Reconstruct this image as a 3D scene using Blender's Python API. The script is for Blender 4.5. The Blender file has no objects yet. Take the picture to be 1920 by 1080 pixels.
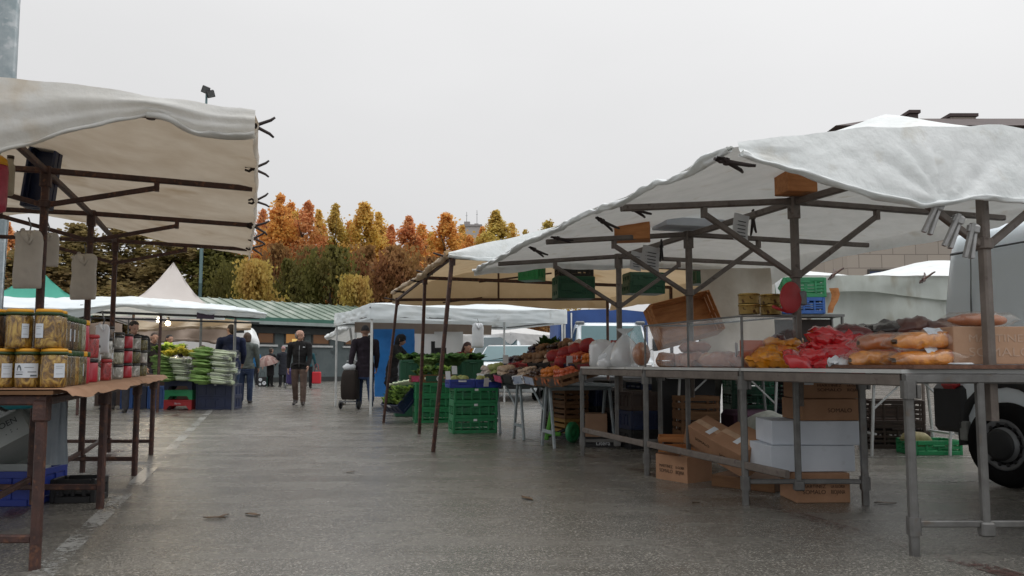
import bpy, bmesh, math, random
import numpy as np
from math import sin, cos, pi, radians, atan2, sqrt, hypot, tan, exp
from mathutils import Vector as V, Matrix, Euler, Quaternion, noise

random.seed(11)
SC = bpy.context.scene
COL = SC.collection
# ---------------------------------------------------------------- camera frame (1920x1080 reference pixels)
F = 1440.0; H = 0.95; TH = radians(4.5)
SHIFT = 142 - F*tan(TH)
def ray(px, py):
    u = (px-960)/F; v = (540+SHIFT-py)/F
    return V((u, cos(TH)-sin(TH)*v, sin(TH)+cos(TH)*v))
def P(px, py, d):
    r = ray(px, py); return V((0, 0, H)) + r*(d/r.y)
def G(px, py, z=0.0):
    r = ray(px, py); return V((0, 0, H)) + r*((z-H)/r.z)
def proj(p):
    q = V(p)-V((0, 0, H)); f = q.y*cos(TH)+q.z*sin(TH); u = q.z*cos(TH)-q.y*sin(TH)
    return 960+F*q.x/f, 540+SHIFT-F*u/f
def interp(x, pts):
    if x <= pts[0][0]: return pts[0][1]
    for (a, b), (c, d) in zip(pts, pts[1:]):
        if x <= c: return b+(d-b)*(x-a)/(c-a)
    return pts[-1][1]
AX = V((-.31, .951, 0)).normalized()      # along the aisle
PX = V((.951, .31, 0)).normalized()       # across the aisle
def ST(s, t, z=0.0): return PX*s + AX*t + V((0, 0, z))
def PS(px, py, s):
    r = ray(px, py); return V((0, 0, H)) + r*(s/r.dot(PX))
def PT(px, py, t):
    r = ray(px, py); return V((0, 0, H)) + r*(t/r.dot(AX))
def stz(v): return (v.dot(PX), v.dot(AX), v.z)
YAW_A = atan2(AX.y, AX.x)-pi/2            # rotation that takes +Y to the aisle axis

# ---------------------------------------------------------------- materials
def nodes_of(m):
    m.use_nodes = True
    nt = m.node_tree; nt.nodes.clear()
    return nt, nt.nodes, nt.links
def rgb(c): return (c[0], c[1], c[2], 1.0)
def mul(c, k): return tuple(max(0.0, min(1.0, x*k)) for x in c)

def mat(name, c, c2=None, scale=6.0, detail=6, rough=.6, rough2=None, metal=0.0, bump=0.0, bscale=40.0,
        coat=0.0, trans=0.0, spots=None, spot_scale=20.0, spot_at=.62, stretch=(1, 1, 1), spec=.5, alpha=1.0, tint=None,
        wrinkle=0.0, wscale=3.0, emit=None):
    """procedural surface: two-colour noise, optional dirt spots, bump, translucency (cloth) and alpha (film)"""
    m = bpy.data.materials.new(name)
    nt, N, L = nodes_of(m)
    out = N.new('ShaderNodeOutputMaterial'); bs = N.new('ShaderNodeBsdfPrincipled')
    tc = N.new('ShaderNodeTexCoord'); mp = N.new('ShaderNodeMapping')
    mp.inputs['Scale'].default_value = stretch
    L.new(tc.outputs['Object'], mp.inputs['Vector'])
    n1 = N.new('ShaderNodeTexNoise'); n1.inputs['Scale'].default_value = scale; n1.inputs['Detail'].default_value = detail
    n1.inputs['Roughness'].default_value = .6
    L.new(mp.outputs['Vector'], n1.inputs['Vector'])
    c2 = c2 or mul(c, .75)
    rmp = N.new('ShaderNodeValToRGB')
    rmp.color_ramp.elements[0].position = .35; rmp.color_ramp.elements[1].position = .65
    rmp.color_ramp.elements[0].color = rgb(c2); rmp.color_ramp.elements[1].color = rgb(c)
    L.new(n1.outputs['Fac'], rmp.inputs['Fac'])
    col = rmp.outputs['Color']
    if spots:
        n2 = N.new('ShaderNodeTexNoise'); n2.inputs['Scale'].default_value = spot_scale; n2.inputs['Detail'].default_value = 4
        L.new(mp.outputs['Vector'], n2.inputs['Vector'])
        r2 = N.new('ShaderNodeValToRGB')
        r2.color_ramp.elements[0].position = spot_at-.06; r2.color_ramp.elements[1].position = spot_at+.06
        r2.color_ramp.elements[0].color = (0, 0, 0, 1); r2.color_ramp.elements[1].color = (1, 1, 1, 1)
        L.new(n2.outputs['Fac'], r2.inputs['Fac'])
        mx = N.new('ShaderNodeMixRGB'); mx.inputs['Color2'].default_value = rgb(spots)
        L.new(r2.outputs['Color'], mx.inputs['Fac']); L.new(col, mx.inputs['Color1'])
        col = mx.outputs['Color']
    L.new(col, bs.inputs['Base Color'])
    bs.inputs['Metallic'].default_value = metal
    bs.inputs['Specular IOR Level'].default_value = spec
    if rough2 is None:
        bs.inputs['Roughness'].default_value = rough
    else:
        mr = N.new('ShaderNodeMapRange'); mr.inputs['From Min'].default_value = .3; mr.inputs['From Max'].default_value = .7
        mr.inputs['To Min'].default_value = rough; mr.inputs['To Max'].default_value = rough2
        L.new(n1.outputs['Fac'], mr.inputs['Value']); L.new(mr.outputs['Result'], bs.inputs['Roughness'])
    bs.inputs['Coat Weight'].default_value = coat; bs.inputs['Coat Roughness'].default_value = .08
    nrm = None
    if bump:
        n3 = N.new('ShaderNodeTexNoise'); n3.inputs['Scale'].default_value = bscale; n3.inputs['Detail'].default_value = 5
        L.new(mp.outputs['Vector'], n3.inputs['Vector'])
        b = N.new('ShaderNodeBump'); b.inputs['Strength'].default_value = bump; b.inputs['Distance'].default_value = .02
        L.new(n3.outputs['Fac'], b.inputs['Height']); nrm = b.outputs['Normal']
    if wrinkle:
        n4 = N.new('ShaderNodeTexNoise'); n4.noise_type = 'RIDGED_MULTIFRACTAL'; n4.inputs['Scale'].default_value = wscale*1.2; n4.inputs['Detail'].default_value = 4
        n4.inputs['Roughness'].default_value = .5; n4.inputs['Lacunarity'].default_value = 2.3; n4.inputs['Distortion'].default_value = .35
        L.new(tc.outputs['Object'], n4.inputs['Vector'])
        b = N.new('ShaderNodeBump'); b.inputs['Strength'].default_value = wrinkle; b.inputs['Distance'].default_value = .045
        L.new(n4.outputs['Fac'], b.inputs['Height'])
        if nrm: L.new(nrm, b.inputs['Normal'])
        nrm = b.outputs['Normal']
    if nrm: L.new(nrm, bs.inputs['Normal'])
    if emit:
        bs.inputs['Emission Color'].default_value = rgb(emit[:3]); bs.inputs['Emission Strength'].default_value = emit[3]
    sh = bs.outputs['BSDF']
    if trans:
        tr = N.new('ShaderNodeBsdfTranslucent'); mxs = N.new('ShaderNodeMixShader'); mxs.inputs['Fac'].default_value = trans
        if tint:
            mt = N.new('ShaderNodeMixRGB'); mt.blend_type = 'MULTIPLY'; mt.inputs['Fac'].default_value = 1
            mt.inputs['Color2'].default_value = rgb(tint); L.new(col, mt.inputs['Color1']); L.new(mt.outputs['Color'], tr.inputs['Color'])
        else:
            L.new(col, tr.inputs['Color'])
        if nrm: L.new(nrm, tr.inputs['Normal'])
        L.new(sh, mxs.inputs[1]); L.new(tr.outputs['BSDF'], mxs.inputs[2]); sh = mxs.outputs['Shader']
    if alpha < 1:
        tp = N.new('ShaderNodeBsdfTransparent'); mxa = N.new('ShaderNodeMixShader'); mxa.inputs['Fac'].default_value = alpha
        L.new(tp.outputs['BSDF'], mxa.inputs[1]); L.new(sh, mxa.inputs[2]); sh = mxa.outputs['Shader']
    L.new(sh, out.inputs['Surface'])
    return m

def film(name, c=(.9, .92, .95), base=.10, rough=.08, edge=.8, milky=0.0, bmp=.25):
    """clear film or glass: transparent with fresnel gloss; milky adds a little white scatter"""
    m = bpy.data.materials.new(name); nt, N, L = nodes_of(m)
    out = N.new('ShaderNodeOutputMaterial'); tp = N.new('ShaderNodeBsdfTransparent'); gl = N.new('ShaderNodeBsdfGlossy')
    gl.inputs['Color'].default_value = rgb(c); gl.inputs['Roughness'].default_value = rough
    lw = N.new('ShaderNodeLayerWeight'); lw.inputs['Blend'].default_value = .35
    tc = N.new('ShaderNodeTexCoord'); n = N.new('ShaderNodeTexNoise'); n.inputs['Scale'].default_value = 9; n.inputs['Detail'].default_value = 4
    L.new(tc.outputs['Object'], n.inputs['Vector'])
    b = N.new('ShaderNodeBump'); b.inputs['Strength'].default_value = bmp; b.inputs['Distance'].default_value = .02
    L.new(n.outputs['Fac'], b.inputs['Height']); L.new(b.outputs['Normal'], gl.inputs['Normal'])
    mr = N.new('ShaderNodeMapRange'); mr.inputs['To Min'].default_value = base; mr.inputs['To Max'].default_value = edge
    L.new(lw.outputs['Facing'], mr.inputs['Value'])
    mx = N.new('ShaderNodeMixShader'); L.new(mr.outputs['Result'], mx.inputs['Fac'])
    sh = tp.outputs['BSDF']
    if milky:
        df = N.new('ShaderNodeBsdfDiffuse'); df.inputs['Color'].default_value = rgb(c); m2 = N.new('ShaderNodeMixShader'); m2.inputs['Fac'].default_value = milky
        L.new(tp.outputs['BSDF'], m2.inputs[1]); L.new(df.outputs['BSDF'], m2.inputs[2]); sh = m2.outputs['Shader']
    L.new(sh, mx.inputs[1]); L.new(gl.outputs['BSDF'], mx.inputs[2]); L.new(mx.outputs['Shader'], out.inputs['Surface'])
    return m

# ---------------------------------------------------------------- mesh builder
def frame_of(d, up=V((0, 0, 1))):
    d = d.normalized()
    if abs(d.dot(up)) > .99: up = V((0, 1, 0)) if abs(d.y) < .9 else V((1, 0, 0))
    x = d.cross(up).normalized(); y = x.cross(d).normalized()
    return x, y, d

class MB:
    def __init__(s): s.v = []; s.f = []; s.mi = []; s.cur = 0; s.smooth = []
    def m(s, i): s.cur = i; return s
    def add(s, vs, fs, smooth=False):
        o = len(s.v); s.v += [V(a) for a in vs]
        for f in fs: s.f.append([o+i for i in f]); s.mi.append(s.cur); s.smooth.append(smooth)
        return s
    def box(s, c, size, rot=None, b=0.0):
        """box, edges chamfered by b"""
        c = V(c); hx, hy, hz = size[0]/2, size[1]/2, size[2]/2
        R = rot if rot is not None else Matrix.Identity(3)
        if isinstance(R, (int, float)): R = Matrix.Rotation(R, 3, 'Z')
        elif isinstance(R, Euler): R = R.to_matrix()
        b = min(b, hx*.9, hy*.9, hz*.9)
        if b <= 0:
            vs = [(x, y, z) for x in (-hx, hx) for y in (-hy, hy) for z in (-hz, hz)]
            fs = [(0, 1, 3, 2), (4, 6, 7, 5), (0, 4, 5, 1), (2, 3, 7, 6), (0, 2, 6, 4), (1, 5, 7, 3)]
        else:
            vs = []; idx = {}
            for sx in (-1, 1):
                for sy in (-1, 1):
                    for sz in (-1, 1):
                        for k in range(3):
                            p = [sx*(hx-b), sy*(hy-b), sz*(hz-b)]; p[k] = (sx, sy, sz)[k]*(hx, hy, hz)[k]
                            idx[(sx, sy, sz, k)] = len(vs); vs.append(tuple(p))
            fs = []
            for k in range(3):
                a, c2 = [(1, 2), (2, 0), (0, 1)][k]
                for sg in (-1, 1):
                    q = []
                    for (u, w) in ((-1, -1), (1, -1), (1, 1), (-1, 1)):
                        t = [0, 0, 0]; t[k] = sg; t[a] = u; t[c2] = w; q.append(idx[(*t, k)])
                    fs.append(q if sg > 0 else q[::-1])
            for k in range(3):
                a, c2 = [(1, 2), (2, 0), (0, 1)][k]
                for u in (-1, 1):
                    for w in (-1, 1):
                        t1 = [0, 0, 0]; t1[k] = -1; t1[a] = u; t1[c2] = w; t2 = list(t1); t2[k] = 1
                        q = [idx[(*t1, a)], idx[(*t2, a)], idx[(*t2, c2)], idx[(*t1, c2)]]
                        fs.append(q if u*w > 0 else q[::-1])
            for sx in (-1, 1):
                for sy in (-1, 1):
                    for sz in (-1, 1):
                        q = [idx[(sx, sy, sz, k)] for k in range(3)]
                        fs.append(q if sx*sy*sz > 0 else q[::-1])
        return s.add([c + R @ V(v) for v in vs], fs)
    def beam(s, p0, p1, w, h=None, up=V((0, 0, 1)), ch=.18):
        """square tube with chamfered long edges"""
        p0, p1 = V(p0), V(p1); h = h or w; x, y, d = frame_of(p1-p0, up); c = min(w, h)*ch; a, b = w/2, h/2
        pr = [(a-c, b), (a, b-c), (a, -b+c), (a-c, -b), (-a+c, -b), (-a, -b+c), (-a, b-c), (-a+c, b)]
        vs = [p + x*u + y*v for p in (p0, p1) for (u, v) in pr]; n = 8
        fs = [(i, i+n, (i+1) % n+n, (i+1) % n) for i in range(n)] + [tuple(range(n)), tuple(range(2*n-1, n-1, -1))]
        return s.add(vs, fs)
    def tube(s, pts, r, n=8, smooth=True, cap=True):
        """round tube along points, r a number or list"""
        pts = [V(p) for p in pts]; m = len(pts); rs = r if isinstance(r, (list, tuple)) else [r]*m
        vs = []; x0 = None
        for i, p in enumerate(pts):
            d = (pts[min(i+1, m-1)]-pts[max(i-1, 0)])
            if d.length < 1e-9: d = V((0, 0, 1))
            d.normalize()
            if x0 is None: x, y, _ = frame_of(d)
            else:
                x = (x0 - d*x0.dot(d)); x = x.normalized() if x.length > 1e-6 else frame_of(d)[0]; y = d.cross(x)
            x0 = x
            for k in range(n):
                a = 2*pi*k/n; vs.append(p + (x*cos(a)+y*sin(a))*rs[i])
        fs = [(i*n+k, i*n+(k+1) % n, (i+1)*n+(k+1) % n, (i+1)*n+k) for i in range(m-1) for k in range(n)]
        s.add(vs, fs, smooth)
        if cap:
            o = len(s.v)-len(vs)
            s.f.append([o+k for k in range(n)][::-1]); s.mi.append(s.cur); s.smooth.append(False)
            s.f.append([o+(m-1)*n+k for k in range(n)]); s.mi.append(s.cur); s.smooth.append(False)
        return s
    def lathe(s, prof, c=(0, 0, 0), n=20, axis=None, smooth=True, sx=1, sy=1):
        """profile [(r,z)...] turned about z (or about axis)"""
        c = V(c); R = Matrix.Identity(3) if axis is None else V((0, 0, 1)).rotation_difference(V(axis).normalized()).to_matrix()
        vs = []; m = len(prof)
        for (r, z) in prof:
            for k in range(n):
                a = 2*pi*k/n; vs.append(c + R @ V((r*cos(a)*sx, r*sin(a)*sy, z)))
        fs = [(i*n+k, i*n+(k+1) % n, (i+1)*n+(k+1) % n, (i+1)*n+k) for i in range(m-1) for k in range(n)]
        if prof[0][0] > 1e-5: fs.append(tuple(range(n))[::-1])
        if prof[-1][0] > 1e-5: fs.append(tuple((m-1)*n+k for k in range(n)))
        return s.add(vs, fs, smooth)
    def prism(s, poly, h, R=None, c=(0, 0, 0)):
        """2-D polygon (x,z) extruded by h in y, centred"""
        c = V(c); R = R if R is not None else Matrix.Identity(3); n = len(poly)
        vs = [c + R @ V((p[0], y, p[1])) for y in (-h/2, h/2) for p in poly]
        fs = [tuple(range(n)), tuple(range(2*n-1, n-1, -1))] + [(i, i+n, (i+1) % n+n, (i+1) % n) for i in range(n)]
        return s.add(vs, fs)
    def grid(s, rows, smooth=True):
        m, n = len(rows), len(rows[0]); vs = [p for r in rows for p in r]
        return s.add(vs, [(i*n+j, i*n+j+1, (i+1)*n+j+1, (i+1)*n+j) for i in range(m-1) for j in range(n-1)], smooth)
    def ball(s, c, r, nu=10, nv=7, sc=(1, 1, 1), R=None, jit=0.0, seed=0):
        c = V(c); vs = []; fs = []
        for i in range(nv+1):
            th = pi*i/nv
            for k in range(nu):
                a = 2*pi*k/nu
                d = V((sin(th)*cos(a)*sc[0], sin(th)*sin(a)*sc[1], cos(th)*sc[2]))*r
                if jit: d *= 1+jit*noise.noise(d*(2.2/r)+V((seed*3.1, seed*1.7, seed)))
                if R is not None: d = R @ d
                vs.append(c+d)
        for i in range(nv):
            for k in range(nu): fs.append((i*nu+k, (i+1)*nu+k, (i+1)*nu+(k+1) % nu, i*nu+(k+1) % nu))
        return s.add(vs, fs, True)
    def mesh(s, name, mats, off=V((0, 0, 0))):
        me = bpy.data.meshes.new(name)
        me.from_pydata([tuple(v-off) for v in s.v], [], s.f)
        for m in (mats if isinstance(mats, (list, tuple)) else [mats]): me.materials.append(m)
        me.polygons.foreach_set('material_index', s.mi); me.polygons.foreach_set('use_smooth', s.smooth)
        bm = bmesh.new(); bm.from_mesh(me)
        bmesh.ops.remove_doubles(bm, verts=bm.verts, dist=1e-6)
        bmesh.ops.recalc_face_normals(bm, faces=bm.faces); bm.to_mesh(me); bm.free(); me.update()
        return me
    def build(s, name, mats, parent=None, off=None, label=None):
        """link as ONE object; vertices are in world space unless parent is given with off=None (then: relative to parent's location)"""
        if off is None: off = parent_origin(parent) if parent is not None else V((0, 0, 0))
        o = bpy.data.objects.new(name, s.mesh(name, mats, off)); COL.objects.link(o)
        if parent is not None: o.parent = parent
        if label: o['label'] = label
        return o
    def local(s, name, mats, parent, label=None):
        return s.build(name, mats, parent, V((0, 0, 0)), label)

def parent_origin(o):
    p = V(o.location)
    while o.parent is not None: o = o.parent; p += V(o.location)
    return p
def tag(o, label=None, cat=None, group=None, kind=None):
    if label: o['label'] = label
    if cat: o['category'] = cat
    if group: o['group'] = group
    if kind: o['kind'] = kind
    return o
def thing(name, label, cat, loc=(0, 0, 0), rot=0.0, group=None):
    o = bpy.data.objects.new(name, None); COL.objects.link(o); o.empty_display_size = .1
    o.location = loc; o.rotation_euler = rot if isinstance(rot, (tuple, Euler)) else (0, 0, rot)
    return tag(o, label, cat, group)
def struct(name, mb, mats): return tag(mb.build(name, mats), kind='structure')
def copy_tree(o, parent=None):
    c = o.copy(); COL.objects.link(c); c.parent = parent
    if parent is not None: c.matrix_parent_inverse = o.matrix_parent_inverse.copy()
    for ch in list(o.children): copy_tree(ch, c)
    return c
def dup(o, loc, rot=0.0, label=None, group=None):
    c = copy_tree(o); c.location = loc; c.rotation_euler = rot if isinstance(rot, (tuple, Euler)) else (0, 0, rot)
    if label: c['label'] = label
    if group: c['group'] = group
    return c
def single(mb, name, mats, label, cat, loc=(0, 0, 0), rot=0.0, group=None):
    """thing that is one mesh, built in its own local space"""
    o = mb.build(name, mats); o.location = loc; o.rotation_euler = rot if isinstance(rot, (tuple, Euler)) else (0, 0, rot)
    return tag(o, label, cat, group)
def lerp(a, b, t): return a+(b-a)*t
def ordn(i): return ['first', 'second', 'third', 'fourth', 'fifth', 'sixth', 'seventh', 'eighth', 'ninth', 'tenth', 'eleventh', 'twelfth'][i]

def cr(p0, p1, p2, p3, t):
    return (p1*2 + (p2-p0)*t + (p0*2-p1*5+p2*4-p3)*t*t + (p1*3-p0-p2*3+p3)*t*t*t)*.5
def spline(pts, k):
    pts = [V(p) for p in pts]; n = len(pts); out = []
    for i in range(n-1):
        a, b, c, d = pts[max(i-1, 0)], pts[i], pts[i+1], pts[min(i+2, n-1)]
        for j in range(k): out.append(cr(a, b, c, d, j/k))
    return out+[pts[-1]]
def ridge(p, s):
    return (1-abs(noise.noise(p*s))*2)**3*.6+(1-abs(noise.noise(p*s*2.3+V((7, 1, 3))))*2)**3*.3
def sheet(ctrl, ku=8, kv=8, amp=.012, sc=2.0, seed=0, linear=False, cre=0.0):
    """cloth surface through a grid of control points, pushed about by wrinkle noise; returns rows of points"""
    def ln(pts, k):
        out = []
        for i in range(len(pts)-1):
            for j in range(k): out.append(V(pts[i]).lerp(V(pts[i+1]), j/k))
        return out+[V(pts[-1])]
    f = ln if linear else spline
    rows = [f(r, kv) for r in ctrl]
    cols = [f([r[j] for r in rows], ku) for j in range(len(rows[0]))]
    R = [[cols[j][i].copy() for j in range(len(cols))] for i in range(len(cols[0]))]
    m, n = len(R), len(R[0]); out = []
    for i in range(m):
        row = []
        for j in range(n):
            du = R[min(i+1, m-1)][j]-R[max(i-1, 0)][j]; dv = R[i][min(j+1, n-1)]-R[i][max(j-1, 0)]
            nn = du.cross(dv); nn = nn.normalized() if nn.length > 1e-9 else V((0, 0, 1))
            p = R[i][j]; q = p*sc+V((seed*7.3, seed*2.1, seed))
            if cre: p = p+nn*cre*ridge(p+V((0, 0, seed)), 2.2)
            w = noise.noise(q)+.55*noise.noise(q*2.3)-.5*abs(noise.noise(q*1.7+V((9, 3, 1))))
            row.append(p+nn*amp*w)
        out.append(row)
    return out
def hem(mb, pts, r=.03, k=6, seed=0, n=14):
    """bunched, folded cloth edge: an irregular roll with pleats running along and across it"""
    q = spline(pts, k*2); m = len(q); rows = []; x0 = None
    for i, p in enumerate(q):
        d = (q[min(i+1, m-1)]-q[max(i-1, 0)]).normalized(); x, y, _ = frame_of(d)
        w = noise.noise(p*3.1+V((seed, 0, 0))); w2 = noise.noise(p*9+V((0, seed, 0))); tw = 1.6*noise.noise(p*1.3+V((seed, 2, 0)))
        rad = r*(1+.5*w+.3*w2); row = []
        for j in range(n):
            a = 2*pi*j/n
            f = 1+.42*noise.noise(V((cos(a+tw)*1.7, sin(a+tw)*1.7, 0))+p*7+V((seed, seed, 0)))+.2*sin(3*(a+tw)+w2*3)
            row.append(p+V((0, 0, .014*w2))+(x*cos(a)*1.15+y*sin(a)*.8)*rad*f)
        rows.append(row+[row[0].copy()])
    return mb.grid(rows)

# ---------------------------------------------------------------- text as flat mesh
def text_mesh(s, size, mat_, parent, loc, rot, name='lettering', align='CENTER', sx=1.0, extrude=.0008, fit=None):
    cu = bpy.data.curves.new('text', 'FONT'); cu.body = s; cu.size = size; cu.align_x = align; cu.align_y = 'CENTER'; cu.extrude = extrude
    cu.space_line = .85
    t = bpy.data.objects.new('text_tmp', cu); COL.objects.link(t)
    dg = bpy.context.evaluated_depsgraph_get(); dg.update()
    me = bpy.data.meshes.new_from_object(t.evaluated_get(dg)); bpy.data.objects.remove(t); bpy.data.curves.remove(cu)
    me.materials.clear(); me.materials.append(mat_)
    if fit: xs_ = [v.co.x for v in me.vertices]; sx = fit/max(1e-6, max(xs_)-min(xs_))
    for v in me.vertices: v.co.x *= sx
    o = bpy.data.objects.new(name, me); COL.objects.link(o); o.parent = parent; o.location = loc; o.rotation_euler = rot
    return o
# ================================================================ camera, light
cam = bpy.data.cameras.new('camera'); camo = bpy.data.objects.new('camera', cam); COL.objects.link(camo)
camo.location = (0, 0, H); camo.rotation_euler = (pi/2+TH, 0, 0)
cam.sensor_fit = 'HORIZONTAL'; cam.sensor_width = 36; cam.lens = 36*F/1920; cam.shift_y = SHIFT/1920
cam.clip_start = .05; cam.clip_end = 3000
SC.camera = camo
SC.view_settings.view_transform = 'Standard'; SC.view_settings.look = 'None'; SC.view_settings.gamma = 1
SC.view_settings.exposure = 0.0; SC.view_settings.use_curve_mapping = False
SC.cycles.max_bounces = 8; SC.cycles.diffuse_bounces = 4; SC.cycles.transparent_max_bounces = 16
SC.cycles.use_denoising = True
SC.cycles.sample_clamp_indirect = 4

w = bpy.data.worlds.new('World'); SC.world = w; w.use_nodes = True
nt = w.node_tree; N = nt.nodes; L = nt.links; N.clear()
wo = N.new('ShaderNodeOutputWorld'); bg = N.new('ShaderNodeBackground'); bg.inputs['Strength'].default_value = .1
sky = N.new('ShaderNodeTexSky'); sky.sky_type = 'NISHITA'; sky.sun_disc = False
SUN_EL, SUN_AZ = radians(52), radians(60)
sky.sun_elevation = SUN_EL; sky.sun_rotation = SUN_AZ; sky.air_density = 1; sky.dust_density = 3
hs = N.new('ShaderNodeHueSaturation'); hs.inputs['Saturation'].default_value = .12
L.new(sky.outputs['Color'], hs.inputs['Color'])
# closed cloud deck: brighter overhead than at the horizon, with soft structure
tc = N.new('ShaderNodeTexCoord'); sp = N.new('ShaderNodeSeparateXYZ'); L.new(tc.outputs['Generated'], sp.inputs['Vector'])
rp = N.new('ShaderNodeValToRGB'); L.new(sp.outputs['Z'], rp.inputs['Fac'])
e = rp.color_ramp.elements
e[0].position = 0.0; e[0].color = (.60, .602, .608, 1)
e[1].position = 1.0; e[1].color = (1.0, 1.0, 1.0, 1)
x = e.new(.75); x.color = (1.0, 1.0, 1.0, 1)
x = e.new(.22); x.color = (.70, .70, .706, 1)
x = e.new(.42); x.color = (.80, .80, .806, 1)
nz = N.new('ShaderNodeTexNoise'); nz.inputs['Scale'].default_value = 1.6; nz.inputs['Detail'].default_value = 5
mpw = N.new('ShaderNodeMapping'); mpw.inputs['Scale'].default_value = (1, 1, 2.5)
L.new(tc.outputs['Generated'], mpw.inputs['Vector']); L.new(mpw.outputs['Vector'], nz.inputs['Vector'])
mr = N.new('ShaderNodeMapRange'); mr.inputs['From Min'].default_value = .3; mr.inputs['From Max'].default_value = .7
mr.inputs['To Min'].default_value = .965; mr.inputs['To Max'].default_value = 1.035
L.new(nz.outputs['Fac'], mr.inputs['Value'])
# the deck is thinner (brighter, a little warmer) on one side
wx = N.new('ShaderNodeMapRange'); wx.inputs['From Min'].default_value = -.6; wx.inputs['From Max'].default_value = .6
wx.inputs['To Min'].default_value = .97; wx.inputs['To Max'].default_value = 1.06
L.new(sp.outputs['X'], wx.inputs['Value'])
mm = N.new('ShaderNodeMath'); mm.operation = 'MULTIPLY'; L.new(mr.outputs['Result'], mm.inputs[0]); L.new(wx.outputs['Result'], mm.inputs[1])
zb = N.new('ShaderNodeMapRange'); zb.inputs['From Min'].default_value = .46; zb.inputs['From Max'].default_value = .95; zb.inputs['To Min'].default_value = 1.0; zb.inputs['To Max'].default_value = 1.75
L.new(sp.outputs['Z'], zb.inputs['Value']); m9 = N.new('ShaderNodeMath'); m9.operation = 'MULTIPLY'; L.new(mm.outputs[0], m9.inputs[0]); L.new(zb.outputs['Result'], m9.inputs[1]); mm = m9
m10 = N.new('ShaderNodeMath'); m10.operation = 'MULTIPLY'; m10.inputs[1].default_value = 10.6; L.new(mm.outputs[0], m10.inputs[0])
vm = N.new('ShaderNodeVectorMath'); vm.operation = 'SCALE'; L.new(rp.outputs['Color'], vm.inputs[0]); L.new(m10.outputs[0], vm.inputs['Scale'])
mix = N.new('ShaderNodeMixRGB'); mix.inputs['Fac'].default_value = .93
L.new(hs.outputs['Color'], mix.inputs['Color1']); L.new(vm.outputs['Vector'], mix.inputs['Color2'])
L.new(mix.outputs['Color'], bg.inputs['Color']); L.new(bg.outputs['Background'], wo.inputs['Surface'])

sun = bpy.data.lights.new('sun', 'SUN'); sun.energy = .7; sun.angle = radians(40); sun.color = (1, .97, .93)
suno = bpy.data.objects.new('sun', sun); COL.objects.link(suno)
suno.rotation_euler = V((-sin(SUN_AZ)*cos(SUN_EL), -cos(SUN_AZ)*cos(SUN_EL), -sin(SUN_EL))).to_track_quat('-Z', 'Y').to_euler()

# ================================================================ shared materials
M = {}
M['rust'] = mat('rusty_painted_steel', (.075, .033, .026), (.035, .017, .015), 14, rough=.55, spots=(.13, .055, .03), spot_scale=30, bump=.25, bscale=90)
M['alu'] = mat('aluminium_tube', (.20, .20, .196), (.135, .132, .128), 9, rough=.5, metal=.7, spots=(.16, .14, .12), spot_scale=14, spot_at=.68, bump=.1, bscale=120)
M['alu_dark'] = mat('weathered_aluminium', (.20, .17, .152), (.135, .115, .10), 9, rough=.55, metal=.45, spots=(.1, .08, .07), spot_scale=18, spot_at=.66, bump=.1, bscale=120)
M['galv'] = mat('galvanised_steel', (.34, .38, .40), (.22, .27, .29), 5, rough=.55, metal=.35, spots=(.42, .45, .47), spot_scale=9)
M['tarp'] = mat('white_tarpaulin', (.83, .865, .875), (.74, .78, .785), 5, rough=.55, trans=.15, tint=(1, .94, .88), spots=(.68, .69, .66), spot_scale=5.5, spot_at=.66, bump=.42, bscale=17, wrinkle=.6, wscale=2.2)
M['tarp_tan'] = mat('old_cream_tarpaulin', (.68, .64, .57), (.54, .48, .40), 2.1, rough=.6, trans=.22, tint=(1, .92, .82), spots=(.46, .38, .28), spot_scale=1.7, spot_at=.66, bump=.25, bscale=12, wrinkle=.3, wscale=1.7, stretch=(1, 1, 1))
M['tarp_ochre'] = mat('ochre_tarpaulin', (.62, .53, .41), (.50, .41, .29), 1.3, rough=.6, trans=.32, tint=(1, .88, .70), spots=(.40, .27, .15), spot_scale=1.4, spot_at=.68, wrinkle=.25, wscale=1.6)
M['tarp_blue'] = mat('pale_blue_white_tarpaulin', (.86, .92, .95), (.74, .82, .86), 1.4, rough=.5, trans=.22, tint=(.95, .9, .85), spots=(.45, .47, .46), spot_scale=3, spot_at=.7, wrinkle=.35, wscale=2.4)
M['tent_white'] = mat('tent_polyester_white', (.74, .74, .73), (.68, .67, .66), 2, rough=.7, trans=.3, wrinkle=.15, wscale=1.5)
M['tent_cream'] = mat('tent_polyester_cream', (.74, .69, .66), (.68, .63, .60), 1.2, rough=.75, trans=.25, wrinkle=.12, wscale=1)
M['tent_green'] = mat('tent_polyester_green', (.07, .40, .30), (.05, .33, .25), 1.5, rough=.65, trans=.3, wrinkle=.12, wscale=1)
M['tent_under'] = mat('tent_lining_brown', (.34, .27, .22), (.26, .20, .16), 1.5, rough=.8, trans=.18)
M['blue_tarp'] = mat('bright_blue_tarpaulin', (.04, .25, .68), (.03, .19, .56), 3, rough=.42, trans=.25, wrinkle=.5, wscale=2.5)
M['cardboard'] = mat('brown_cardboard', (.36, .20, .115), (.29, .155, .085), 5, rough=.8, spots=(.24, .12, .07), spot_scale=4, spot_at=.7, bump=.08, bscale=60)
M['cardboard_light'] = mat('pale_cardboard', (.46, .29, .19), (.39, .235, .15), 5, rough=.8, bump=.06, bscale=60)
M['card_edge'] = mat('cardboard_edge', (.50, .33, .21), None, 12, rough=.85)
M['white_card'] = mat('white_carton', (.60, .64, .70), (.52, .56, .62), 3, rough=.7, spots=(.42, .45, .48), spot_scale=6, spot_at=.72)
M['grey_card'] = mat('grey_white_carton', (.42, .45, .44), (.34, .37, .36), 3, rough=.75)
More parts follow.
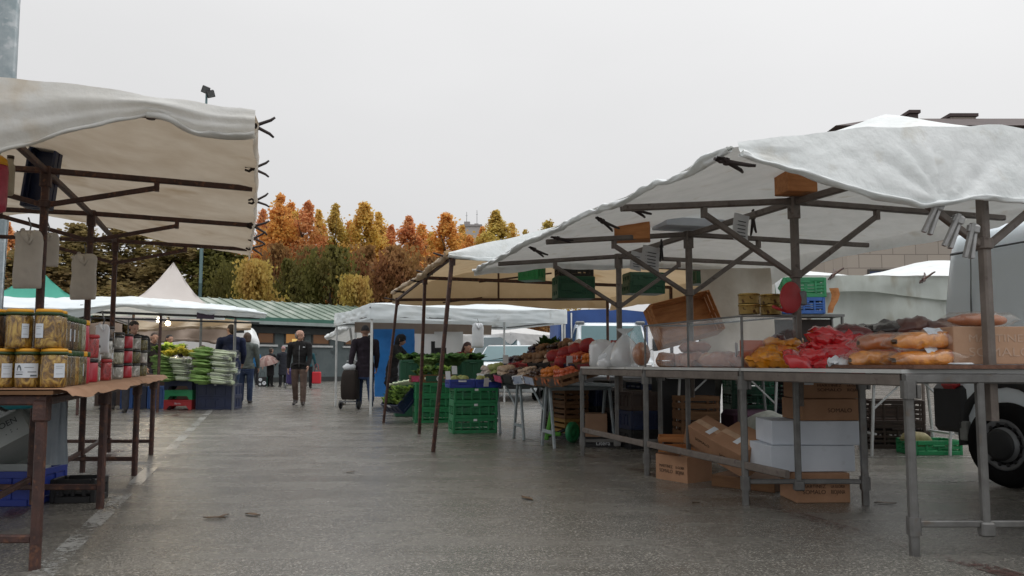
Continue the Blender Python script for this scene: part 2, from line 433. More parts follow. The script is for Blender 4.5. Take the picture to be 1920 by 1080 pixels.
M['kraft'] = mat('kraft_paper', (.36, .21, .13), (.29, .16, .09), 6, rough=.85, bump=.25, bscale=14)
M['ink'] = mat('dark_ink', (.05, .025, .015), None, 30, rough=.8)
M['ink_grey'] = mat('grey_ink', (.08, .09, .10), None, 30, rough=.8)
M['ink_pale'] = mat('pale_ink', (.55, .39, .29), None, 30, rough=.8)
M['paper'] = mat('white_paper', (.68, .71, .74), (.60, .63, .67), 9, rough=.7)
M['paper_trans'] = mat('paper_sheet_backlit', (.62, .63, .64), (.55, .56, .58), 5, rough=.8, trans=.35)
M['green_plastic'] = mat('green_crate_plastic', (.02, .22, .085), (.012, .165, .06), 4, rough=.42, spots=(.03, .16, .08), spot_scale=9)
M['green_bright'] = mat('bright_green_plastic', (.02, .28, .10), (.015, .22, .08), 4, rough=.4)
M['green_dark'] = mat('dark_green_plastic', (.012, .085, .045), (.008, .06, .03), 4, rough=.45)
M['blue_plastic'] = mat('blue_crate_plastic', (.018, .045, .30), (.012, .03, .22), 4, rough=.4)
M['blue_mid'] = mat('mid_blue_plastic', (.03, .11, .36), (.02, .08, .28), 4, rough=.45)
M['navy_plastic'] = mat('navy_crate_plastic', (.012, .022, .07), (.008, .015, .045), 4, rough=.45)
M['black_plastic'] = mat('black_plastic', (.014, .014, .016), (.009, .009, .01), 6, rough=.5)
M['red_plastic'] = mat('red_plastic', (.42, .025, .03), (.33, .018, .022), 5, rough=.4)
M['brown_plastic'] = mat('dark_brown_plastic', (.05, .03, .022), (.035, .02, .015), 5, rough=.5)
M['wood_orange'] = mat('orange_fruit_box_wood', (.50, .21, .07), (.36, .135, .04), 5, rough=.7, stretch=(1, 6, 6), bump=.2, bscale=30)
M['wood_brown'] = mat('brown_fruit_box_wood', (.17, .085, .035), (.12, .055, .022), 5, rough=.75, stretch=(1, 6, 6))
M['wood_yellow'] = mat('yellow_fruit_box_wood', (.30, .17, .04), (.22, .12, .03), 5, rough=.75, stretch=(1, 6, 6))
M['glass'] = film('clear_glass', (.85, .9, .92), .025, .06, .18)
M['pane'] = film('scratched_display_pane', (.85, .9, .92), .035, .06, .16, .02, .04)
M['film'] = film('clear_plastic_film', (.92, .93, .95), .05, .13, .22, .015)
M['loaf_film'] = film('whitish_food_film', (.92, .9, .86), .05, .12, .26, .035, .5)
M['bag_film'] = film('milky_plastic_bag', (.80, .82, .84), .10, .2, .45, .62)
M['tyre'] = mat('tyre_rubber', (.006, .006, .0065), (.0045, .0045, .005), 8, rough=.95, spec=.2)
M['white_paint'] = mat('white_vehicle_paint', (.72, .78, .82), (.68, .74, .78), 1, rough=.3, coat=.5)
M['dark_glass'] = mat('vehicle_glass', (.035, .07, .08), (.025, .05, .06), 2, rough=.08, spec=.7)
M['teal_glass'] = mat('tinted_windscreen', (.05, .13, .145), (.035, .10, .115), 1, rough=.1, spec=.6)
M['chrome'] = mat('bright_steel', (.6, .6, .6), None, 8, rough=.25, metal=1)
M['lead'] = mat('grey_steel', (.2, .21, .22), (.15, .155, .16), 8, rough=.5, metal=.5)

# ================================================================ ground
def ground_mat():
    m = bpy.data.materials.new('wet_asphalt'); nt, N, L = nodes_of(m)
    out = N.new('ShaderNodeOutputMaterial'); bs = N.new('ShaderNodeBsdfPrincipled'); L.new(bs.outputs[0], out.inputs[0])
    tc = N.new('ShaderNodeTexCoord')
    def noise_(sc, det=5, ro=.6, vec=None):
        n = N.new('ShaderNodeTexNoise'); n.inputs['Scale'].default_value = sc; n.inputs['Detail'].default_value = det; n.inputs['Roughness'].default_value = ro
        L.new(vec or tc.outputs['Object'], n.inputs['Vector']); return n.outputs['Fac']
    def ramp(fac, stops):
        r = N.new('ShaderNodeValToRGB'); els = r.color_ramp.elements
        els[0].position, els[0].color = stops[0][0], rgb(stops[0][1]); els[1].position, els[1].color = stops[-1][0], rgb(stops[-1][1])
        for p, c in stops[1:-1]: q = els.new(p); q.color = rgb(c)
        L.new(fac, r.inputs['Fac']); return r.outputs['Color']
    big = noise_(.35, 6); mid = noise_(2.2, 6); 
    mp = N.new('ShaderNodeMapping'); mp.inputs['Rotation'].default_value = (0, 0, radians(4)); mp.inputs['Scale'].default_value = (.35, 3.2, 1)
    L.new(tc.outputs['Object'], mp.inputs['Vector']); streak = noise_(1.0, 7, .65, mp.outputs['Vector'])
    vo = N.new('ShaderNodeTexVoronoi'); vo.inputs['Scale'].default_value = 118; L.new(tc.outputs['Object'], vo.inputs['Vector'])
    vc = N.new('ShaderNodeTexWhiteNoise'); L.new(vo.outputs['Color'], vc.inputs['Vector'])
    stone = ramp(vc.outputs['Value'], [(0, (.050, .0485, .044)), (.55, (.074, .071, .064)), (.85, (.102, .097, .088)), (1, (.18, .172, .156))])
    base = ramp(big, [(.3, (.78, .77, .75)), (.7, (1.12, 1.1, 1.08))])
    mx = N.new('ShaderNodeMixRGB'); mx.blend_type = 'MULTIPLY'; mx.inputs['Fac'].default_value = 1; L.new(stone, mx.inputs['Color1']); L.new(base, mx.inputs['Color2'])
    d2 = ramp(streak, [(.26, (.66, .65, .63)), (.42, (1, 1, 1))])
    mx2 = N.new('ShaderNodeMixRGB'); mx2.blend_type = 'MULTIPLY'; mx2.inputs['Fac'].default_value = .8; L.new(mx.outputs[0], mx2.inputs['Color1']); L.new(d2, mx2.inputs['Color2'])
    gain = N.new('ShaderNodeVectorMath'); gain.operation = 'SCALE'; gain.inputs['Scale'].default_value = 1.95; L.new(mx2.outputs[0], gain.inputs[0])
    L.new(gain.outputs['Vector'], bs.inputs['Base Color'])
    # wetness: film of water lowers the roughness in patches
    ad = N.new('ShaderNodeMath'); ad.operation = 'ADD'; L.new(mid, ad.inputs[0]); L.new(streak, ad.inputs[1])
    mr = N.new('ShaderNodeMapRange'); mr.inputs['From Min'].default_value = .72; mr.inputs['From Max'].default_value = 1.2
    mr.inputs['To Min'].default_value = .09; mr.inputs['To Max'].default_value = .34; L.new(ad.outputs[0], mr.inputs['Value'])
    L.new(mr.outputs['Result'], bs.inputs['Roughness']); bs.inputs['Specular IOR Level'].default_value = .5
    b = N.new('ShaderNodeBump'); b.inputs['Strength'].default_value = .42; b.inputs['Distance'].default_value = .006
    L.new(vo.outputs['Distance'], b.inputs['Height'])
    b2 = N.new('ShaderNodeBump'); b2.inputs['Strength'].default_value = .25; b2.inputs['Distance'].default_value = .02
    L.new(mid, b2.inputs['Height']); L.new(b.outputs[0], b2.inputs['Normal']); L.new(b2.outputs[0], bs.inputs['Normal'])
    return m
M['asphalt'] = ground_mat()
g = MB(); g.add([(-1500, -300, 0), (1500, -300, 0), (1500, 2200, 0), (-1500, 2200, 0)], [(0, 1, 2, 3)])
struct('ground', g, M['asphalt'])

def worn_line(name, c, keep):
    m = bpy.data.materials.new(name); nt, N, L = nodes_of(m)
    out = N.new('ShaderNodeOutputMaterial'); bs = N.new('ShaderNodeBsdfPrincipled'); bs.inputs['Base Color'].default_value = rgb(c); bs.inputs['Roughness'].default_value = .3
    tc = N.new('ShaderNodeTexCoord'); n = N.new('ShaderNodeTexNoise'); n.inputs['Scale'].default_value = 26; n.inputs['Detail'].default_value = 8; n.inputs['Roughness'].default_value = .75
    n2 = N.new('ShaderNodeTexNoise'); n2.inputs['Scale'].default_value = 1.3; L.new(tc.outputs['Object'], n2.inputs['Vector'])
    L.new(tc.outputs['Object'], n.inputs['Vector'])
    ad = N.new('ShaderNodeMath'); ad.operation = 'ADD'; L.new(n.outputs['Fac'], ad.inputs[0])
    m2 = N.new('ShaderNodeMath'); m2.operation = 'MULTIPLY_ADD'; m2.inputs[1].default_value = .8; m2.inputs[2].default_value = -.4; L.new(n2.outputs['Fac'], m2.inputs[0]); L.new(m2.outputs[0], ad.inputs[1])
    mr = N.new('ShaderNodeMapRange'); mr.inputs['From Min'].default_value = keep; mr.inputs['From Max'].default_value = keep+.12; L.new(ad.outputs[0], mr.inputs['Value'])
    k = N.new('ShaderNodeMath'); k.operation = 'MULTIPLY'; k.inputs[1].default_value = .85; L.new(mr.outputs['Result'], k.inputs[0])
    tp = N.new('ShaderNodeBsdfTransparent'); mx = N.new('ShaderNodeMixShader'); L.new(k.outputs[0], mx.inputs['Fac'])
    L.new(tp.outputs[0], mx.inputs[1]); L.new(bs.outputs[0], mx.inputs[2]); L.new(mx.outputs[0], out.inputs[0]); return m
M['line_white'] = worn_line('worn_white_paint', (.36, .36, .345), .44)
M['line_red'] = worn_line('worn_red_paint', (.085, .038, .032), .53)
def strip(name, p0, p1, w, m, z=.004):
    p0, p1 = V(p0), V(p1); d = (p1-p0).normalized(); n = V((-d.y, d.x, 0))*w/2
    b = MB(); k = 24; rows = [[p0.lerp(p1, i/k)+n*e+V((0, 0, z)) for e in (-1, 1)] for i in range(k+1)]
    b.grid(rows, False); struct(name, b, m)
strip('road_marking', ST(-.91, 2.0), ST(-.98, 24), .11, M['line_white'])
strip('road_marking', ST(-1.47, 3.0), ST(-1.45, 40), .13, M['line_red'])
strip('road_marking', ST(3.24, 2.0), ST(3.2, 12), .13, M['line_red'])
strip('road_marking', G(1560, 856)+V((-1.5, 0, 0)), G(1830, 858)+V((3, 0, 0)), .10, M['line_white'])
strip('road_marking', G(1700, 903), G(1840, 903)+V((3, 0, 0)), .10, M['line_white'])
strip('road_marking', G(80, 932), G(220, 932), .07, M['line_white'])
# ================================================================ trees
def leaf_mat(name, c, c2, c3):
    m = bpy.data.materials.new(name); nt, N, L = nodes_of(m)
    out = N.new('ShaderNodeOutputMaterial'); bs = N.new('ShaderNodeBsdfPrincipled'); bs.inputs['Roughness'].default_value = .7
    bs.inputs['Specular IOR Level'].default_value = .2
    tc = N.new('ShaderNodeTexCoord'); n = N.new('ShaderNodeTexNoise'); n.inputs['Scale'].default_value = .9; n.inputs['Detail'].default_value = 8; n.inputs['Roughness'].default_value = .8
    L.new(tc.outputs['Object'], n.inputs['Vector'])
    r = N.new('ShaderNodeValToRGB'); e = r.color_ramp.elements
    e[0].position = .34; e[0].color = rgb(c3); e[1].position = .64; e[1].color = rgb(c2); q = e.new(.5); q.color = rgb(c)
    L.new(n.outputs['Fac'], r.inputs['Fac'])
    n2 = N.new('ShaderNodeTexNoise'); n2.inputs['Scale'].default_value = .45; n2.inputs['Detail'].default_value = 2; L.new(tc.outputs['Object'], n2.inputs['Vector'])
    hs_ = N.new('ShaderNodeHueSaturation'); hr = N.new('ShaderNodeMapRange'); hr.inputs['From Min'].default_value = .3; hr.inputs['From Max'].default_value = .7; hr.inputs['To Min'].default_value = .482; hr.inputs['To Max'].default_value = .525
    L.new(n2.outputs['Fac'], hr.inputs['Value']); L.new(hr.outputs['Result'], hs_.inputs['Hue']); hs_.inputs['Saturation'].default_value = .96; L.new(r.outputs['Color'], hs_.inputs['Color'])
    L.new(hs_.outputs['Color'], bs.inputs['Base Color'])
    tr = N.new('ShaderNodeBsdfTranslucent'); L.new(hs_.outputs['Color'], tr.inputs['Color'])
    mx = N.new('ShaderNodeMixShader'); mx.inputs['Fac'].default_value = .5
    L.new(bs.outputs[0], mx.inputs[1]); L.new(tr.outputs[0], mx.inputs[2]); L.new(mx.outputs[0], out.inputs[0]); return m
LM = {
 'orange': leaf_mat('orange_leaves', (0.78, 0.38, 0.09), (0.86, 0.52, 0.17), (0.48, 0.21, 0.05)),
 'red': leaf_mat('russet_leaves', (0.74, 0.33, 0.13), (0.84, 0.46, 0.22), (0.46, 0.18, 0.07)),
 'gold': leaf_mat('golden_leaves', (0.74, 0.47, 0.11), (0.85, 0.6, 0.2), (0.45, 0.26, 0.06)),
 'olive': leaf_mat('olive_gold_leaves', (0.6, 0.42, 0.1), (0.74, 0.56, 0.17), (0.34, 0.23, 0.05)),
 'yellow': leaf_mat('yellow_leaves', (0.5, 0.36, 0.08), (0.62, 0.47, 0.14), (0.28, 0.19, 0.04)),
 'green': leaf_mat('autumn_green_leaves', (0.15, 0.14, 0.035), (0.23, 0.2, 0.05), (0.075, 0.075, 0.022)),
 'rust': leaf_mat('rust_brown_leaves', (0.3, 0.155, 0.055), (0.42, 0.23, 0.085), (0.15, 0.075, 0.028)),
 'dark': leaf_mat('dim_olive_brown_leaves', (0.24, 0.175, 0.07), (0.33, 0.24, 0.095), (0.14, 0.105, 0.045)),
}
M['bark'] = mat('tree_bark', (.09, .065, .045), (.05, .037, .026), 4, rough=.9, stretch=(3, 3, .6), bump=.4, bscale=14)
def crown_mesh(name, h, w, n, seed, shape='cone', leaf=.24):
    """leaf blades scattered in clumps through a crown of height h, half width w, from z=0"""
    R = random.Random(seed); b = MB(); cl = []
    nc = int(26+h*5)
    for i in range(nc):
        t = R.random()**.8
        if shape == 'cone': prof = .55+.45*sin(pi*min(.5, t*1.4)) if t < .4 else max(.02, (1-t)/.6)**1.0*(1+.3*sin(i*1.7))
        else: prof = sqrt(max(.03, 1-t**2.4))*(1+.25*sin(i*2.4))
        a = R.uniform(0, 2*pi); rr = w*prof*sqrt(R.uniform(.15, 1))
        cl.append((V((rr*cos(a), rr*sin(a), t*h)), R.uniform(.35, .85)*(.28+.72*prof)*min(1, w/1.6)))
    for i in range(n):
        c, r = cl[R.randrange(nc)]
        p = c + V((R.gauss(0, r*.55), R.gauss(0, r*.55), R.gauss(0, r*.75)))
        if p.z > h*1.03 or p.z < -.3: continue
        s = leaf*R.uniform(.6, 1.25)
        q = Quaternion((R.gauss(0, 1), R.gauss(0, 1), R.gauss(0, 1), R.gauss(0, 1))).normalized()
        x = q @ V((s*.5, 0, 0)); y = q @ V((0, s*.62, 0))
        b.add([p-y, p+x-y*.1, p+y, p-x-y*.1], [(0, 1, 2, 3)])
    return b.mesh(name, LM['orange'])
def trunk_mesh(name, h, r, w, seed):
    R = random.Random(seed); b = MB()
    pts = [V((R.gauss(0, .05)*i, R.gauss(0, .05)*i, h*i/6)) for i in range(7)]; pts[0] = V((0, 0, -.05))
    b.tube(pts, [r*(1-.13*i) for i in range(7)], 8)
    for i in range(9):
        z = h*R.uniform(.3, .95); a = R.uniform(0, 2*pi); k = min(5, int(z/h*6)); base = pts[k].lerp(pts[k+1], (z/h*6)-k) if k < 6 else pts[6]
        ln = w*R.uniform(.5, .9); e = base+V((cos(a)*ln, sin(a)*ln, ln*R.uniform(.7, 1.5)))
        b.tube([base, base.lerp(e, .5)+V((0, 0, -.05*ln)), e], [r*.32, r*.2, r*.06], 5)
    return b.mesh(name, M['bark'])
CROWNS = {('cone', i): crown_mesh('crown_leaves', 10, 2.0, 15000, 100+i, 'cone', .155) for i in range(4)}
CROWNS.update({('round', i): crown_mesh('crown_leaves', 4, 2.2, 9000, 200+i, 'round', .15) for i in range(3)})
TRUNKS = [trunk_mesh('trunk_wood', 8, .17, 1.6, 300+i) for i in range(3)]
def tree(px, top, d, hw, kind, label, shape='cone', base=1.6, group='autumn trees behind the market', i=0, name='tree'):
    """px, top: where its tip stands; hw: half width in pixels there"""
    tip = P(px, top, d); h = tip.z-base; w = hw*d/F*(1.3 if shape == 'cone' else 1.15)
    t = thing(name, label, 'tree', (tip.x, tip.y, 0), random.uniform(0, 6.28), group)
    tr = bpy.data.objects.new('trunk', TRUNKS[i % 3]); COL.objects.link(tr); tr.parent = t; tr.scale = (1, 1, (h*.85+base)/8)
    c = bpy.data.objects.new('crown', CROWNS[(shape, i % (4 if shape == 'cone' else 3))]); COL.objects.link(c); c.parent = t
    c.location = (0, 0, base); rw, rh = (2.0, 10) if shape == 'cone' else (2.2, 4)
    c.scale = (w/rw, w/rw, h/rh); c.material_slots[0].link = 'OBJECT'; c.material_slots[0].material = LM[kind]
    return t
TL = [
 (494, 398, 66, 34, 'red', 'narrow pink red tree just clear of the cream canopy edge with the clamps'),
 (526, 371, 64, 46, 'orange', 'tallest orange gold tree, next to the cream canopy edge'),
 (556, 400, 68, 32, 'gold', 'slim golden tree between the tallest orange tree and a russet one'),
 (577, 384, 64, 44, 'red', 'tall russet red pointed tree above the green metal roof'),
 (630, 388, 65, 38, 'olive', 'slender olive gold tree with a pointed tip'),
 (607, 430, 70, 30, 'orange', 'low orange tree filling the gap beside the slender olive gold tree'),
 (684, 384, 65, 50, 'gold', 'broad tall golden orange tree in the middle of the row'),
 (733, 428, 67, 36, 'red', 'short dusky red tree beside the broad golden one'),
 (766, 410, 64, 46, 'red', 'rosy red tree with a ragged open top'),
 (810, 440, 68, 42, 'gold', 'golden tree set between two redder crowns'),
 (838, 404, 64, 52, 'orange', 'bright orange tree beside the distant pale tower'),
 (880, 446, 62, 34, 'orange', 'small orange tree standing under the distant pale tower'),
 (930, 400, 66, 56, 'olive', 'wide olive yellow tree over the white ridge of the vegetable stall'),
 (985, 436, 78, 26, 'olive', 'small thin olive tree farther away over the stall roof'),
 (1028, 418, 74, 44, 'yellow', 'yellow green tree partly hidden by the rolled canopy edge'),
 (450, 430, 62, 46, 'orange', 'orange tree half hidden behind the hanging edge of the cream canopy'),
 (655, 420, 69, 36, 'orange', 'orange tree half hidden between the slender olive tree and the broad golden one'),
 (710, 404, 68, 38, 'gold', 'golden tree directly behind the short dusky red one'),
 (790, 424, 70, 38, 'orange', 'orange tree peeping between the rosy red tree and a golden one'),
 (866, 428, 69, 32, 'gold', 'thin golden tree touching the bright orange crown'),
 (905, 430, 70, 34, 'orange', 'orange tree between the distant tower and the wide olive tree'),
 (960, 424, 72, 34, 'gold', 'golden tree at the shoulder of the wide olive tree'),
 (545, 384, 69, 36, 'orange', 'orange tree just behind the tallest orange one'),
 (598, 400, 70, 34, 'gold', 'golden tree behind the tall russet pointed one'),
 (12, 420, 60, 52, 'red', 'rust red tree behind the grey lamp post and green tent'),
]
for i, (px, top, d, hw, k, lab) in enumerate(TL): tree(px, top, d, hw, k, lab, 'cone', 1.8, i=i)
# the older dim trees behind the left hand tents and the shrubs at their feet
BL = [
 (75, 440, 56, 95, 'dark', 'dim brown tree behind the green tent peak'),
 (150, 425, 58, 95, 'dark', 'dim olive tree between the green tent and the cream tent'),
 (240, 415, 60, 100, 'dark', 'dim brown green tree seen through the jar stall poles'),
 (330, 420, 58, 95, 'dark', 'dim tree rising straight behind the cream tent peak'),
 (408, 430, 57, 75, 'green', 'greenish tree beside the teal floodlight mast'),
]
for i, (px, top, d, hw, k, lab) in enumerate(BL): tree(px, top, d, hw, k, lab, 'cone', .4, 'dim trees behind the tents', i=i+1)
SL = [
 (482, 494, 50, 58, 'yellow', 'rounded yellow shrub rising over the green metal roof'),
 (545, 492, 53, 46, 'green', 'green shrub between the yellow shrub and a dark bush'),
 (622, 470, 52, 66, 'green', 'large dark green bush above the middle of the green roof'),
 (664, 522, 49, 46, 'yellow', 'small bright yellow bush right above the green roof'),
 (735, 468, 53, 66, 'rust', 'rust brown bush behind the white popup tent'),
 (815, 490, 53, 60, 'rust', 'rust brown bush seen past the rusty stall poles'),
 (580, 470, 56, 50, 'rust', 'reddish brown undergrowth tree below the russet crowns'),
 (690, 470, 57, 56, 'rust', 'tawny bush under the broad golden tree'),
 (432, 500, 52, 46, 'green', 'olive bush beside the teal mast, at the end of the green roof'),
 (900, 478, 56, 60, 'orange', 'orange bush under the wide olive yellow tree'),
 (985, 486, 56, 54, 'rust', 'brown bush behind the white ridge of the vegetable stall'),
 (520, 466, 58, 50, 'rust', 'brown orange bush at the foot of the tallest orange tree'),
]
for i, (px, top, d, hw, k, lab) in enumerate(SL): tree(px, top, d, hw, k, lab, 'round', .1, 'shrubs behind the green roof', i=i, name='shrub')
# ================================================================ low building with the green metal roof
M['roof_green'] = mat('weathered_green_metal_roof', (.24, .295, .24), (.17, .225, .18), .55, rough=.42, metal=.2, spots=(.36, .40, .35), spot_scale=.9, spot_at=.6, stretch=(1, .3, 1))
M['roof_trim'] = mat('green_roof_trim', (.05, .16, .12), None, 2, rough=.5)
M['gutter'] = mat('grey_green_gutter', (.30, .36, .35), None, 2, rough=.5)
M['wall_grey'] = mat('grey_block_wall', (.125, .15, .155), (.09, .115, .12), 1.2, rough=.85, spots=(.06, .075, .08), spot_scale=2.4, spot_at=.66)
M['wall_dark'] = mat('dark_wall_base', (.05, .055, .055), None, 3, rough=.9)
M['sill'] = mat('pale_window_sill', (.62, .64, .64), None, 3, rough=.6)
M['frame_dark'] = mat('dark_window_frame', (.05, .045, .04), None, 3, rough=.6)
M['lit_warm'] = mat('lit_room_behind_glass', (.20, .09, .02), (.10, .045, .012), .9, rough=.2, emit=(.55, .25, .055, .42))
M['lit_dim'] = mat('dim_lit_glass', (.12, .055, .018), (.07, .035, .012), .9, rough=.2, emit=(.30, .11, .025, .14))
M['lit_panel'] = mat('lit_notice', (.5, .35, .1), None, 3, rough=.5, emit=(.9, .6, .2, .6))
Aw = V((-13.0, 39.0, 0)); Dw = V((4.04, 4.0, 0)).normalized(); Nw = V((Dw.y, -Dw.x, 0))   # Nw: out of the wall, towards us
def wk(px):
    u = (px-960)/F; return (u*Aw.y-Aw.x)/(Dw.x-u*Dw.y)
bl = thing('building', 'long low grey building with a ribbed green metal roof and lit windows', 'building', Aw)
RW = Matrix((( Dw.x, -Nw.x, 0), (Dw.y, -Nw.y, 0), (0, 0, 1)))   # local x along wall, y inward
k0, k1 = wk(372), wk(800); ez = 3.12
def wb(x0, x1, y0, y1, z0, z1): return (Aw+Dw*((x0+x1)/2)-Nw*((y0+y1)/2)+V((0, 0, (z0+z1)/2)), (x1-x0, y1-y0, z1-z0), RW)
b = MB(); b.box(*wb(k0, k1, 0, 7.5, .25, ez)); wall = b.build('wall', M['wall_grey'], bl)
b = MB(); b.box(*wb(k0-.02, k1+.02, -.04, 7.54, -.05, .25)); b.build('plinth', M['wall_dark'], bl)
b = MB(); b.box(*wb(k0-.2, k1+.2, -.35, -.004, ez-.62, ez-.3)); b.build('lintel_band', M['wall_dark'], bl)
rise, dep = 1.3, 4.2
def rp_(x, y, z): return Aw+Dw*x-Nw*y+V((0, 0, z))
b = MB(); y0 = -.7
b.add([rp_(k0-.4, y0, ez+.10), rp_(k1+.4, y0, ez+.10), rp_(k1+.4, dep, ez+.1+rise), rp_(k0-.4, dep, ez+.1+rise),
       rp_(k0-.4, y0, ez+.02), rp_(k1+.4, y0, ez+.02), rp_(k1+.4, 2*dep-y0, ez+.02), rp_(k0-.4, 2*dep-y0, ez+.02), rp_(k1+.4, 2*dep-y0, ez+.1), rp_(k0-.4, 2*dep-y0, ez+.1)],
      [(0, 1, 2, 3), (0, 4, 5, 1), (4, 7, 6, 5), (3, 2, 8, 9), (9, 8, 6, 7), (0, 3, 9, 7, 4), (1, 5, 6, 8, 2)])
x = k0-.3
while x < k1+.4:
    b.beam(rp_(x, y0, ez+.13), rp_(x, dep, ez+.13+rise), .05, .07); x += .62
b.build('roof', M['roof_green'], bl)
b = MB(); b.box(*wb(k0-.5, k1+.5, y0-.10, y0-.01, ez-.02, ez+.16)); b.build('fascia', M['roof_trim'], bl)
b = MB(); b.box(*wb(k0-.5, k1+.5, y0-.16, y0+.10, ez-.20, ez-.03)); b.build('gutter', M['gutter'], bl)
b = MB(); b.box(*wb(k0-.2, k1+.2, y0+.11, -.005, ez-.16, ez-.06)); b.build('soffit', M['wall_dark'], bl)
for (p0, p1, m_) in ((484, 512, 'lit_dim'), (536, 568, 'lit_warm'), (587, 616, 'lit_dim'), (648, 676, 'lit_dim')):
    a, c = wk(p0), wk(p1); z0, z1 = 2.03, 2.78
    b = MB()
    for q in ((a-.09, a, z0-.09, z1+.09), (c, c+.09, z0-.09, z1+.09), (a, c, z0-.09, z0), (a, c, z1, z1+.09)): b.box(*wb(q[0], q[1], -.045, -.004, q[2], q[3]))
    fr = b.build('window', M['frame_dark'], bl)
    b = MB(); b.box(*wb(a, c, -.02, -.006, z0, z1)); b.build('pane', M[m_], fr)
    if m_ == 'lit_warm':
        b = MB(); b.box(*wb(a+.85, a+1.15, -.03, -.022, z0+.3, z0+.6)); b.build('notice', M['frame_dark'], fr)
        b = MB(); b.box(*wb(a+.35, a+.9, -.03, -.022, z0+.02, z0+.22)); b.build('lit_notice', M['lit_panel'], fr)
    b = MB(); b.box(*wb(a-.22, c+.22, -.13, -.003, z0-.2, z0-.1)); b.build('sill', M['sill'], bl)
# ================================================================ apartment block above the big canopy
M['stone'] = bpy.data.materials.new('stone_cladding'); 
def stone_mat(m):
    nt, N, L = nodes_of(m); out = N.new('ShaderNodeOutputMaterial'); bs = N.new('ShaderNodeBsdfPrincipled'); bs.inputs['Roughness'].default_value = .85
    tc = N.new('ShaderNodeTexCoord'); br = N.new('ShaderNodeTexBrick'); br.inputs['Scale'].default_value = 1
    br.inputs['Color1'].default_value = (.40, .35, .30, 1); br.inputs['Color2'].default_value = (.34, .30, .26, 1); br.inputs['Mortar'].default_value = (.20, .17, .15, 1)
    br.inputs['Mortar Size'].default_value = .025; br.inputs['Brick Width'].default_value = 1.5; br.inputs['Row Height'].default_value = .9
    mp = N.new('ShaderNodeMapping'); mp.inputs['Rotation'].default_value = (radians(90), 0, 0)
    sx = N.new('ShaderNodeSeparateXYZ'); cx = N.new('ShaderNodeCombineXYZ'); aa = N.new('ShaderNodeMath'); aa.operation = 'ADD'
    L.new(tc.outputs['Object'], sx.inputs[0]); L.new(sx.outputs[0], aa.inputs[0]); L.new(sx.outputs[1], aa.inputs[1]); L.new(aa.outputs[0], cx.inputs[0]); L.new(sx.outputs[2], cx.inputs[1])
    L.new(cx.outputs[0], br.inputs['Vector']); L.new(br.outputs['Color'], bs.inputs['Base Color'])
    L.new(bs.outputs[0], out.inputs[0])
stone_mat(M['stone'])
M['slate'] = mat('brown_slate_roof', (.085, .06, .058), (.06, .043, .042), 1.2, rough=.8)
M['blue_glass'] = mat('blue_reflecting_window', (.03, .05, .13), None, 1, rough=.15)
ab = thing('apartment_building', 'tall stone clad apartment block with a dark roof behind the white canopy', 'building', (22, 50, 0))
b = MB(); b.box((20, 8, 8.25), (40, 16, 16.5)); b.local('wall', M['stone'], ab)
b = MB(); e0 = 16.51
b.add([(-.8, -.8, e0), (41, -.8, e0), (41, 17, e0), (-.8, 17, e0), (4, 3.2, e0+1.75), (41, 3.2, e0+1.75), (41, 13, e0+1.75), (4, 13, e0+1.75)],
      [(0, 1, 5, 4), (1, 2, 6, 5), (2, 3, 7, 6), (3, 0, 4, 7), (4, 5, 6, 7), (0, 3, 2, 1)]); b.local('roof', M['slate'], ab)
for (p0, p1, y0, y1, d) in ((1706, 1720, 211, 236, 53.5), (1790, 1836, 213, 244, 53), (1889, 1904, 231, 250, 53)):
    a, c = P(p0, y1, d), P(p1, y0, d); b = MB(); hgt = c.z-17.4
    b.box(((a.x+c.x)/2-22, 4.2, 17.3+hgt/2), (c.x-a.x, 1.6, hgt)); ch = b.local('chimney', M['stone'] if p0 == 1790 else M['slate'], ab)
    b = MB(); b.box(((a.x+c.x)/2-22, 4.2, 17.3+hgt+.12), (c.x-a.x+.25, 1.85, .22)); b.local('chimney_cap', M['slate'], ch)
for (x, z) in [(x, z) for z in (2.2, 4.3, 6.35, 11, 13.6) for x in (2.2, 5.6, 9, 12.4, 15.8, 19.2, 22.6, 26, 29.4, 33)]:
    b = MB()
    for q in ((x-.86, .12, z, 1.52), (x+.86, .12, z, 1.52)): b.box((q[0], -.03, q[2]), (q[1], .09, q[3]))
    for zz in (z-.70, z+.70): b.box((x, -.03, zz), (1.6, .09, .12))
    fr = b.local('window', M['frame_dark'], ab); b = MB(); b.box((x, -.02, z), (1.6, .03, 1.28)); b.local('pane', M['blue_glass'], fr)
# ================================================================ distant pale tower
tw = P(884, 470, 170); t = thing('distant_building', 'far pale tower block with masts showing between the orange and olive trees', 'building', (tw.x, tw.y, 0))
M['pale_wall'] = mat('hazy_pale_render', (.48, .45, .44), (.42, .40, .39), .3, rough=.9)
M['pale_wall_dark'] = mat('hazy_pale_trim', (.36, .34, .34), None, .3, rough=.9)
zt = P(884, 428, 170).z
b = MB(); b.box((0, 0, zt/2), (4.4, 5, zt)); b.local('wall', M['pale_wall'], t)
b = MB(); b.box((0, 0, zt+.2), (4.9, 5.5, .4)); b.box((-1, 0, zt+.9), (1.3, 1.3, 1.0)); b.box((1.1, 0, zt+.7), (.9, 1, .6)); b.local('roof', M['pale_wall_dark'], t)
for dx, hh in ((-1.1, 2.8), (1.2, 3.2)):
    b = MB(); b.tube([(dx, 0, zt+.9), (dx, 0, zt+.9+hh)], .05, 6); b.box((dx, 0, zt+.9+hh*.7), (.5, .05, .05)); b.local('mast', M['lead'], t)
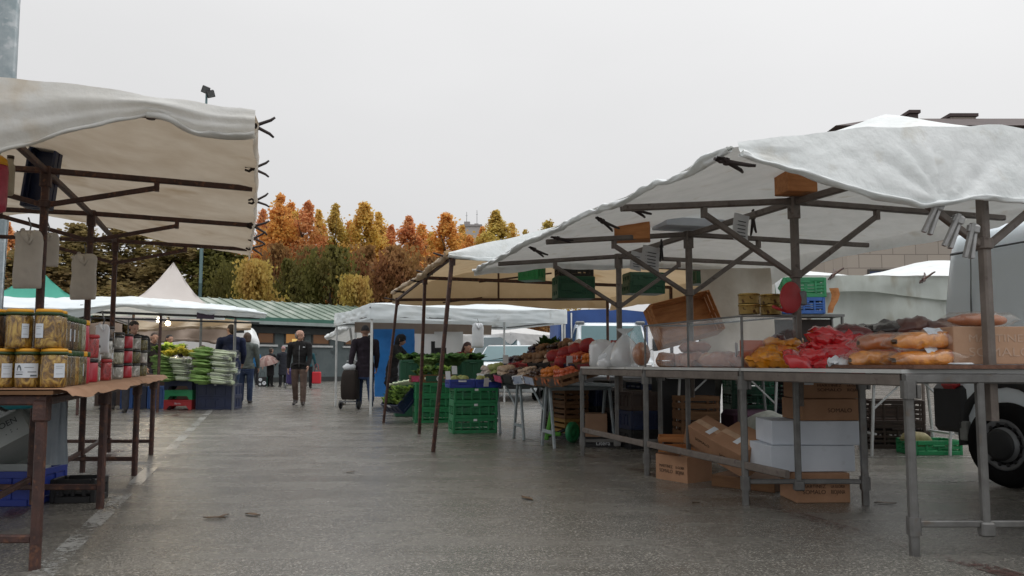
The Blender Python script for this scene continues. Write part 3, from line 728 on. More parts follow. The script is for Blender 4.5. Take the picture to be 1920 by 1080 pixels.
# ================================================================ lamp posts
lp = P(13, 80, 9.6); t = thing('lamp_post', 'thick galvanised lamp post rising behind the cream jar stall canopy', 'lamp post', (lp.x, lp.y, 0))
b = MB(); b.tube([(0, 0, 0), (0, 0, 3), (0.02, 0, 11)], [.135, .128, .10], 14); b.local('pole', M['galv'], t)
b = MB(); b.box((0, 0, .015), (.42, .42, .03)); b.local('base_plate', M['galv'], t)
b = MB(); b.tube([(0, 0, 10.9), (0, 0, 11.2), (.5, 0, 11.45), (1.1, 0, 11.5)], .05, 8); b.box((1.5, 0, 11.5), (.8, .3, .14), b=.04); b.local('lamp_head', M['lead'], t)
fp = P(377, 500, 50); ft = P(395, 168, 50)
t = thing('floodlight_mast', 'slim teal grey mast carrying two black floodlights', 'floodlight', (fp.x, fp.y, 0)); hz = ft.z
b = MB(); b.tube([(0, 0, 0), (0, 0, hz*.6), (0, 0, hz-.3)], [.14, .12, .07], 10); b.local('mast', mat('teal_painted_mast', (.13, .21, .22), (.10, .17, .18), 1, rough=.6), t)
for dx, dz, ry in ((-.08, -.40, .3), (.26, -.68, -.35)):
    b = MB(); R_ = Euler((radians(30), ry, radians(25))).to_matrix()
    b.box((dx+.05, -.1, hz+dz+.35), (.50, .22, .46), R_, .03); fl = b.local('floodlight', M['black_plastic'], t)
    b = MB(); b.box(V((dx+.05, -.1, hz+dz+.35))+R_ @ V((0, -.115, 0)), (.42, .012, .38), R_); b.local('lens', M['lead'], fl)
    b = MB(); b.tube([(0, 0, hz-.32), (dx, -.03, hz+dz+.25)], .035, 6); b.local('bracket', M['black_plastic'], t)
# ================================================================ vehicles
def loft(b, st, n=7):
    """st: stations (y, z0, zb, zr, wb, wr, wf): floor, belt, roof heights; half widths at belt, roof and floor; closed body"""
    rings = []
    for (y, z0, zb, zr, wb_, wr, wf) in st:
        half = [(wf*.96, z0), (wf, z0+.08), (wb_, lerp(z0, zb, .55)), (wb_*.985, zb)]
        for i in range(1, n+1):
            a = i/n; half.append((lerp(wb_*.985, wr, min(1, a*1.25)) if a < .8 else wr*sqrt(max(0, 1-((a-.8)/.2*.92)**2)), lerp(zb, zr, 1-(1-min(1, a/.86))**1.5 if a < .86 else 1)))
        rings.append([V((x, y, z)) for x, z in half]+[V((-x, y, z)) for x, z in half[::-1]])
    m = len(rings[0]); vs = [p for r in rings for p in r]
    fs = [(i*m+j, i*m+(j+1) % m, (i+1)*m+(j+1) % m, (i+1)*m+j) for i in range(len(st)-1) for j in range(m)]
    fs += [tuple(range(m))[::-1], tuple((len(st)-1)*m+j for j in range(m))]
    return b.add(vs, fs, True)
def wheel(parent, c, r=.32, w=.2, face=1):
    b = MB(); b.lathe([(r*.62, -w/2), (r*.9, -w/2), (r, -w/2+.04), (r, w/2-.04), (r*.9, w/2), (r*.62, w/2), (r*.6, 0)], c, 28, (face, 0, 0)); wl = b.local('wheel', M['tyre'], parent)
    b = MB(); b.lathe([(r*.62, w*.36), (r*.56, w*.42), (r*.5, w*.30), (r*.36, w*.32), (r*.3, w*.46), (.05, w*.5), (0, w*.5)], c, 24, (face, 0, 0)); b.local('rim', M['lead'], wl)
    return wl
def quad(b, p, th=.006):
    p = [V(q) for q in p]; n = (p[1]-p[0]).cross(p[3]-p[0]).normalized()*th
    b.add([q-n for q in p]+[q+n for q in p], [(0, 1, 2, 3)[::-1], (4, 5, 6, 7), (0, 1, 5, 4), (1, 2, 6, 5), (2, 3, 7, 6), (3, 0, 4, 7)])
def car(name, label, cat, loc, rot, W, HB, HR, LEN, hood, glass='teal_glass', rails=False):
    """front faces -y"""
    t = thing(name, label, cat, loc, rot); w = W/2
    st = [(0, .28, HB*.78, HB*.80, w*.86, w*.80, w*.80), (.12, .22, HB*.86, HB*.88, w*.95, w*.86, w*.92), (hood, .2, HB, HB+.02, w, w*.9, w*.95),
          (hood+.75, .2, HB+.02, HR-.04, w, w*.76, w*.95), (hood+1.1, .2, HB+.02, HR, w, w*.77, w*.95), (LEN-.5, .2, HB+.03, HR-.02, w, w*.75, w*.95), (LEN-.08, .25, HB, HB+.3, w*.94, w*.74, w*.9), (LEN, .3, HB*.8, HB*.82, w*.88, w*.8, w*.85)]
    b = MB(); loft(b, st); b.local('body', M['white_paint'], t)
    b = MB(); y0, y1 = hood+.05, hood+.74; quad(b, [(-w*.86, y0-.05, HB+.05), (w*.86, y0-.05, HB+.05), (w*.72, y1-.07, HR-.055), (-w*.72, y1-.07, HR-.055)], .02); b.local('windscreen', M[glass], t)
    for sx in (-1, 1):
        b = MB(); quad(b, [(sx*w*.985, hood+.35, HB+.08), (sx*w*.985, LEN-.55, HB+.08), (sx*w*.80, LEN-.65, HR-.12), (sx*w*.80, hood+.95, HR-.12)], .02); b.local('side_window', M['dark_glass'], t)
        wheel(t, (sx*(w-.1), .75, .31), .31, .2, sx); wheel(t, (sx*(w-.1), LEN-.8, .31), .31, .2, sx)
        b = MB(); b.box((sx*w*.72, .02, HB*.68), (.34, .12, .16), b=.03); b.local('headlight', M['chrome'], t)
        b = MB(); b.box((sx*(w+.1), hood+.45, HB+.1), (.2, .1, .14), b=.03); b.local('mirror', M['black_plastic'], t)
        if rails: b = MB(); b.tube([(sx*w*.72, hood+1.1, HR-.03), (sx*w*.72, hood+1.25, HR+.06), (sx*w*.72, LEN-.7, HR+.06), (sx*w*.72, LEN-.6, HR-.03)], .02, 6); b.local('roof_rail', M['black_plastic'], t)
    b = MB(); b.tube([(-w*.55, hood+.0, HB+.06), (w*.1, hood+.1, HB+.16)], .012, 5); b.local('wiper', M['black_plastic'], t)
    b = MB(); b.box((0, -.01, .42), (W*.8, .1, .2), b=.03); b.local('bumper', M['black_plastic'], t)
    return t
p = P(944, 700, 19.5); car('parked_car', 'white car with a pale green windscreen behind the vegetable stall', 'car', (p.x, p.y, 0), radians(-6), 1.75, .98, 1.47, 4.1, .95, 'teal_glass')
p = P(922, 690, 26); car('parked_van', 'white van with roof rails parked behind the smaller white car', 'van', (p.x, p.y, 0), radians(-8), 1.85, 1.2, 1.93, 4.6, .7, 'dark_glass', True)
# truck with a blue canvas body
p = P(1158, 700, 19.3); tr = thing('truck', 'white cab truck with a blue canvas covered body', 'truck', (p.x, p.y, 0), radians(2))
w = .98; st = [(0, .45, .92, .97, w*.9, w*.84, w*.86), (.1, .4, 1.0, 1.03, w*.97, w*.88, w*.95), (.42, .4, 1.1, 1.13, w, w*.9, w), (1.02, .4, 1.16, 1.98, w, w*.86, w), (1.5, .4, 1.22, 2.06, w, w*.86, w), (2.0, .4, 1.22, 2.06, w, w*.86, w)]
b = MB(); loft(b, st); b.local('cab', M['white_paint'], tr)
b = MB(); quad(b, [(-w*.88, .40, 1.15), (w*.88, .40, 1.15), (w*.80, .955, 1.935), (-w*.80, .955, 1.935)], .02); ws = b.local('windscreen', M['teal_glass'], tr)
b = MB(); b.box((-.5, .60, 1.52), (.10, .02, .05)); b.local('sticker', M['paper'], ws)
for sx in (-1, 1):
    b = MB(); quad(b, [(sx*w*1.0, .85, 1.3), (sx*w*1.0, 1.8, 1.3), (sx*w*.88, 1.8, 1.9), (sx*w*.88, 1.2, 1.9)], .02); b.local('side_window', M['dark_glass'], tr)
    b = MB(); b.box((sx*w*.82, 1.1, 2.03), (.24, .2, .09), b=.03); b.local('marker_lamp', M['lead'], tr)
    b = MB(); b.box((sx*(w+.14), .7, 1.45), (.16, .08, .34), b=.03); b.tube([(sx*w, .7, 1.3), (sx*(w+.13), .7, 1.35)], .015, 6); b.local('mirror', M['black_plastic'], tr)
    wheel(tr, (sx*(w-.12), .85, .36), .36, .22, sx); wheel(tr, (sx*(w-.12), 4.6, .36), .36, .22, sx)
    b = MB(); b.box((sx*.7, .0, .85), (.32, .1, .2), b=.03); b.local('headlight', M['chrome'], tr)
b = MB(); b.box((0, -.03, .52), (1.7, .14, .24), b=.03); b.local('bumper', M['black_plastic'], tr)
M['canvas_blue'] = mat('blue_truck_canvas', (.025, .075, .25), (.018, .055, .19), 1.4, rough=.6, wrinkle=.3, wscale=1.5)
b = MB(); rows = []
for (z, hx) in ((.75, 1.22), (1.6, 1.23), (2.2, 1.22), (2.40, 1.12), (2.46, .6), (2.48, 0), (2.46, -.6), (2.40, -1.12), (2.2, -1.22), (1.6, -1.23), (.75, -1.22)): rows.append([V((hx, y, z+.02*noise.noise(V((hx, y, z))*2))) for y in (2.1, 2.9, 3.7, 4.5, 5.6)])
b.grid(rows); n = len(b.v)
b.add([r[0] for r in rows], [tuple(range(11))]); b.add([r[-1] for r in rows], [tuple(range(11))[::-1]]); b.local('canvas', M['canvas_blue'], tr)
b = MB(); b.box((0, 3.8, .62), (2.4, 3.7, .22)); b.local('load_bed', M['lead'], tr)
for dx in (-1.18, -.92): b = MB(); b.tube([(dx, 2.06, .7), (dx, 2.06, 2.36)], .022, 6); b.local('rail', M['sill'], tr)
# big van beside the near stall, alongside the aisle
van = thing('delivery_van', 'large white delivery van parked alongside the stall with a grimy black wheel', 'van', ST(5.5, 5.13), YAW_A)
def vst(y, k=1.0, zr=2.08): return (y, .34, 1.45, zr, .97*k, .83*k, .95*k)
b = MB(); o_ = 1.0   # local: x across (centre at +o_), y along the aisle; rear end at y=0, nose towards -y
st = [(0, .40, 1.40, 1.99, .90, .77, .90), (-.05, .36, 1.44, 2.05, .95, .81, .94), (-.14, .34, 1.45, 2.08, .97, .83, .95), (-1.2, .34, 1.45, 2.10, .975, .84, .955), (-2.4, .34, 1.45, 2.11, .975, .84, .955), (-3.6, .34, 1.42, 2.1, .975, .84, .955),
      (-4.1, .34, 1.3, 2.0, .97, .80, .95), (-4.7, .34, 1.18, 1.3, .95, .78, .94), (-5.3, .34, 1.0, 1.03, .92, .74, .9), (-5.42, .4, .85, .88, .84, .68, .84)]
loft(b, st, 9)
for i in range(len(b.v)): b.v[i].x += o_
M['van_paint'] = mat('pale_van_paint', (.82, .90, .95), (.78, .86, .91), .8, rough=.32, coat=.4, spots=(.60, .65, .68), spot_scale=2.2, spot_at=.74)
M['van_trim'] = mat('black_van_trim', (.016, .017, .019), (.011, .012, .013), 4, rough=.6)
M['grime'] = mat('grimy_pale_panel', (.30, .32, .30), (.2, .21, .2), 3, rough=.7)
b.local('body', M['van_paint'], van)
b = MB(); b.box((o_, .03, .56), (1.94, .22, .36), b=.06); b.box((.055, -.07, .58), (.10, .34, .40), b=.04); b.local('bumper', M['van_trim'], van)
b = MB(); b.box((.02, -2.5, .70), (.03, 2.7, .14), b=.01); b.local('side_trim', M['van_trim'], van)
b = MB(); b.box((.03, -.215, .40), (.05, .08, .16), b=.01); b.local('mud_panel', M['grime'], van)
b = MB(); b.box((.04, -2.1, 1.24), (.02, 2.2, .10), b=.008); b.local('side_moulding', M['van_trim'], van)
b = MB(); b.box((.022, -.10, .95), (.10, .16, .42), b=.03); b.local('tail_lamp', M['red_plastic'], van)
b = MB(); b.tube([(.085, -.10, 1.88), (.085, -1.5, 1.90), (.085, -3.5, 1.90)], .012, 6); b.local('roof_gutter', M['lead'], van)
b = MB(); b.tube([(.055, -.32, 1.86), (.033, -.32, 1.45), (.03, -.30, .8)], .006, 5); b.local('door_seam', M['lead'], van)
for y in (-.60, -4.3):
    b = MB(); rows = []
    for k in range(13):
        a = pi*(k/12)*1.12-.19; rows.append([V((.03-.0, y+.46*cos(a), .36+.47*sin(a))), V((.012, y+.40*cos(a), .36+.41*sin(a))), V((.10, y+.385*cos(a), .36+.395*sin(a)))])
    b.grid(rows); 
    b.box((.16, y, .48), (.2, .78, .5)); b.local('wheel_arch', M['van_trim'], van)
    for x_, fc in ((.06, -1), (1.94, 1)):
        c = (x_, y, .325); r, w_ = .325, .23
        b = MB(); b.lathe([(r*.6, -w_/2), (r*.9, -w_/2), (r, -w_/2+.05), (r, w_/2-.05), (r*.9, w_/2), (r*.64, w_/2), (r*.6, w_/2-.03)], c, 40, (fc, 0, 0)); wl = b.local('wheel', M['tyre'], van)
        b = MB(); b.lathe([(r*.63, w_*.36), (r*.60, w_*.44), (r*.52, w_*.40), (r*.42, w_*.33), (r*.40, w_*.5), (r*.30, w_*.56), (r*.1, w_*.58), (r*.09, w_*.52), (0, w_*.52)], c, 36, (fc, 0, 0)); rim = b.local('rim', M['lead'], wl)
        b = MB(); b.lathe([(r*.36, w_*.50), (r*.38, w_*.58), (r*.30, w_*.62), (r*.08, w_*.64), (0, w_*.63)], c, 30, (fc, 0, 0)); b.local('hub_cap', M['van_trim'], wl)
        for q in range(14):
            a = 2*pi*q/14; b = MB(); b.lathe([(.016, 0), (.016, .006), (0, .006)], V(c)+V((fc*w_*.40, cos(a)*r*.475, sin(a)*r*.475)), 8, (fc, 0, 0)); b.local('vent_hole', M['black_plastic'], wl)
# ================================================================ stall frames and canopies
def clamp(loc, yaw, pitch, label, m, size=.15, group='spring clamps on the canopies', spread=.42, roll=0.0):
    """spring clamp: two crossing arms on a pivot; local +x are the handles"""
    k = size/.15
    o = thing('spring_clamp', label, 'clamp', loc, Euler((roll, pitch, yaw)), group)
    for sg in (-1, 1):
        b = MB(); a = spread*sg
        b.tube([V((-.065, -.012*sg, 0))*k, V((-.03, -.024*sg, 0))*k, V((0, 0, 0))*k, V((.05*cos(a), .05*sin(a), 0))*k, V((.12*cos(a), .12*sin(a), 0))*k, V((.155*cos(a*1.15), .155*sin(a*1.15), 0))*k], [.010*k, .012*k, .014*k, .012*k, .011*k, .008*k], 7)
        b.local('handle', m, o)
    b = MB(); b.lathe([(0, -.018), (.016, -.018), (.016, .018), (0, .018)], (0, 0, 0), 10, (0, 0, 1)); b.v = [v*k for v in b.v]; b.local('pivot', m, o)
    return o
M['clamp_dark'] = mat('dark_clamp_paint', (.03, .017, .016), (.018, .012, .012), 20, rough=.6)
M['clamp_steel'] = mat('bare_clamp_steel', (.42, .42, .42), (.3, .3, .3), 20, rough=.4, metal=.7)

def frame(poles, ztop, zend, Lf, Lr, zr, m, w, root, collar, brace_L, prow, zfoot=.2, rear_poles=(0, 1, 2, 3), braces=True, fs=-1, dz=(0, 0, 0, 0)):
    """row of poles with rafters to the front and beams to the back, a long top beam, V braces and collars"""
    pl = [V((x, y, 0)) for x, y in poles]; n = len(pl); PX = globals()['PX']*(-fs)
    zt0, ze0, zr0 = ztop, zend, zr
    for i, q in enumerate(pl):
        ztop, zend, zr = zt0+dz[i], ze0+dz[i], zr0+dz[i]
        b = MB(); b.beam(q+V((0, 0, zfoot)), q+V((0, 0, ztop)), w, w, AX); b.build('pole', m, root)
        b = MB(); b.beam(q+V((0, 0, ztop-w*2.4)), q+V((0, 0, ztop+w*.6)), w*1.45, w*1.45, AX); b.build('sleeve', m, root)
        b = MB(); b.beam(q+PX*(-Lf)+V((0, 0, zend)), q-PX*w*.75+V((0, 0, ztop)), w*.85, w*.85); b.build('rafter', m, root)
        b = MB(); b.beam(q+PX*w*.75+V((0, 0, ztop)), q+PX*Lr+V((0, 0, zr)), w*.85, w*.85); b.build('beam', m, root)
        if i in rear_poles:
            r = q+PX*Lr; b = MB(); b.beam(r+V((0, 0, 0)), r+V((0, 0, zr+.02)), w, w, AX); b.build('pole', m, root)
        b = MB(); b.lathe([(w*.62, -w*.6), (w*.85, -w*.5), (w*.85, w*.5), (w*.62, w*.6)], q+V((0, 0, collar)), 12, None, False); b.build('collar', m, root)
        if braces and not (i == 0 and fs > 0):
            for sg in (-1, 1):
                L = brace_L*sg; zz = lerp(ztop, zend, brace_L/Lf) if sg < 0 else lerp(ztop, zr, brace_L/Lr)
                a = q+PX*(w*.8*sg)+V((0, 0, collar)); e = q+PX*L+V((0, 0, zz-w*1.2))
                b = MB(); b.beam(a, e, w*.62, w*.75); b.beam(e-V((0, 0, w*.5)), e+V((0, 0, w*.85)), w*.7, w*.9, AX); b.build('brace', m, root)
    for i in range(n-1):
        d = (pl[i+1]-pl[i]).normalized()
        b = MB(); b.beam(pl[i]+d*w*.8+V((0, 0, zt0+dz[i]-w*.1)), pl[i+1]-d*w*.8+V((0, 0, zt0+dz[i+1]-w*.1)), w*.8, w*.95); b.build('top_beam', m, root)
    return pl

# ---------------------------------------------------------------- jar stall (rusty frame, cream canopy)
LT = [(-2.21, 3.64), (-2.71, 5.14), (-3.22, 6.64), (-3.78, 8.14)]
LP = [(x-.46, y) for x, y in LT]
jar_stall = thing('market_stall', 'jar stall with a rusty frame and a cream canopy clipped to its edges', 'market stall', (LP[1][0], LP[1][1], 0))
frame(LP, 2.26, 2.23, 1.33, 2.2, 2.24, M['rust'], .046, jar_stall, 2.03, .69, None, zfoot=.17, fs=1, dz=(.0, 0, 0, 0))
d0 = (V((*LP[0], 0))-V((*LP[1], 0)))
def canopy_pt(poles, k, L):
    if poles is LP or poles is LT: L = -L
    n = len(poles)-1; i = max(0, min(n-1, int(math.floor(k)))); a, c = V((*poles[i], 0)), V((*poles[i+1], 0))
    return a+(c-a)*(k-i)+PX*(-L)
ctrl = []
for k, zs in ((-.06, (2.33, 2.365, 2.42, 2.50, 2.60, 2.36, 2.1)), (.5, (2.235, 2.30, 2.36, 2.50, 2.62, 2.36, 2.1)), (1.5, (2.245, 2.29, 2.35, 2.48, 2.60, 2.34, 2.1)), (2.5, (2.23, 2.29, 2.34, 2.48, 2.58, 2.34, 2.1)), (3.22, (2.22, 2.28, 2.33, 2.46, 2.56, 2.32, 2.08))):
    ctrl.append([canopy_pt(LP, k, L)+V((0, 0, z)) for L, z in zip((1.35, .95, .45, -.15, -1.0, -1.8, -2.6), zs)])
SIL = [(-900, 96), (-300, 130), (-60, 152), (0, 160), (120, 168), (240, 180), (340, 194), (470, 214), (520, 222)]
for L_i, L in enumerate((1.35, .95, .45, -.15, -1.0)):
    p = ctrl[0][L_i]; z_ = p.z
    for _ in range(3): z_ = P(proj(V((p.x, p.y, z_)))[0], interp(proj(V((p.x, p.y, z_)))[0], SIL), p.y).z
    ctrl[0][L_i] = V((p.x, p.y, z_))
b = MB(); rows = sheet(ctrl, 10, 8, .022, 2.2, 3); b.grid(rows)
# side flap along the aisle edge, hanging a hand's width with a waving hem
ev = [r[0] for r in rows]; fl = []
for i, p in enumerate(ev):
    q = i/len(ev); dz = -.06-.05*abs(noise.noise(p*2.6)); wv = .035*noise.noise(p*3.3+V((5, 0, 0)))
    fl.append([p, p+PX*(.02+wv*.4)+V((0, 0, dz*.5)), p+PX*(.0+wv)+V((0, 0, dz))])
b.grid(fl)
b.build('canopy', M['tarp_tan'], jar_stall)
# near end flap: bunched cloth folded over the first rafter
b = MB(); near = rows[0]; fl = []
hemz = lambda x: x
nn = len(near)
for j, p in enumerate(near):
    L = (p-V((*LP[0], p.z))).dot(PX)
    px_, py_ = proj(p-AX*.06); tgt = interp(px_, [(-700, 340), (-60, 300), (0, 277), (60, 263), (140, 243), (220, 225), (283, 209), (325, 226), (370, 246), (430, 253), (486, 251)])
    q_ = p-AX*.06; dz = max(.01, p.z-P(px_, tgt, q_.y).z)
    col_ = []
    for q in range(13):
        f = q/12; w_ = -.016*ridge(V((L*.5+f*.35, f*.75, 4)), 3.4)-.008*ridge(V((L*.5+f*.5, f*.9, 2)), 8)+noise.noise(V((L*1.5+f*2.5, f*4, 1)))*.02
        col_.append(p+V((0, 0, .012*(1-f)-dz*f))-AX*(.045+.03*sin(pi*f)+w_*min(1, f*3)))
    fl.append(col_)
b.grid(fl)
hem(b, [c[-1] for c in fl][:11:2], .022, 6, 3, 9)
hem(b, [c[-1] for c in fl][10::6], .012, 6, 3, 8)
b.build('end_flap', mat('stained_white_tarpaulin', (.74, .75, .74), (.60, .59, .55), 2.4, rough=.55, trans=.25, tint=(1, .93, .85), spots=(.60, .55, .47), spot_scale=3.2, spot_at=.63, bump=.35, bscale=16, wrinkle=.6, wscale=4), jar_stall)
# the table: four trestles set across, long rails, board
jt = thing('stall_table', 'rusty trestle table under the jars with brown paper on its top', 'table', (LT[1][0], LT[1][1], 0))
TZ = .80
for (x, y) in LT:
    for dx, zt, nm in ((0, TZ-.03, 'leg'), (-.92, TZ-.03, 'leg')):
        b = MB(); b.beam((x+dx, y, 0), (x+dx, y, zt), .042, .042, V((0, 1, 0))); b.build(nm, M['rust'], jt)
    b = MB(); b.beam((x-.46, y+.03, .02), (x-.46, y+.03, .17), .038, .038, V((0, 1, 0))); b.build('leg', M['rust'], jt)
    b = MB(); b.beam((x-.90, y, .14), (x-.021, y, .14), .032, .036); b.build('cross_bar', M['rust'], jt)
    b = MB(); b.beam((x-.95, y, TZ-.02), (x+.03, y, TZ-.02), .045, .05); b.build('top_bar', M['rust'], jt)
    b = MB(); b.box((x, y, TZ-.07), (.062, .062, .10), b=.008); b.build('socket', M['rust'], jt)
for i in range(3):
    a, c = V((*LT[i], 0)), V((*LT[i+1], 0))
    b = MB(); b.beam(a+V((-.46, .03, .19)), c+V((-.46, -.03, .19)), .03, .036); b.build('stretcher', M['rust'], jt)
    b = MB(); b.beam(a+V((0, .03, TZ-.025)), c+V((0, -.03, TZ-.025)), .034, .04); b.build('rail', M['rust'], jt)
b = MB(); n1 = V((.951, .31, 0))
b.add([V((LT[0][0]+.075, LT[0][1]-.05, TZ+.006)), V((LT[3][0]+.075, LT[3][1]+.1, TZ+.006)), V((LT[3][0]-1.0, LT[3][1]+.1, TZ+.006)), V((LT[0][0]-1.0, LT[0][1]-.05, TZ+.006)),
       V((LT[0][0]+.075, LT[0][1]-.05, TZ+.024)), V((LT[3][0]+.075, LT[3][1]+.1, TZ+.024)), V((LT[3][0]-1.0, LT[3][1]+.1, TZ+.024)), V((LT[0][0]-1.0, LT[0][1]-.05, TZ+.024))],
      [(0, 1, 2, 3), (4, 7, 6, 5), (0, 4, 5, 1), (1, 5, 6, 2), (2, 6, 7, 3), (3, 7, 4, 0)]); b.build('tabletop', M['wood_brown'], jt)
# brown paper with a torn, curling edge over the front
for (k0, k1, sd, lab) in ((-.04, 1.55, 1, 'brown kraft paper spread under the big jars with a curled torn edge'), (1.58, 3.1, 2, 'brown kraft paper under the small tins at the far half of the jar table')):
    rows = []; nk = 26
    for i in range(nk+1):
        k = lerp(k0, k1, i/nk); q = canopy_pt(LT, k, 0); w_ = noise.noise(V((k*3.1, sd, 0))); w2 = noise.noise(V((k*9, 0, sd)))
        ov = .055+.03*w_+.03*w2 + .025*(1 if sd == 1 else .5)*sin(pi*i/nk)
        rows.append([q+V((-.95, 0, TZ+.03)), q+V((-.4, 0, TZ+.03)), q+PX*.085+V((0, 0, TZ+.031)), q+PX*(.075+ov*.6)+V((0, 0, TZ+.022-.02*w_)), q+PX*(.075+ov)+V((0, 0, TZ+.0-.035*abs(w_)))])
    b = MB(); b.grid(rows); single(b, 'kraft_paper', M['kraft'], lab, 'paper')
JT_TOP = TZ+.032
for (px, py, d, yaw, pit, lab) in ((471, 236, 4.05, .1, .05, 'dark clamp on the pointed near corner of the cream jar stall canopy'),
    (468, 316, 5.0, .05, .0, 'dark clamp half way up the near edge of the cream canopy, under the corner one'),
    (472, 377, 5.9, .1, -.1, 'dark clamp beside the longest rusty rafter end of the cream canopy'),
    (470, 424, 7.0, .2, .1, 'dark clamp against the orange trees on the cream canopy edge'),
    (470, 447, 7.8, -.2, .0, 'dark clamp just above the lowest one on the cream canopy edge'),
    (466, 465, 8.4, .1, .15, 'lowest dark clamp at the far corner of the cream canopy')):
    p = P(px+6, py, d); clamp(p, yaw, pit, lab, M['clamp_dark'], .115 if d < 7 else .14, roll=radians(90))
b = MB(); kp = P(283, 213, 3.93); b.lathe([(0, -.03), (.022, -.03), (.022, .02), (.03, .02), (.03, .03), (0, .03)], kp, 10); b.build('peg', M['rust'], jar_stall)

# ---------------------------------------------------------------- big aluminium stall (white canopy)
RT = [(2.0, 3.9), (1.58, 5.28), (1.15, 6.64), (.73, 8.05)]
RP = [(2.45, 3.95), (1.97, 5.30), (1.55, 6.68), (1.13, 8.08)]
big_stall = thing('market_stall', 'big stall with an aluminium pole frame and a sagging white canopy', 'market stall', (RP[1][0], RP[1][1], 0))
frame(RP, 2.08, 1.95, 1.33, 1.95, 2.08, M['alu_dark'], .05, big_stall, 1.57, .72, None, zfoot=.66, rear_poles=(0,))
ctrl = []
for k, zs in ((-.0, (1.945, 2.085, 2.17, 2.2, 2.12)), (.42, (1.955, 2.15, 2.45, 2.33, 2.14)), (1.0, (1.965, 2.12, 2.28, 2.26, 2.14)), (2, (1.975, 2.11, 2.22, 2.23, 2.13)), (3, (1.96, 2.09, 2.17, 2.2, 2.12)), (3.32, (1.93, 2.04, 2.06, 2.12, 2.06))):
    ctrl.append([canopy_pt(RP, k, L)+V((0, 0, z)) for L, z in zip((1.46 if k > 0 else 1.52, .78, 0, -1.0, -2.0), zs)])
rows = sheet(ctrl, 11, 12, .018, 1.9, 8, True, .008); b = MB(); b.grid(rows)
eave = [r[0] for r in rows]
hem(b, [eave[0]]+[p+V((0, 0, -.02+.02*noise.noise(p*2))) for p in eave[4::5]]+[eave[-1]], .022, 6, 2)
b.build('canopy', M['tarp'], big_stall)
# near end: panel hanging from the first rafter down to a bunched hem
fl = []; near = []
for a_, c_ in zip(rows[0], rows[0][1:]): near += [a_, a_.lerp(c_, .5)]
near.append(rows[0][-1]); nn = len(near); CL_ = P(1762, 384, 3.75)
for j, p in enumerate(near):
    L = -(p-V((*RP[0], p.z))).dot(PX)
    px_, py_ = proj(p-AX*.12); tgt = interp(px_, [(1380, 288), (1440, 306), (1480, 321), (1560, 351), (1640, 375), (1740, 391), (1775, 384), (1800, 374), (1850, 377), (1920, 384), (2100, 396), (2600, 420)])
    q_ = p-AX*.12; dz = max(.01, p.z-P(px_, tgt, q_.y).z)
    out_ = .06+.09*min(1, (1.52-L)/.5)
    col_ = []
    for q in range(15):
        f = q/14; wp = p+V((0, 0, -dz*f)); dx_ = (wp-CL_).dot(PX); dz_ = max(.01, wp.z-CL_.z+.03); an_ = atan2(dx_, dz_)
        cr_ = .016*(abs(sin(6.5*an_+.4))-.5)*exp(-(hypot(dx_, dz_)/.42)**2)*2-.012*ridge(V((L*.6+f*.3, f*.25, 3)), 3)*min(1, f*2)-.008*ridge(V((L*.5-f*.4, f*.6, 9)), 7)
        w_ = .010*noise.noise(V((L*2.6, f*1.5, 2)))+cr_
        col_.append(p+V((0, 0, .01-dz*f))-AX*(.06+out_*f*.6+w_*min(1, f*3)))
    fl.append(col_)
b = MB(); b.grid(fl); hp = [c[-1] for c in fl]
hem(b, [hp[0]+V((0, 0, .0))]+hp[2:-1:3]+[hp[-1]], .016, 6, 7, 12)
b.build('end_flap', M['tarp'], big_stall)
# back flap hanging over the rear beam, gathered once
fl = []; back = [r[-1] for r in rows]
for j, p in enumerate(back):
    t_ = j/(len(back)-1); dz = .05+.04*noise.noise(V((t_*5, 3, 0)))+.07*abs(sin(t_*pi*3))+.14*max(0, (t_-.55)/.45)-.06*max(0, 1-abs(t_-.36)/.06)
    fl.append([p, p+PX*.05+V((0, 0, -dz*.5)), p+PX*(.03+.05*noise.noise(p*3))+V((0, 0, -dz))])
b = MB(); b.grid(fl); b.build('back_flap', M['tarp'], big_stall)
# far end flap
fl = []; far = rows[-1]
for j, p in enumerate(far):
    dz = .05+.05*abs(noise.noise(p*2.2)); fl.append([p, p+AX*.03+V((0, 0, -dz*.5)), p+AX*.02+V((0, 0, -dz))])
b = MB(); b.grid(fl); b.build('far_flap', M['tarp'], big_stall)
# hanging curtain at the far back corner
q0, q1 = canopy_pt(RP, 3.06, -1.05), canopy_pt(RP, 3.06, -1.98); ctrl = []
for f in (0, .3, .65, 1):
    r = []
    for g_ in (0, .25, .5, .75, 1):
        p = q0.lerp(q1, g_); r.append(p+V((0, 0, lerp(2.0, .88, f)+.05*g_*(1-f)))+AX*(.04*sin(g_*9+f*2)))
    ctrl.append(r)
b = MB(); b.grid(sheet(ctrl, 6, 6, .02, 3, 4)); single(b, 'curtain', M['tarp_tan'], 'cream cloth curtain hanging behind the gold cans at the back of the big stall', 'curtain')
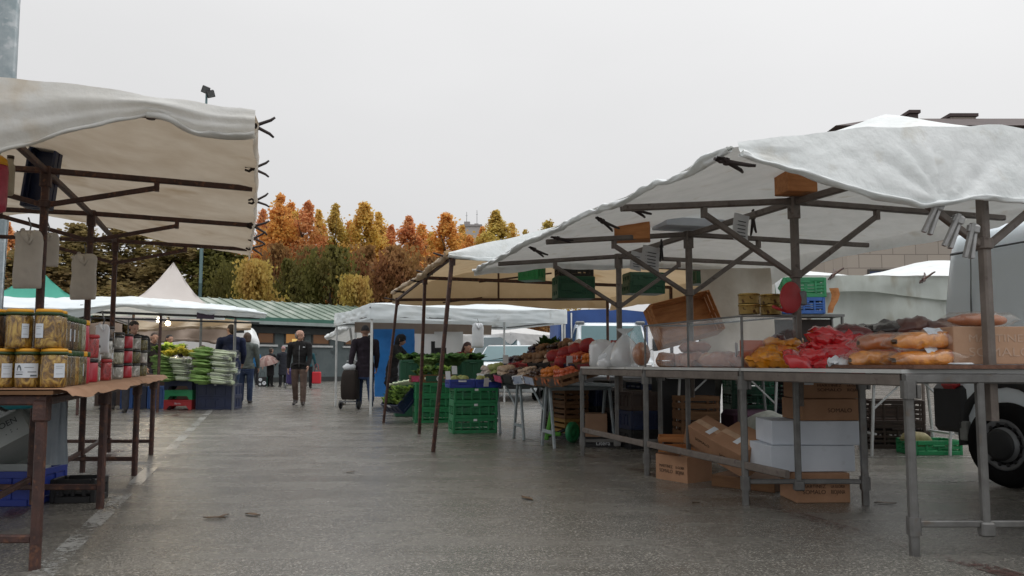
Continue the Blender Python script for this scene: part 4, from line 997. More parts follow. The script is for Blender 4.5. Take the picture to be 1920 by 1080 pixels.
# its tables: end and middle trestles along with the long rails
bt = thing('stall_table', 'long aluminium trestle table carrying the packed food of the big stall', 'table', (RT[1][0], RT[1][1], 0))
ZT = .905
for i, (x, y) in enumerate(RT):
    span = .81
    for dx in (0, span):
        b = MB(); b.beam((x+dx, y, 0.0), (x+dx, y, ZT-.05), .042, .042, V((0, 1, 0))); b.build('leg', M['alu'], bt)
        b = MB(); b.beam((x+dx, y-.003, ZT-.13), (x+dx, y-.003, ZT-.04), .064, .064, V((0, 1, 0))); b.box((x+dx+.038, y-.012, ZT-.095), (.02, .05, .07), b=.004); b.build('socket', M['alu'], bt)
        b = MB(); b.beam((x+dx, y-.002, .10), (x+dx, y-.002, .19), .058, .058, V((0, 1, 0))); b.build('foot_joint', M['alu'], bt)
    b = MB(); b.beam((x+.36, y, .11), (x+.36, y, ZT-.05), .038, .038, V((0, 1, 0))); b.box((x+.36, y-.004, .13), (.07, .05, .07), b=.008); b.build('strut', M['alu'], bt)
    b = MB(); b.beam((x+.03, y, .155), (x+span-.03, y, .155), .026, .032); b.build('cross_bar', M['alu'], bt)
    b = MB(); b.beam((x-.02, y, ZT-.03), (x+span+.03, y, ZT-.03), .045, .05); b.build('top_bar', M['alu'], bt)
for i in range(3):
    a, c = V((*RT[i], 0)), V((*RT[i+1], 0)); d = (c-a).normalized()
    b = MB(); b.beam(a+d*.035+V((0, 0, ZT-.038)), c-d*.035+V((0, 0, ZT-.038)), .034, .062); b.build('rail', M['alu_dark'], bt)
    b = MB(); b.beam(a+d*.03+V((.81, 0, ZT-.035)), c-d*.03+V((.81, 0, ZT-.035)), .034, .05); b.build('rail', M['alu_dark'], bt)
    if i: b = MB(); b.beam(a+d*(.035 if i > 1 else -.45)+V((0, 0, .262)), c-d*.035+V((0, 0, .268)), .032, .05); b.build('lower_rail', M['alu_dark'], bt)
M['board_white'] = mat('white_table_board', (.55, .56, .55), (.46, .47, .46), 3, rough=.5, spots=(.36, .34, .32), spot_scale=6, spot_at=.7)
for i in range(3):
    a, c = V((*RT[i], 0)), V((*RT[i+1], 0)); y0 = .03 if i else .06
    d = (c-a).normalized(); a2, c2 = a+d*.012, c-d*.012; b = MB()
    pts = [a2+V((-.02, 0, 0)), a2+V((.84, 0, 0)), c2+V((.84, 0, 0)), c2+V((-.02, 0, 0))]
    b.add([p+V((0, 0, ZT-.004)) for p in pts]+[p+V((0, 0, ZT+.016)) for p in pts], [(0, 1, 2, 3)[::-1], (4, 5, 6, 7), (0, 1, 5, 4), (1, 2, 6, 5), (2, 3, 7, 6), (3, 0, 4, 7)]); b.build('tabletop', M['board_white'], bt)
RT_TOP = ZT+.017
M['mat_brown'] = mat('brown_cork_mat', (.17, .085, .055), (.10, .05, .035), 30, rough=.9, bump=.3, bscale=60)
b = MB(); p0, p1 = V((*RT[0], 0)), V((*RT[1], 0)); d = (p1-p0).normalized()
b.add([p0+V((x_, 0, z_))+d*t_ for z_ in (RT_TOP+.002, RT_TOP+.022) for x_, t_ in ((.01, -.03), (.84, -.03), (.84, .62), (.01, .62))], [(0, 1, 2, 3)[::-1], (4, 5, 6, 7), (0, 1, 5, 4), (1, 2, 6, 5), (2, 3, 7, 6), (3, 0, 4, 7)])
b.add([V((2.84, 3.87, z_)) if i == 0 else V((2.84+dx, 3.87+dy, z_)) for z_ in (RT_TOP-.02, RT_TOP+.022) for i, (dx, dy) in enumerate(((0, 0), (.9, 0), (.9, .75), (-.19, .62)))], [(0, 1, 2, 3)[::-1], (4, 5, 6, 7), (0, 1, 5, 4), (1, 2, 6, 5), (2, 3, 7, 6), (3, 0, 4, 7)])
single(b, 'table_mat', M['mat_brown'], 'dark brown mat on the near end of the aluminium table under the carton', 'mat')
b = MB(); b.beam((2.86, 3.9, ZT-.03), (3.75, 3.9, ZT-.03), .045, .05); b.build('end_rail', M['alu'], bt)
b = MB(); b.beam((2.86, 3.9, .155), (3.75, 3.9, .155), .026, .032); b.build('end_rail', M['alu'], bt)
b = MB(); b.beam((3.72, 3.9, 0), (3.72, 3.9, ZT-.055), .042, .042, V((0, 1, 0))); b.build('leg', M['alu'], bt)
# clamps and offcuts of channel along the near end
for (px, py, d, lab) in ((1752, 402, 3.72, 'bare steel channel clamp on the bunched hem of the big canopy'), (1790, 428, 3.74, 'bare steel channel clamp half way down the corner brace'), (1822, 446, 3.76, 'bare steel channel clamp lowest on the brace, beside the near pole')):
    p = P(px, py, d); o = thing('channel_clamp', lab, 'clamp', p, Euler((radians(4), radians(22 if px < 1800 else 10), 0)), 'steel clamps by the near pole')
    for sg in (-1, 1): b = MB(); b.beam((.016*sg, 0, -.10), (.020*sg*.6, .01*sg, .07), .018, .03, V((0, 1, 0))); b.local('jaw', M['clamp_steel'], o)
    b = MB(); b.box((0, 0, .045), (.055, .034, .04), b=.006); b.local('yoke', M['clamp_steel'], o)
for (px, py, d, yaw, pit, lab) in ((1362, 303, 3.55, .2, .25, 'brown clamp at the pointed near corner of the white canopy'), (1186, 392, 5.15, .2, .35, 'dark clamp on the rolled edge of the white canopy, next to the second rafter'),
    (1130, 415, 5.5, .3, .5, 'dark clamp on the rolled white edge, between two rafters'), (1046, 447, 6.2, .1, .2, 'dark clamp on the rolled white edge over the third rafter end'), (1002, 468, 6.8, .3, .45, 'dark clamp at the lowest end of the rolled white edge')):
    clamp(P(px, py, d), yaw, pit, lab, M['clamp_dark'], .13)
for (px, py, d, lab, m_) in ((1412, 408, 5.9, 'dark clamp pinching a backlit paper sheet under the white canopy', 'clamp_dark'), (1240, 462, 6.9, 'black clamp with a ring hanging under the white canopy by the price sheets', 'black_plastic')):
    clamp(P(px, py, d), 0, radians(90), lab, M[m_], .14)
# price sheets hanging below the canopy
for (x0, y0, x1, y1, d, lab) in ((1376, 402, 1408, 455, 5.7, 'backlit price sheet hanging high beside the front pole of the big stall'), (1205, 462, 1240, 510, 6.9, 'backlit price sheet with printed lines beside a black ringed clamp'), (1183, 472, 1206, 508, 7.1, 'narrow backlit price sheet next to a wider one')):
    a, c = P(x0, y1, d), P(x1, y0, d); w_, h_ = c.x-a.x, c.z-a.z
    o = thing('price_sheet', lab, 'paper sheet', ((a.x+c.x)/2, d, c.z), Euler((radians(-12), radians(8), radians(15))))
    b = MB(); rws = [[V((x_, .03*sin(f*2.5)+.008*sin(x_*40), -h_*f)) for x_ in (-w_/2, -w_/4, 0, w_/4, w_/2)] for f in (0, .2, .4, .6, .8, 1)]; b.grid(rws); b.local('sheet', M['paper_trans'], o)
    for q in range(5): b = MB(); b.box((0, -.006+.03*sin((.25+.13*q)*2.5), -h_*(.25+.13*q)), (w_*.6, .002, h_*.035)); b.local('printed_line', M['ink_grey'], o)
# ---------------------------------------------------------------- vegetable stall (leaning rusty poles, ochre canopy)
veg_stall = thing('market_stall', 'vegetable stall with leaning rusty front poles and an ochre canopy', 'market stall', G(786, 813))
BT = [P(848, 482, 8.2), P(797, 521, 10.2), P(745, 562, 12.3)]; BB = [G(812, 848), G(786, 813), G(719, 793)]
LB, RZ, RB = 1.7, 2.56, 3.7
for i in range(3):
    b = MB(); b.beam(BB[i], BT[i], .042, .042, AX); b.build('pole', M['rust'], veg_stall)
    b = MB(); b.beam(BT[i]+V((0, 0, -.09)), BT[i]+V((0, 0, .03)), .062, .062, AX); b.build('sleeve', M['rust'], veg_stall)
    b = MB(); e = BT[i]+PX*RB; e.z = 2.08; b.beam(BT[i]+PX*.03, e, .036, .045); b.build('beam', M['rust'], veg_stall)
    b = MB(); f = V((e.x, e.y, 0)); b.beam(f, e, .042, .042, AX); b.build('pole', M['rust'], veg_stall)
    m_ = BT[i]+PX*LB; b = MB(); b.beam(V((m_.x, m_.y, lerp(BT[i].z, 2.08, LB/RB)+.02)), V((m_.x, m_.y, RZ-.03)), .03, .03, AX); b.build('king_post', M['rust'], veg_stall)
    if i < 2: b = MB(); d = (BT[i+1]-BT[i]).normalized(); b.beam(BT[i]+d*.04, BT[i+1]-d*.04, .034, .04); b.build('top_beam', M['rust'], veg_stall)
    if i: b = MB(); b.beam(BT[i]+PX*.75+V((0, 0, -.03)), BT[i]+PX*1.9+AX*.25+V((0, 0, .16)), .02, .024); b.build('brace', M['rust'], veg_stall)
def vp(k, L, z):
    i = 0 if k < 1 else 1; a = BT[i].lerp(BT[i+1], k-i) if k >= 0 else BT[0]+(BT[0]-BT[1])*(-k); p = a+PX*L; return V((p.x, p.y, z))
ctrl = [[vp(k, L, z+.0*k) for L, z in ((-.06, 2.12-.02*(k > 1.5)), (.8, 2.36), (LB, RZ), (2.7, 2.36), (RB+.1, 2.12))] for k in (-.06, .45, 1, 1.5, 2.06)]
rows = sheet(ctrl, 8, 8, .02, 1.5, 5, False, .01); b = MB(); b.grid(rows)
hem(b, [r[0]+V((0, 0, -.01)) for r in rows[::5]]+[rows[-1][0]], .03, 6, 4)
b.build('canopy', M['tarp_ochre'], veg_stall)
b = MB(); fl = []
for j, p in enumerate(rows[-1]):   # far gable
    zb_ = 1.93+.03*noise.noise(p*2)-.02*sin(j*.3); fl.append([p, V((p.x, p.y+.03, lerp(p.z, zb_, .5))), V((p.x, p.y, zb_))])
b.grid(fl); b.build('far_gable', M['tarp_ochre'], veg_stall)
b = MB(); fl = []
for j, p in enumerate(rows[0][:22]):   # near gable, outside white, with a bulging bottom edge
    zb_ = 2.085+.02*noise.noise(p*3)-.03*sin(j*.28)**2; fl.append([p+V((0, 0, .004)), V((p.x, p.y-.05, lerp(p.z, zb_, .5))), V((p.x, p.y-.03, min(p.z-.02, zb_)))])
b.grid(fl); hem(b, [c[-1] for c in fl][::3], .02, 5, 9); b.build('near_gable', M['tarp'], veg_stall)
b = MB(); fl = []
for j, p in enumerate([r[-1] for r in rows]): fl.append([p, p+PX*.03+V((0, 0, -.12)), p+V((0, 0, -.22-.05*noise.noise(p)))])
b.grid(fl); b.build('back_flap', M['tarp_ochre'], veg_stall)
for (px, py, d, yaw, lab, pit) in ((838, 482, 8.25, pi-.3, 'dark clamp at the near white corner of the ochre canopy', -.3), (802, 513, 9.8, pi-.5, 'dark clamp above the middle leaning rusty pole', -.3), (790, 528, 10.5, pi-.1, 'dark clamp a little below the middle leaning pole top', -.1), (757, 548, 11.8, pi, 'dark clamp between the middle and far leaning poles', -.15), (738, 562, 12.4, pi-.2, 'dark clamp at the far corner of the ochre canopy', -.2)):
    clamp(P(px, py, d), yaw, pit, lab, M['clamp_dark'], .15)
# ---------------------------------------------------------------- popup tents
def popup(name, label, c0, c1, depth, zb, zv, zp, m_val, m_top, m_under=None, legs=True, leg_m='sill', waves=.02):
    """c0, c1: front left and right ground corners; eave zv, valance bottom zb, peak zp"""
    c0, c1 = V(c0), V(c1); ax = (c1-c0).normalized(); n = V((-ax.y, ax.x, 0)); W_ = (c1-c0).length
    t = thing(name, label, 'tent', c0)
    cs = [c0, c1, c1+n*depth, c0+n*depth]
    if legs:
        for i, c in enumerate(cs):
            q = c+((c0+c1)/2+n*depth/2-c).normalized()*.06; b = MB(); b.beam(q, q+V((0, 0, zv)), .042, .042, ax); b.build('leg', M[leg_m], t)
    pk = (c0+c1)/2+n*depth/2; up = lambda p, z: V((p.x, p.y, z))
    b = MB()
    for i in range(4):
        a, c = cs[i], cs[(i+1) % 4]; rws = []
        for f in [k/8 for k in range(9)]:
            base0, base1 = a.lerp(pk, f), c.lerp(pk, f); z = lerp(zv, zp, f)-(zp-zv)*.16*sin(pi*f)
            rws.append([up(base0.lerp(base1, g_), z-(.05*sin(pi*g_)*(1-f))+waves*.6*noise.noise(V((f*4, g_*6, i)))) for g_ in [k/12 for k in range(13)]])
        b.grid(rws)
    b.build('roof', M[m_top], t)
    b = MB()
    for i in range(4):
        a, c = cs[i], cs[(i+1) % 4]; rws = []; o_ = V(((c-a).y, -(c-a).x, 0)).normalized()
        for g_ in [k/44 for k in range(45)]:
            p = a.lerp(c, g_); sag = .05*sin(pi*g_)
            rws.append([up(p, lerp(zv-sag*.9, zb, f))+o_*(.01+waves*noise.noise(V((g_*9, f*5, i*3)))+waves*1.6*ridge(V((g_*1.6, f*.9, i)), 3))*(1 if 0 < g_ < 1 else 0) for f in [k/8 for k in range(9)]])
        b.grid(rws)
    b.build('valance', M[m_val], t)
    for i in range(4):
        a, c = cs[i], cs[(i+1) % 4]; d = (c-a).normalized(); b = MB(); b.beam(up(a+d*.08, zb+.05), up(c-d*.08, zb+.05), .025, .03); b.build('truss', M['lead'], t)
    b = MB(); b.beam(up(pk, zv-.1), up(pk, zp-.02), .04, .04); b.build('king_post', M['lead'], t)
    for i in (0, 2): b = MB(); b.beam(up(cs[i], zv-.08), up(pk, zv-.08), .025, .03); b.build('truss', M['lead'], t)
    return t, cs, n, ax
C0 = P(692, 700, 14.6); C0.z = 0; C1 = P(1064, 700, 16.4); C1.z = 0
tentC, csC, nC, axC = popup('popup_tent', 'white popup tent with a crumpled pale blue white valance over the greens', C0, C1, 3.2, 1.80, 2.10, 2.50, 'tarp_blue', 'tarp_blue', leg_m='sill')
b = MB()   # inner lining hanging at the back of the tent
ctrl = [[csC[3].lerp(csC[2], g_)-nC*.15+V((0, 0, z))+nC*(.05*sin(g_*14+z)) for g_ in (.1, .3, .5, .7, .9)] for z in (1.9, 1.66)]
b.grid(sheet(ctrl, 4, 6, .03, 2, 2)); b.build('lining', M['tent_under'], tentC)
# bright blue tarp in an L shape behind the shoppers
rws = []; dB = 17.6; xs = [700, 707, 714, 721, 728, 738, 748, 758, 768, 777]; ys = [617, 629, 641, 654, 667, 680, 695, 710, 727, 744]
b = MB(); vid = {}
def bp_(i, j):
    if (i, j) not in vid:
        p = P(xs[i]+(j*.25), ys[j], dB); p.y += .05*noise.noise(V((i*.7, j*.9, 1)))+(.03 if j in (2, 5, 7) else 0); vid[(i, j)] = len(b.v); b.v.append(p)
    return vid[(i, j)]
for i in range(9):
    for j in range(9):
        if j < 4 or i < 4: b.f.append([bp_(i, j), bp_(i+1, j), bp_(i+1, j+1), bp_(i, j+1)]); b.mi.append(0); b.smooth.append(True)
single(b, 'blue_tarp', M['blue_tarp'], 'bright blue tarpaulin with fold creases hanging behind the shoppers', 'tarpaulin')
b = MB(); ctrl = [[P(px, y, 18.4)+V((0, .06*sin(px*.09), 0)) for px in (776, 800, 825, 850, 868)] for y in (622, 650, 700, 735)]
b.grid(sheet(ctrl, 6, 6, .03, 2, 6)); single(b, 'curtain', M['grey_card'] if False else M['tent_white'], 'grey white sheet hanging at the back of the white popup tent, beside the blue tarpaulin', 'curtain')
b = MB(); b.beam(P(812, 640, 18.1), P(812, 735, 18.1), .09, .09, V((0, 1, 0))); b.beam(P(825, 652, 18.1), P(825, 735, 18.1), .30, .04, V((0, 1, 0))); single(b, 'cabinet', M['black_plastic'], 'dark upright cabinet panel against the grey sheet behind the greens', 'cabinet')
# small awning further on
aw = thing('awning', 'small white awning with a scalloped drooping edge by the grey wall', 'awning', (P(655, 700, 20).x, 20, 0))
ctrl = [[P(612, 634, 19.6), P(634, 622, 19.5), P(655, 608, 19.4), P(678, 600, 19.4)], [P(620, 638, 20.6), P(645, 630, 20.6), P(668, 616, 20.8), P(690, 606, 21)], [P(650, 642, 21.5), P(665, 638, 21.8), P(680, 634, 22), P(696, 628, 22)]]
b = MB(); r_ = sheet(ctrl, 6, 8, .05, 1.5, 3); b.grid(r_); hem(b, r_[0][::4], .09, 5, 2); b.build('cloth', M['tarp'], aw)
b = MB(); b.tube([G(640, 745)+V((0, 2.5, 0)), P(656, 612, 19.6)], .028, 8); b.build('pole', M['sill'], aw)
b = MB(); q = P(668, 606, 20.2); b.tube([V((q.x-.05, q.y, 0)), q], .028, 8); b.build('pole', M['sill'], aw)
# white tents far on the right of the aisle
c0 = P(958, 700, 27); c0.z = 0; c1 = P(1062, 700, 29); c1.z = 0
popup('popup_tent', 'white popup tent beyond the parked white vans', c0, c1, 3, 1.55, 2.05, 2.45, 'tent_white', 'tent_white', leg_m='lead')
b = MB(); ctrl = [[P(px, y, 29.5) for px in (940, 975, 1010, 1045)] for y in (646, 668, 690, 705)]; b.grid(sheet(ctrl, 3, 3, .03, 1, 1)); single(b, 'tent_wall', mat('cream_canvas_wall', (.60, .56, .46), (.54, .49, .40), 1, rough=.8, trans=.2), 'cream canvas side wall of a tent beyond the mushroom crates', 'tent wall')
# the second stall on the left: pale blue white canopy
D0 = P(-60, 700, 13.2); D0.z = 0; D1 = P(494, 700, 16.3); D1.z = 0
tentD = thing('market_stall', 'leek stall with a pale blue white canopy and dark poles', 'market stall', D1)
axD = (D1-D0).normalized(); nD = V((-axD.y, axD.x, 0)); 
top = [(0, 1.98, 1.82), (.15, 1.99, 1.76), (.30, 2.01, 1.77), (.45, 2.09, 2.03), (.6, 2.10, 1.95), (.75, 2.09, 1.95), (.9, 2.08, 1.93), (1, 2.03, 1.91)]
ctrl = []
for f, z0_, zb_ in top:
    p = D0.lerp(D1, f); ctrl.append([p+V((0, 0, zb_))-nD*.02, p+V((0, 0, (z0_+zb_)/2))-nD*.06, p+V((0, 0, z0_)), p+nD*1.4+V((0, 0, interp(f, [(0, 2.22), (.3, 2.25), (.5, 2.32), (.65, 2.34), (1, 2.19)]))), p+nD*2.6+V((0, 0, 2.12)), p+nD*2.75+V((0, 0, 2.0))])
r_ = sheet(ctrl, 14, 8, .035, 1.6, 7, False, .03); b = MB(); b.grid(r_); b.build('canopy', M['tarp_blue'], tentD)
for f in (.02, .33, .60, .885):
    for dn in (.1, 2.6):
        q = D0.lerp(D1, f)+nD*dn; b = MB(); b.beam(q, q+V((0, 0, 2.05)), .05, .05, axD); b.build('pole', M['lead'] if f > .8 else M['rust'], tentD)
for z_, y_ in ((1.91, .05), (1.81, .05), (2.0, 1.3)):
    b = MB(); b.beam(D0+nD*y_+V((0, 0, z_)), D1+nD*y_+V((0, 0, z_))-axD*.1, .028, .035); b.build('beam', M['black_plastic'], tentD)
b = MB(); b.box(D0.lerp(D1, .76)-nD*.03+V((0, 0, 1.94)), (.34, .02, .17), atan2(axD.y, axD.x)); single(b, 'dark_flag', mat('purple_black_cloth', (.035, .022, .04), None, 4, rough=.8), 'dark purple cloth scrap hanging from the middle of the leek stall canopy', 'cloth')
# brown lit canopies behind it
for (px0, px1, y0, y1, d, lab, m_) in ((246, 470, 600, 616, 19.5, 'orange brown rolled awning behind the lit bulbs', 'tarp_ochre'), (250, 440, 612, 640, 20.5, 'brown hanging valance behind the leek stall bulbs', 'tent_under'), (128, 232, 606, 660, 18.5, 'tan curtain behind the vendor in the dark coat', 'tent_under')):
    ctrl = [[P(lerp(px0, px1, g_), lerp(y0, y1, f)+3*sin(g_*7+f), d+.12*sin(g_*16+f*3)) for g_ in [k/8 for k in range(9)]] for f in (0, .33, .66, 1)]
    b = MB(); r_ = sheet(ctrl, 4, 5, .06, 1.4, int(px0)); b.grid(r_); hem(b, r_[-1][::5], .05, 4, 1); single(b, 'awning_cloth', M[m_], lab, 'awning')
ctrl = [[P(lerp(262, 470, g_), lerp(628, 700, f)+4*sin(g_*5), 21.5+.15*sin(g_*13)) for g_ in [k/8 for k in range(9)]] for f in (0, .4, 1)]
b = MB(); b.grid(sheet(ctrl, 5, 5, .06, 1.2, 6)); single(b, 'white_sheet', M['tent_white'], 'white sheet closing the back of the leek stall', 'sheet')
# bulbs
M['bulb'] = mat('lit_bulb', (.9, .8, .6), None, 3, rough=.3, emit=(1, .86, .62, 9))
for i, (px, py) in enumerate(((298, 600), (315, 606))):
    c = P(px, py, 16.6); o = thing('light_bulb', 'lit light bulb under the leek stall canopy, the higher one' if i == 0 else 'lit light bulb under the leek stall canopy, the lower one', 'bulb', c, 0, 'lit bulbs')
    b = MB(); b.lathe([(0, -.06), (.035, -.052), (.055, -.02), (.052, .015), (.028, .05), (.022, .07)], (0, 0, 0), 14); b.local('glass', M['bulb'], o)
    b = MB(); b.lathe([(.023, .07), (.03, .075), (.03, .13), (0, .14)], (0, 0, 0), 10); b.local('socket', M['black_plastic'], o)
    pl_ = bpy.data.lights.new('bulb_light', 'POINT'); pl_.energy = 14; pl_.color = (1, .8, .55); pl_.shadow_soft_size = .06
    lo = bpy.data.objects.new('bulb_glow', pl_); COL.objects.link(lo); lo.location = c-V((0, .12, .02))
# peaked tents behind
c0 = P(205, 700, 23.5); c0.z = 0; c1 = P(408, 700, 24.5); c1.z = 0
popup('popup_tent', 'cream peaked tent rising behind the leek stall canopy', c0, c1, 3.3, 2.3, 2.62, 4.35, 'tent_cream', 'tent_cream', leg_m='lead')
c0 = P(-60, 700, 21.5); c0.z = 0; c1 = P(168, 700, 23); c1.z = 0
popup('popup_tent', 'green peaked tent behind the hanging white bags', c0, c1, 3.2, 2.4, 2.72, 3.95, 'tent_green', 'tent_green', leg_m='lead')
# bare silver posts with a cloth bundle, past the leek stall
g2 = thing('awning', 'white cloth bundle tied on two bare silver posts past the leek stall', 'awning', G(470, 737))
for (xa, xb, yb) in ((462, 471, 737), (468, 476, 726)):
    f = G(xb, yb); tp = P(xa, 622, f.y); b = MB(); b.beam(f, tp, .07, .07, AX); b.build('post', M['galv'], g2)
b = MB(); ctrl = [[P(459, 620, 25), P(470, 616, 25), P(480, 624, 25.2)], [P(462, 640, 24.8), P(472, 634, 24.6), P(486, 640, 25)], [P(468, 655, 25), P(476, 655, 24.8), P(484, 652, 25)]]
b.grid(sheet(ctrl, 5, 5, .1, 1.2, 2)); b.build('cloth', M['tarp'], g2)
# stall behind the big one: white roof and hanging tarp wall
fs = thing('market_stall', 'white roofed stall with a stained tarpaulin wall behind the packed food', 'market stall', (P(1530, 700, 10.2).x, 10.2, 0))
xa, xb = P(1508, 700, 10.2).x, P(1800, 700, 10.2).x+1.2
ctrl = [[V((lerp(xa+.12, xb, g_), 10.2+.10*sin(g_*11)*f, lerp(2.07, .75, f)-.05*sin(g_*6)*(1-f))) for g_ in [k/8 for k in range(9)]] for f in (0, .3, .6, 1)]
M['tarp_wall'] = mat('stained_wall_tarpaulin', (.60, .64, .61), (.46, .49, .45), 1.6, rough=.6, trans=.22, spots=(.36, .35, .29), spot_scale=2.4, spot_at=.62, wrinkle=.6, wscale=2.6, stretch=(1.4, 1, .5))
b = MB(); b.grid(sheet(ctrl, 6, 5, .05, 1.6, 12)); b.build('wall', M['tarp_wall'], fs)
ctrl = [[V((lerp(xa-.1, xb, g_), 10.1-.06*sin(g_*9), lerp(2.11, 2.11-.27+.06*sin(g_*7), f))) for g_ in [k/8 for k in range(9)]] for f in (0, .5, 1)]
b = MB(); b.grid(sheet(ctrl, 5, 5, .03, 2, 13)); b.build('valance', M['tarp_wall'], fs)
ctrl = [[V((lerp(xa-.1, xb, g_), 10.1+dy, 2.11+dz)) for g_ in [k/8 for k in range(9)]] for dy, dz in ((0, 0), (.8, .17), (1.6, .24), (2.4, .1), (3.2, -.1))]
for j, e_ in enumerate((.06, .0, -.06, -.10, -.04, .06, .12, .1, .08)):
    for i in (1, 2): ctrl[i][j].z += e_
b = MB(); b.grid(sheet(ctrl, 4, 4, .02, 2, 14)); b.build('roof', M['tarp'], fs)
for x_ in (xa+.1, xb-.1):
    for y_ in (10.25, 13.2): b = MB(); b.beam((x_, y_, 0), (x_, y_, 2.05), .045, .045, V((0, 1, 0))); b.build('pole', M['alu_dark'], fs)
for (px, py, lab) in ((1561, 517, 'rusty clamp on the white roof edge behind the big stall pole'), (1732, 524, 'rusty clamp on the white roof edge beside the delivery van')):
    clamp(P(px, py, 10.05), .4, -.7, lab, M['rust'], .17)
# ================================================================ crates, boxes, produce: builders
_CR = {}
def crate_mesh(w, d, h, m, slats=4, nx=4, ny=3, solid=False):
    key = (w, d, h, m.name, slats, solid)
    if key in _CR: return _CR[key]
    b = MB(); t = .012
    b.box((0, 0, .008), (w-.02, d-.02, .016))
    for sx in (-1, 1):
        for sy in (-1, 1): b.box((sx*(w/2-.018), sy*(d/2-.018), h/2), (.036, .036, h), b=.006)
    for sy in (-1, 1):
        y = sy*(d/2-t/2)
        b.box((0, y, h-.022), (w-.07, t+.006, .044), b=.003); b.box((0, y, .022), (w-.07, t+.004, .044), b=.003)
        if solid: b.box((0, y-sy*.004, h/2), (w-.07, .006, h-.08))
        else:
            for i in range(slats):
                z = lerp(.06, h-.06, (i+.5)/slats); b.box((0, y-sy*.002, z), (w-.07, .006, (h-.1)/slats*.52))
        for i in range(1, nx):
            x = lerp(-w/2, w/2, i/nx); b.box((x, y+sy*.001, h/2), (.024, t+.002, h-.09), b=.003)
    for sx in (-1, 1):
        x = sx*(w/2-t/2)
        b.box((x, 0, h-.022), (t+.006, d-.07, .044), b=.003); b.box((x, 0, .022), (t+.004, d-.07, .044), b=.003)
        if solid: b.box((x-sx*.004, 0, h/2), (.006, d-.07, h-.08))
        else:
            for i in range(slats):
                z = lerp(.06, h-.06, (i+.5)/slats); b.box((x-sx*.002, 0, z), (.006, d-.07, (h-.1)/slats*.52))
        for i in range(1, ny):
            y = lerp(-d/2, d/2, i/ny); b.box((x+sx*.001, y, h/2), (t+.002, .024, h-.09), b=.003)
    me = b.mesh('crate_body', m); _CR[key] = me; return me
def crate(label, w, d, h, m, loc, rot=0.0, group=None, solid=False, name='plastic_crate', cat='crate', slats=4, mark=None, mark_m='paper', nx=4):
    t = thing(name, label, cat, loc, rot, group)
    o = bpy.data.objects.new('body', crate_mesh(w, d, h, M[m], slats, nx, 3, solid)); COL.objects.link(o); o.parent = t
    for sy in (-1, 1):
        b = MB(); b.box((0, sy*(d/2+.001), h-.055), (min(.13, w*.3), .012, .022), b=.004); hd = b.local('handle', M[m], t)
    if mark: b = MB(); b.box((0, -d/2-.006, h-.024), (mark[0], .003, mark[1]), b=.001); b.local('printed_mark', M[mark_m], t)
    return t
def wood_box(label, w, d, h, m, loc, rot=0.0, group=None, name='wooden_crate', card=None, k=.72):
    t = thing(name, label, 'crate', loc, rot, group); b = MB()
    for i in range(5): b.box((0, lerp(-d/2+d*.1, d/2-d*.1, i/4), .006), (w-.012, d*(.16 if k < .8 else .196), .008))
    b.local('bottom', M[m], t)
    n = 3 if h > .14 else 2
    for sy in (-1, 1):
        b = MB()
        for i in range(n): b.box((0, sy*(d/2-.004), lerp(.02, h-.02, i/(n-1))), (w, .008, min(.06 if k < .8 else 1, h/n*k)), b=.001)
        for sx in (-1, 1): b.box((sx*(w/2-.02), sy*(d/2-.017), h/2), (.028, .018, h*1.04))
        b.local('side', M[m], t)
    for sx in (-1, 1):
        b = MB()
        for i in range(n): b.box((sx*(w/2-.004), 0, lerp(.02, h-.02, i/(n-1))), (.008, d-.018, min(.06 if k < .8 else 1, h/n*k)), b=.001)
        b.box((sx*(w/2-.009), 0, h/2), (.004, .03, h*.96)); b.local('end', M[m], t)
    if card: b = MB(); b.box((0, -d/2-.003, h*.5), (w*.8, .004, h*.8)); b.local('printed_side', M[card], t)
    return t
def carton(label, w, d, h, m, loc, rot=0.0, group=None, open_=False, text=None, name='cardboard_box', tape=True, ink='ink', side=None, both=None, tsize=None):
    """closed or open carton; text: lines for the -y face, side: lines for the -x face"""
    t = thing(name, label, 'box', loc, rot, group); b = MB(); th = .005
    if open_:
        b.box((0, 0, th/2), (w, d, th))
        for sy in (-1, 1): b.box((0, sy*(d/2-th/2), (h+th)/2), (w, th, h-th))
        for sx in (-1, 1): b.box((sx*(w/2-th/2), 0, (h+th)/2), (th, d-2*th, h-th))
    else:
        b.box((0, 0, h/2), (w, d, h), b=.004)
    b.local('body', M[m], t)
    if open_ == 'flaps':
        for sx, sy, L_ in ((-1, 0, d), (1, 0, d), (0, -1, w), (0, 1, w)):
            b = MB(); f_ = d*.4 if sx else d*.45; R_ = Euler((radians(-38)*sy if sy else 0, radians(48)*sx, 0)).to_matrix()
            b.box(V((sx*w/2, sy*d/2, h+.002))+R_ @ V((sx*f_/2, sy*f_/2, .002)), (f_ if sx else L_*.98, f_ if sy else L_*.98, .005), R_); b.local('flap', M[m], t)
    elif tape and not open_:
        b = MB(); b.box((0, 0, h+.0006), (w*.995, .05, .0012)); b.local('tape', M['card_edge'], t)
    def put(lines, loc_, rot_, wf):
        for (s_, sz, x_, z_, k_) in lines: text_mesh(s_, sz, M[ink], t, loc_(x_, z_), rot_, fit=k_)
    if text: put(text, lambda x_, z_: (x_, -d/2-.0012, z_), (pi/2, 0, 0), w)
    if side: put(side, lambda x_, z_: (-w/2-.0012, -x_, z_), (pi/2, 0, -pi/2), d)
    return t
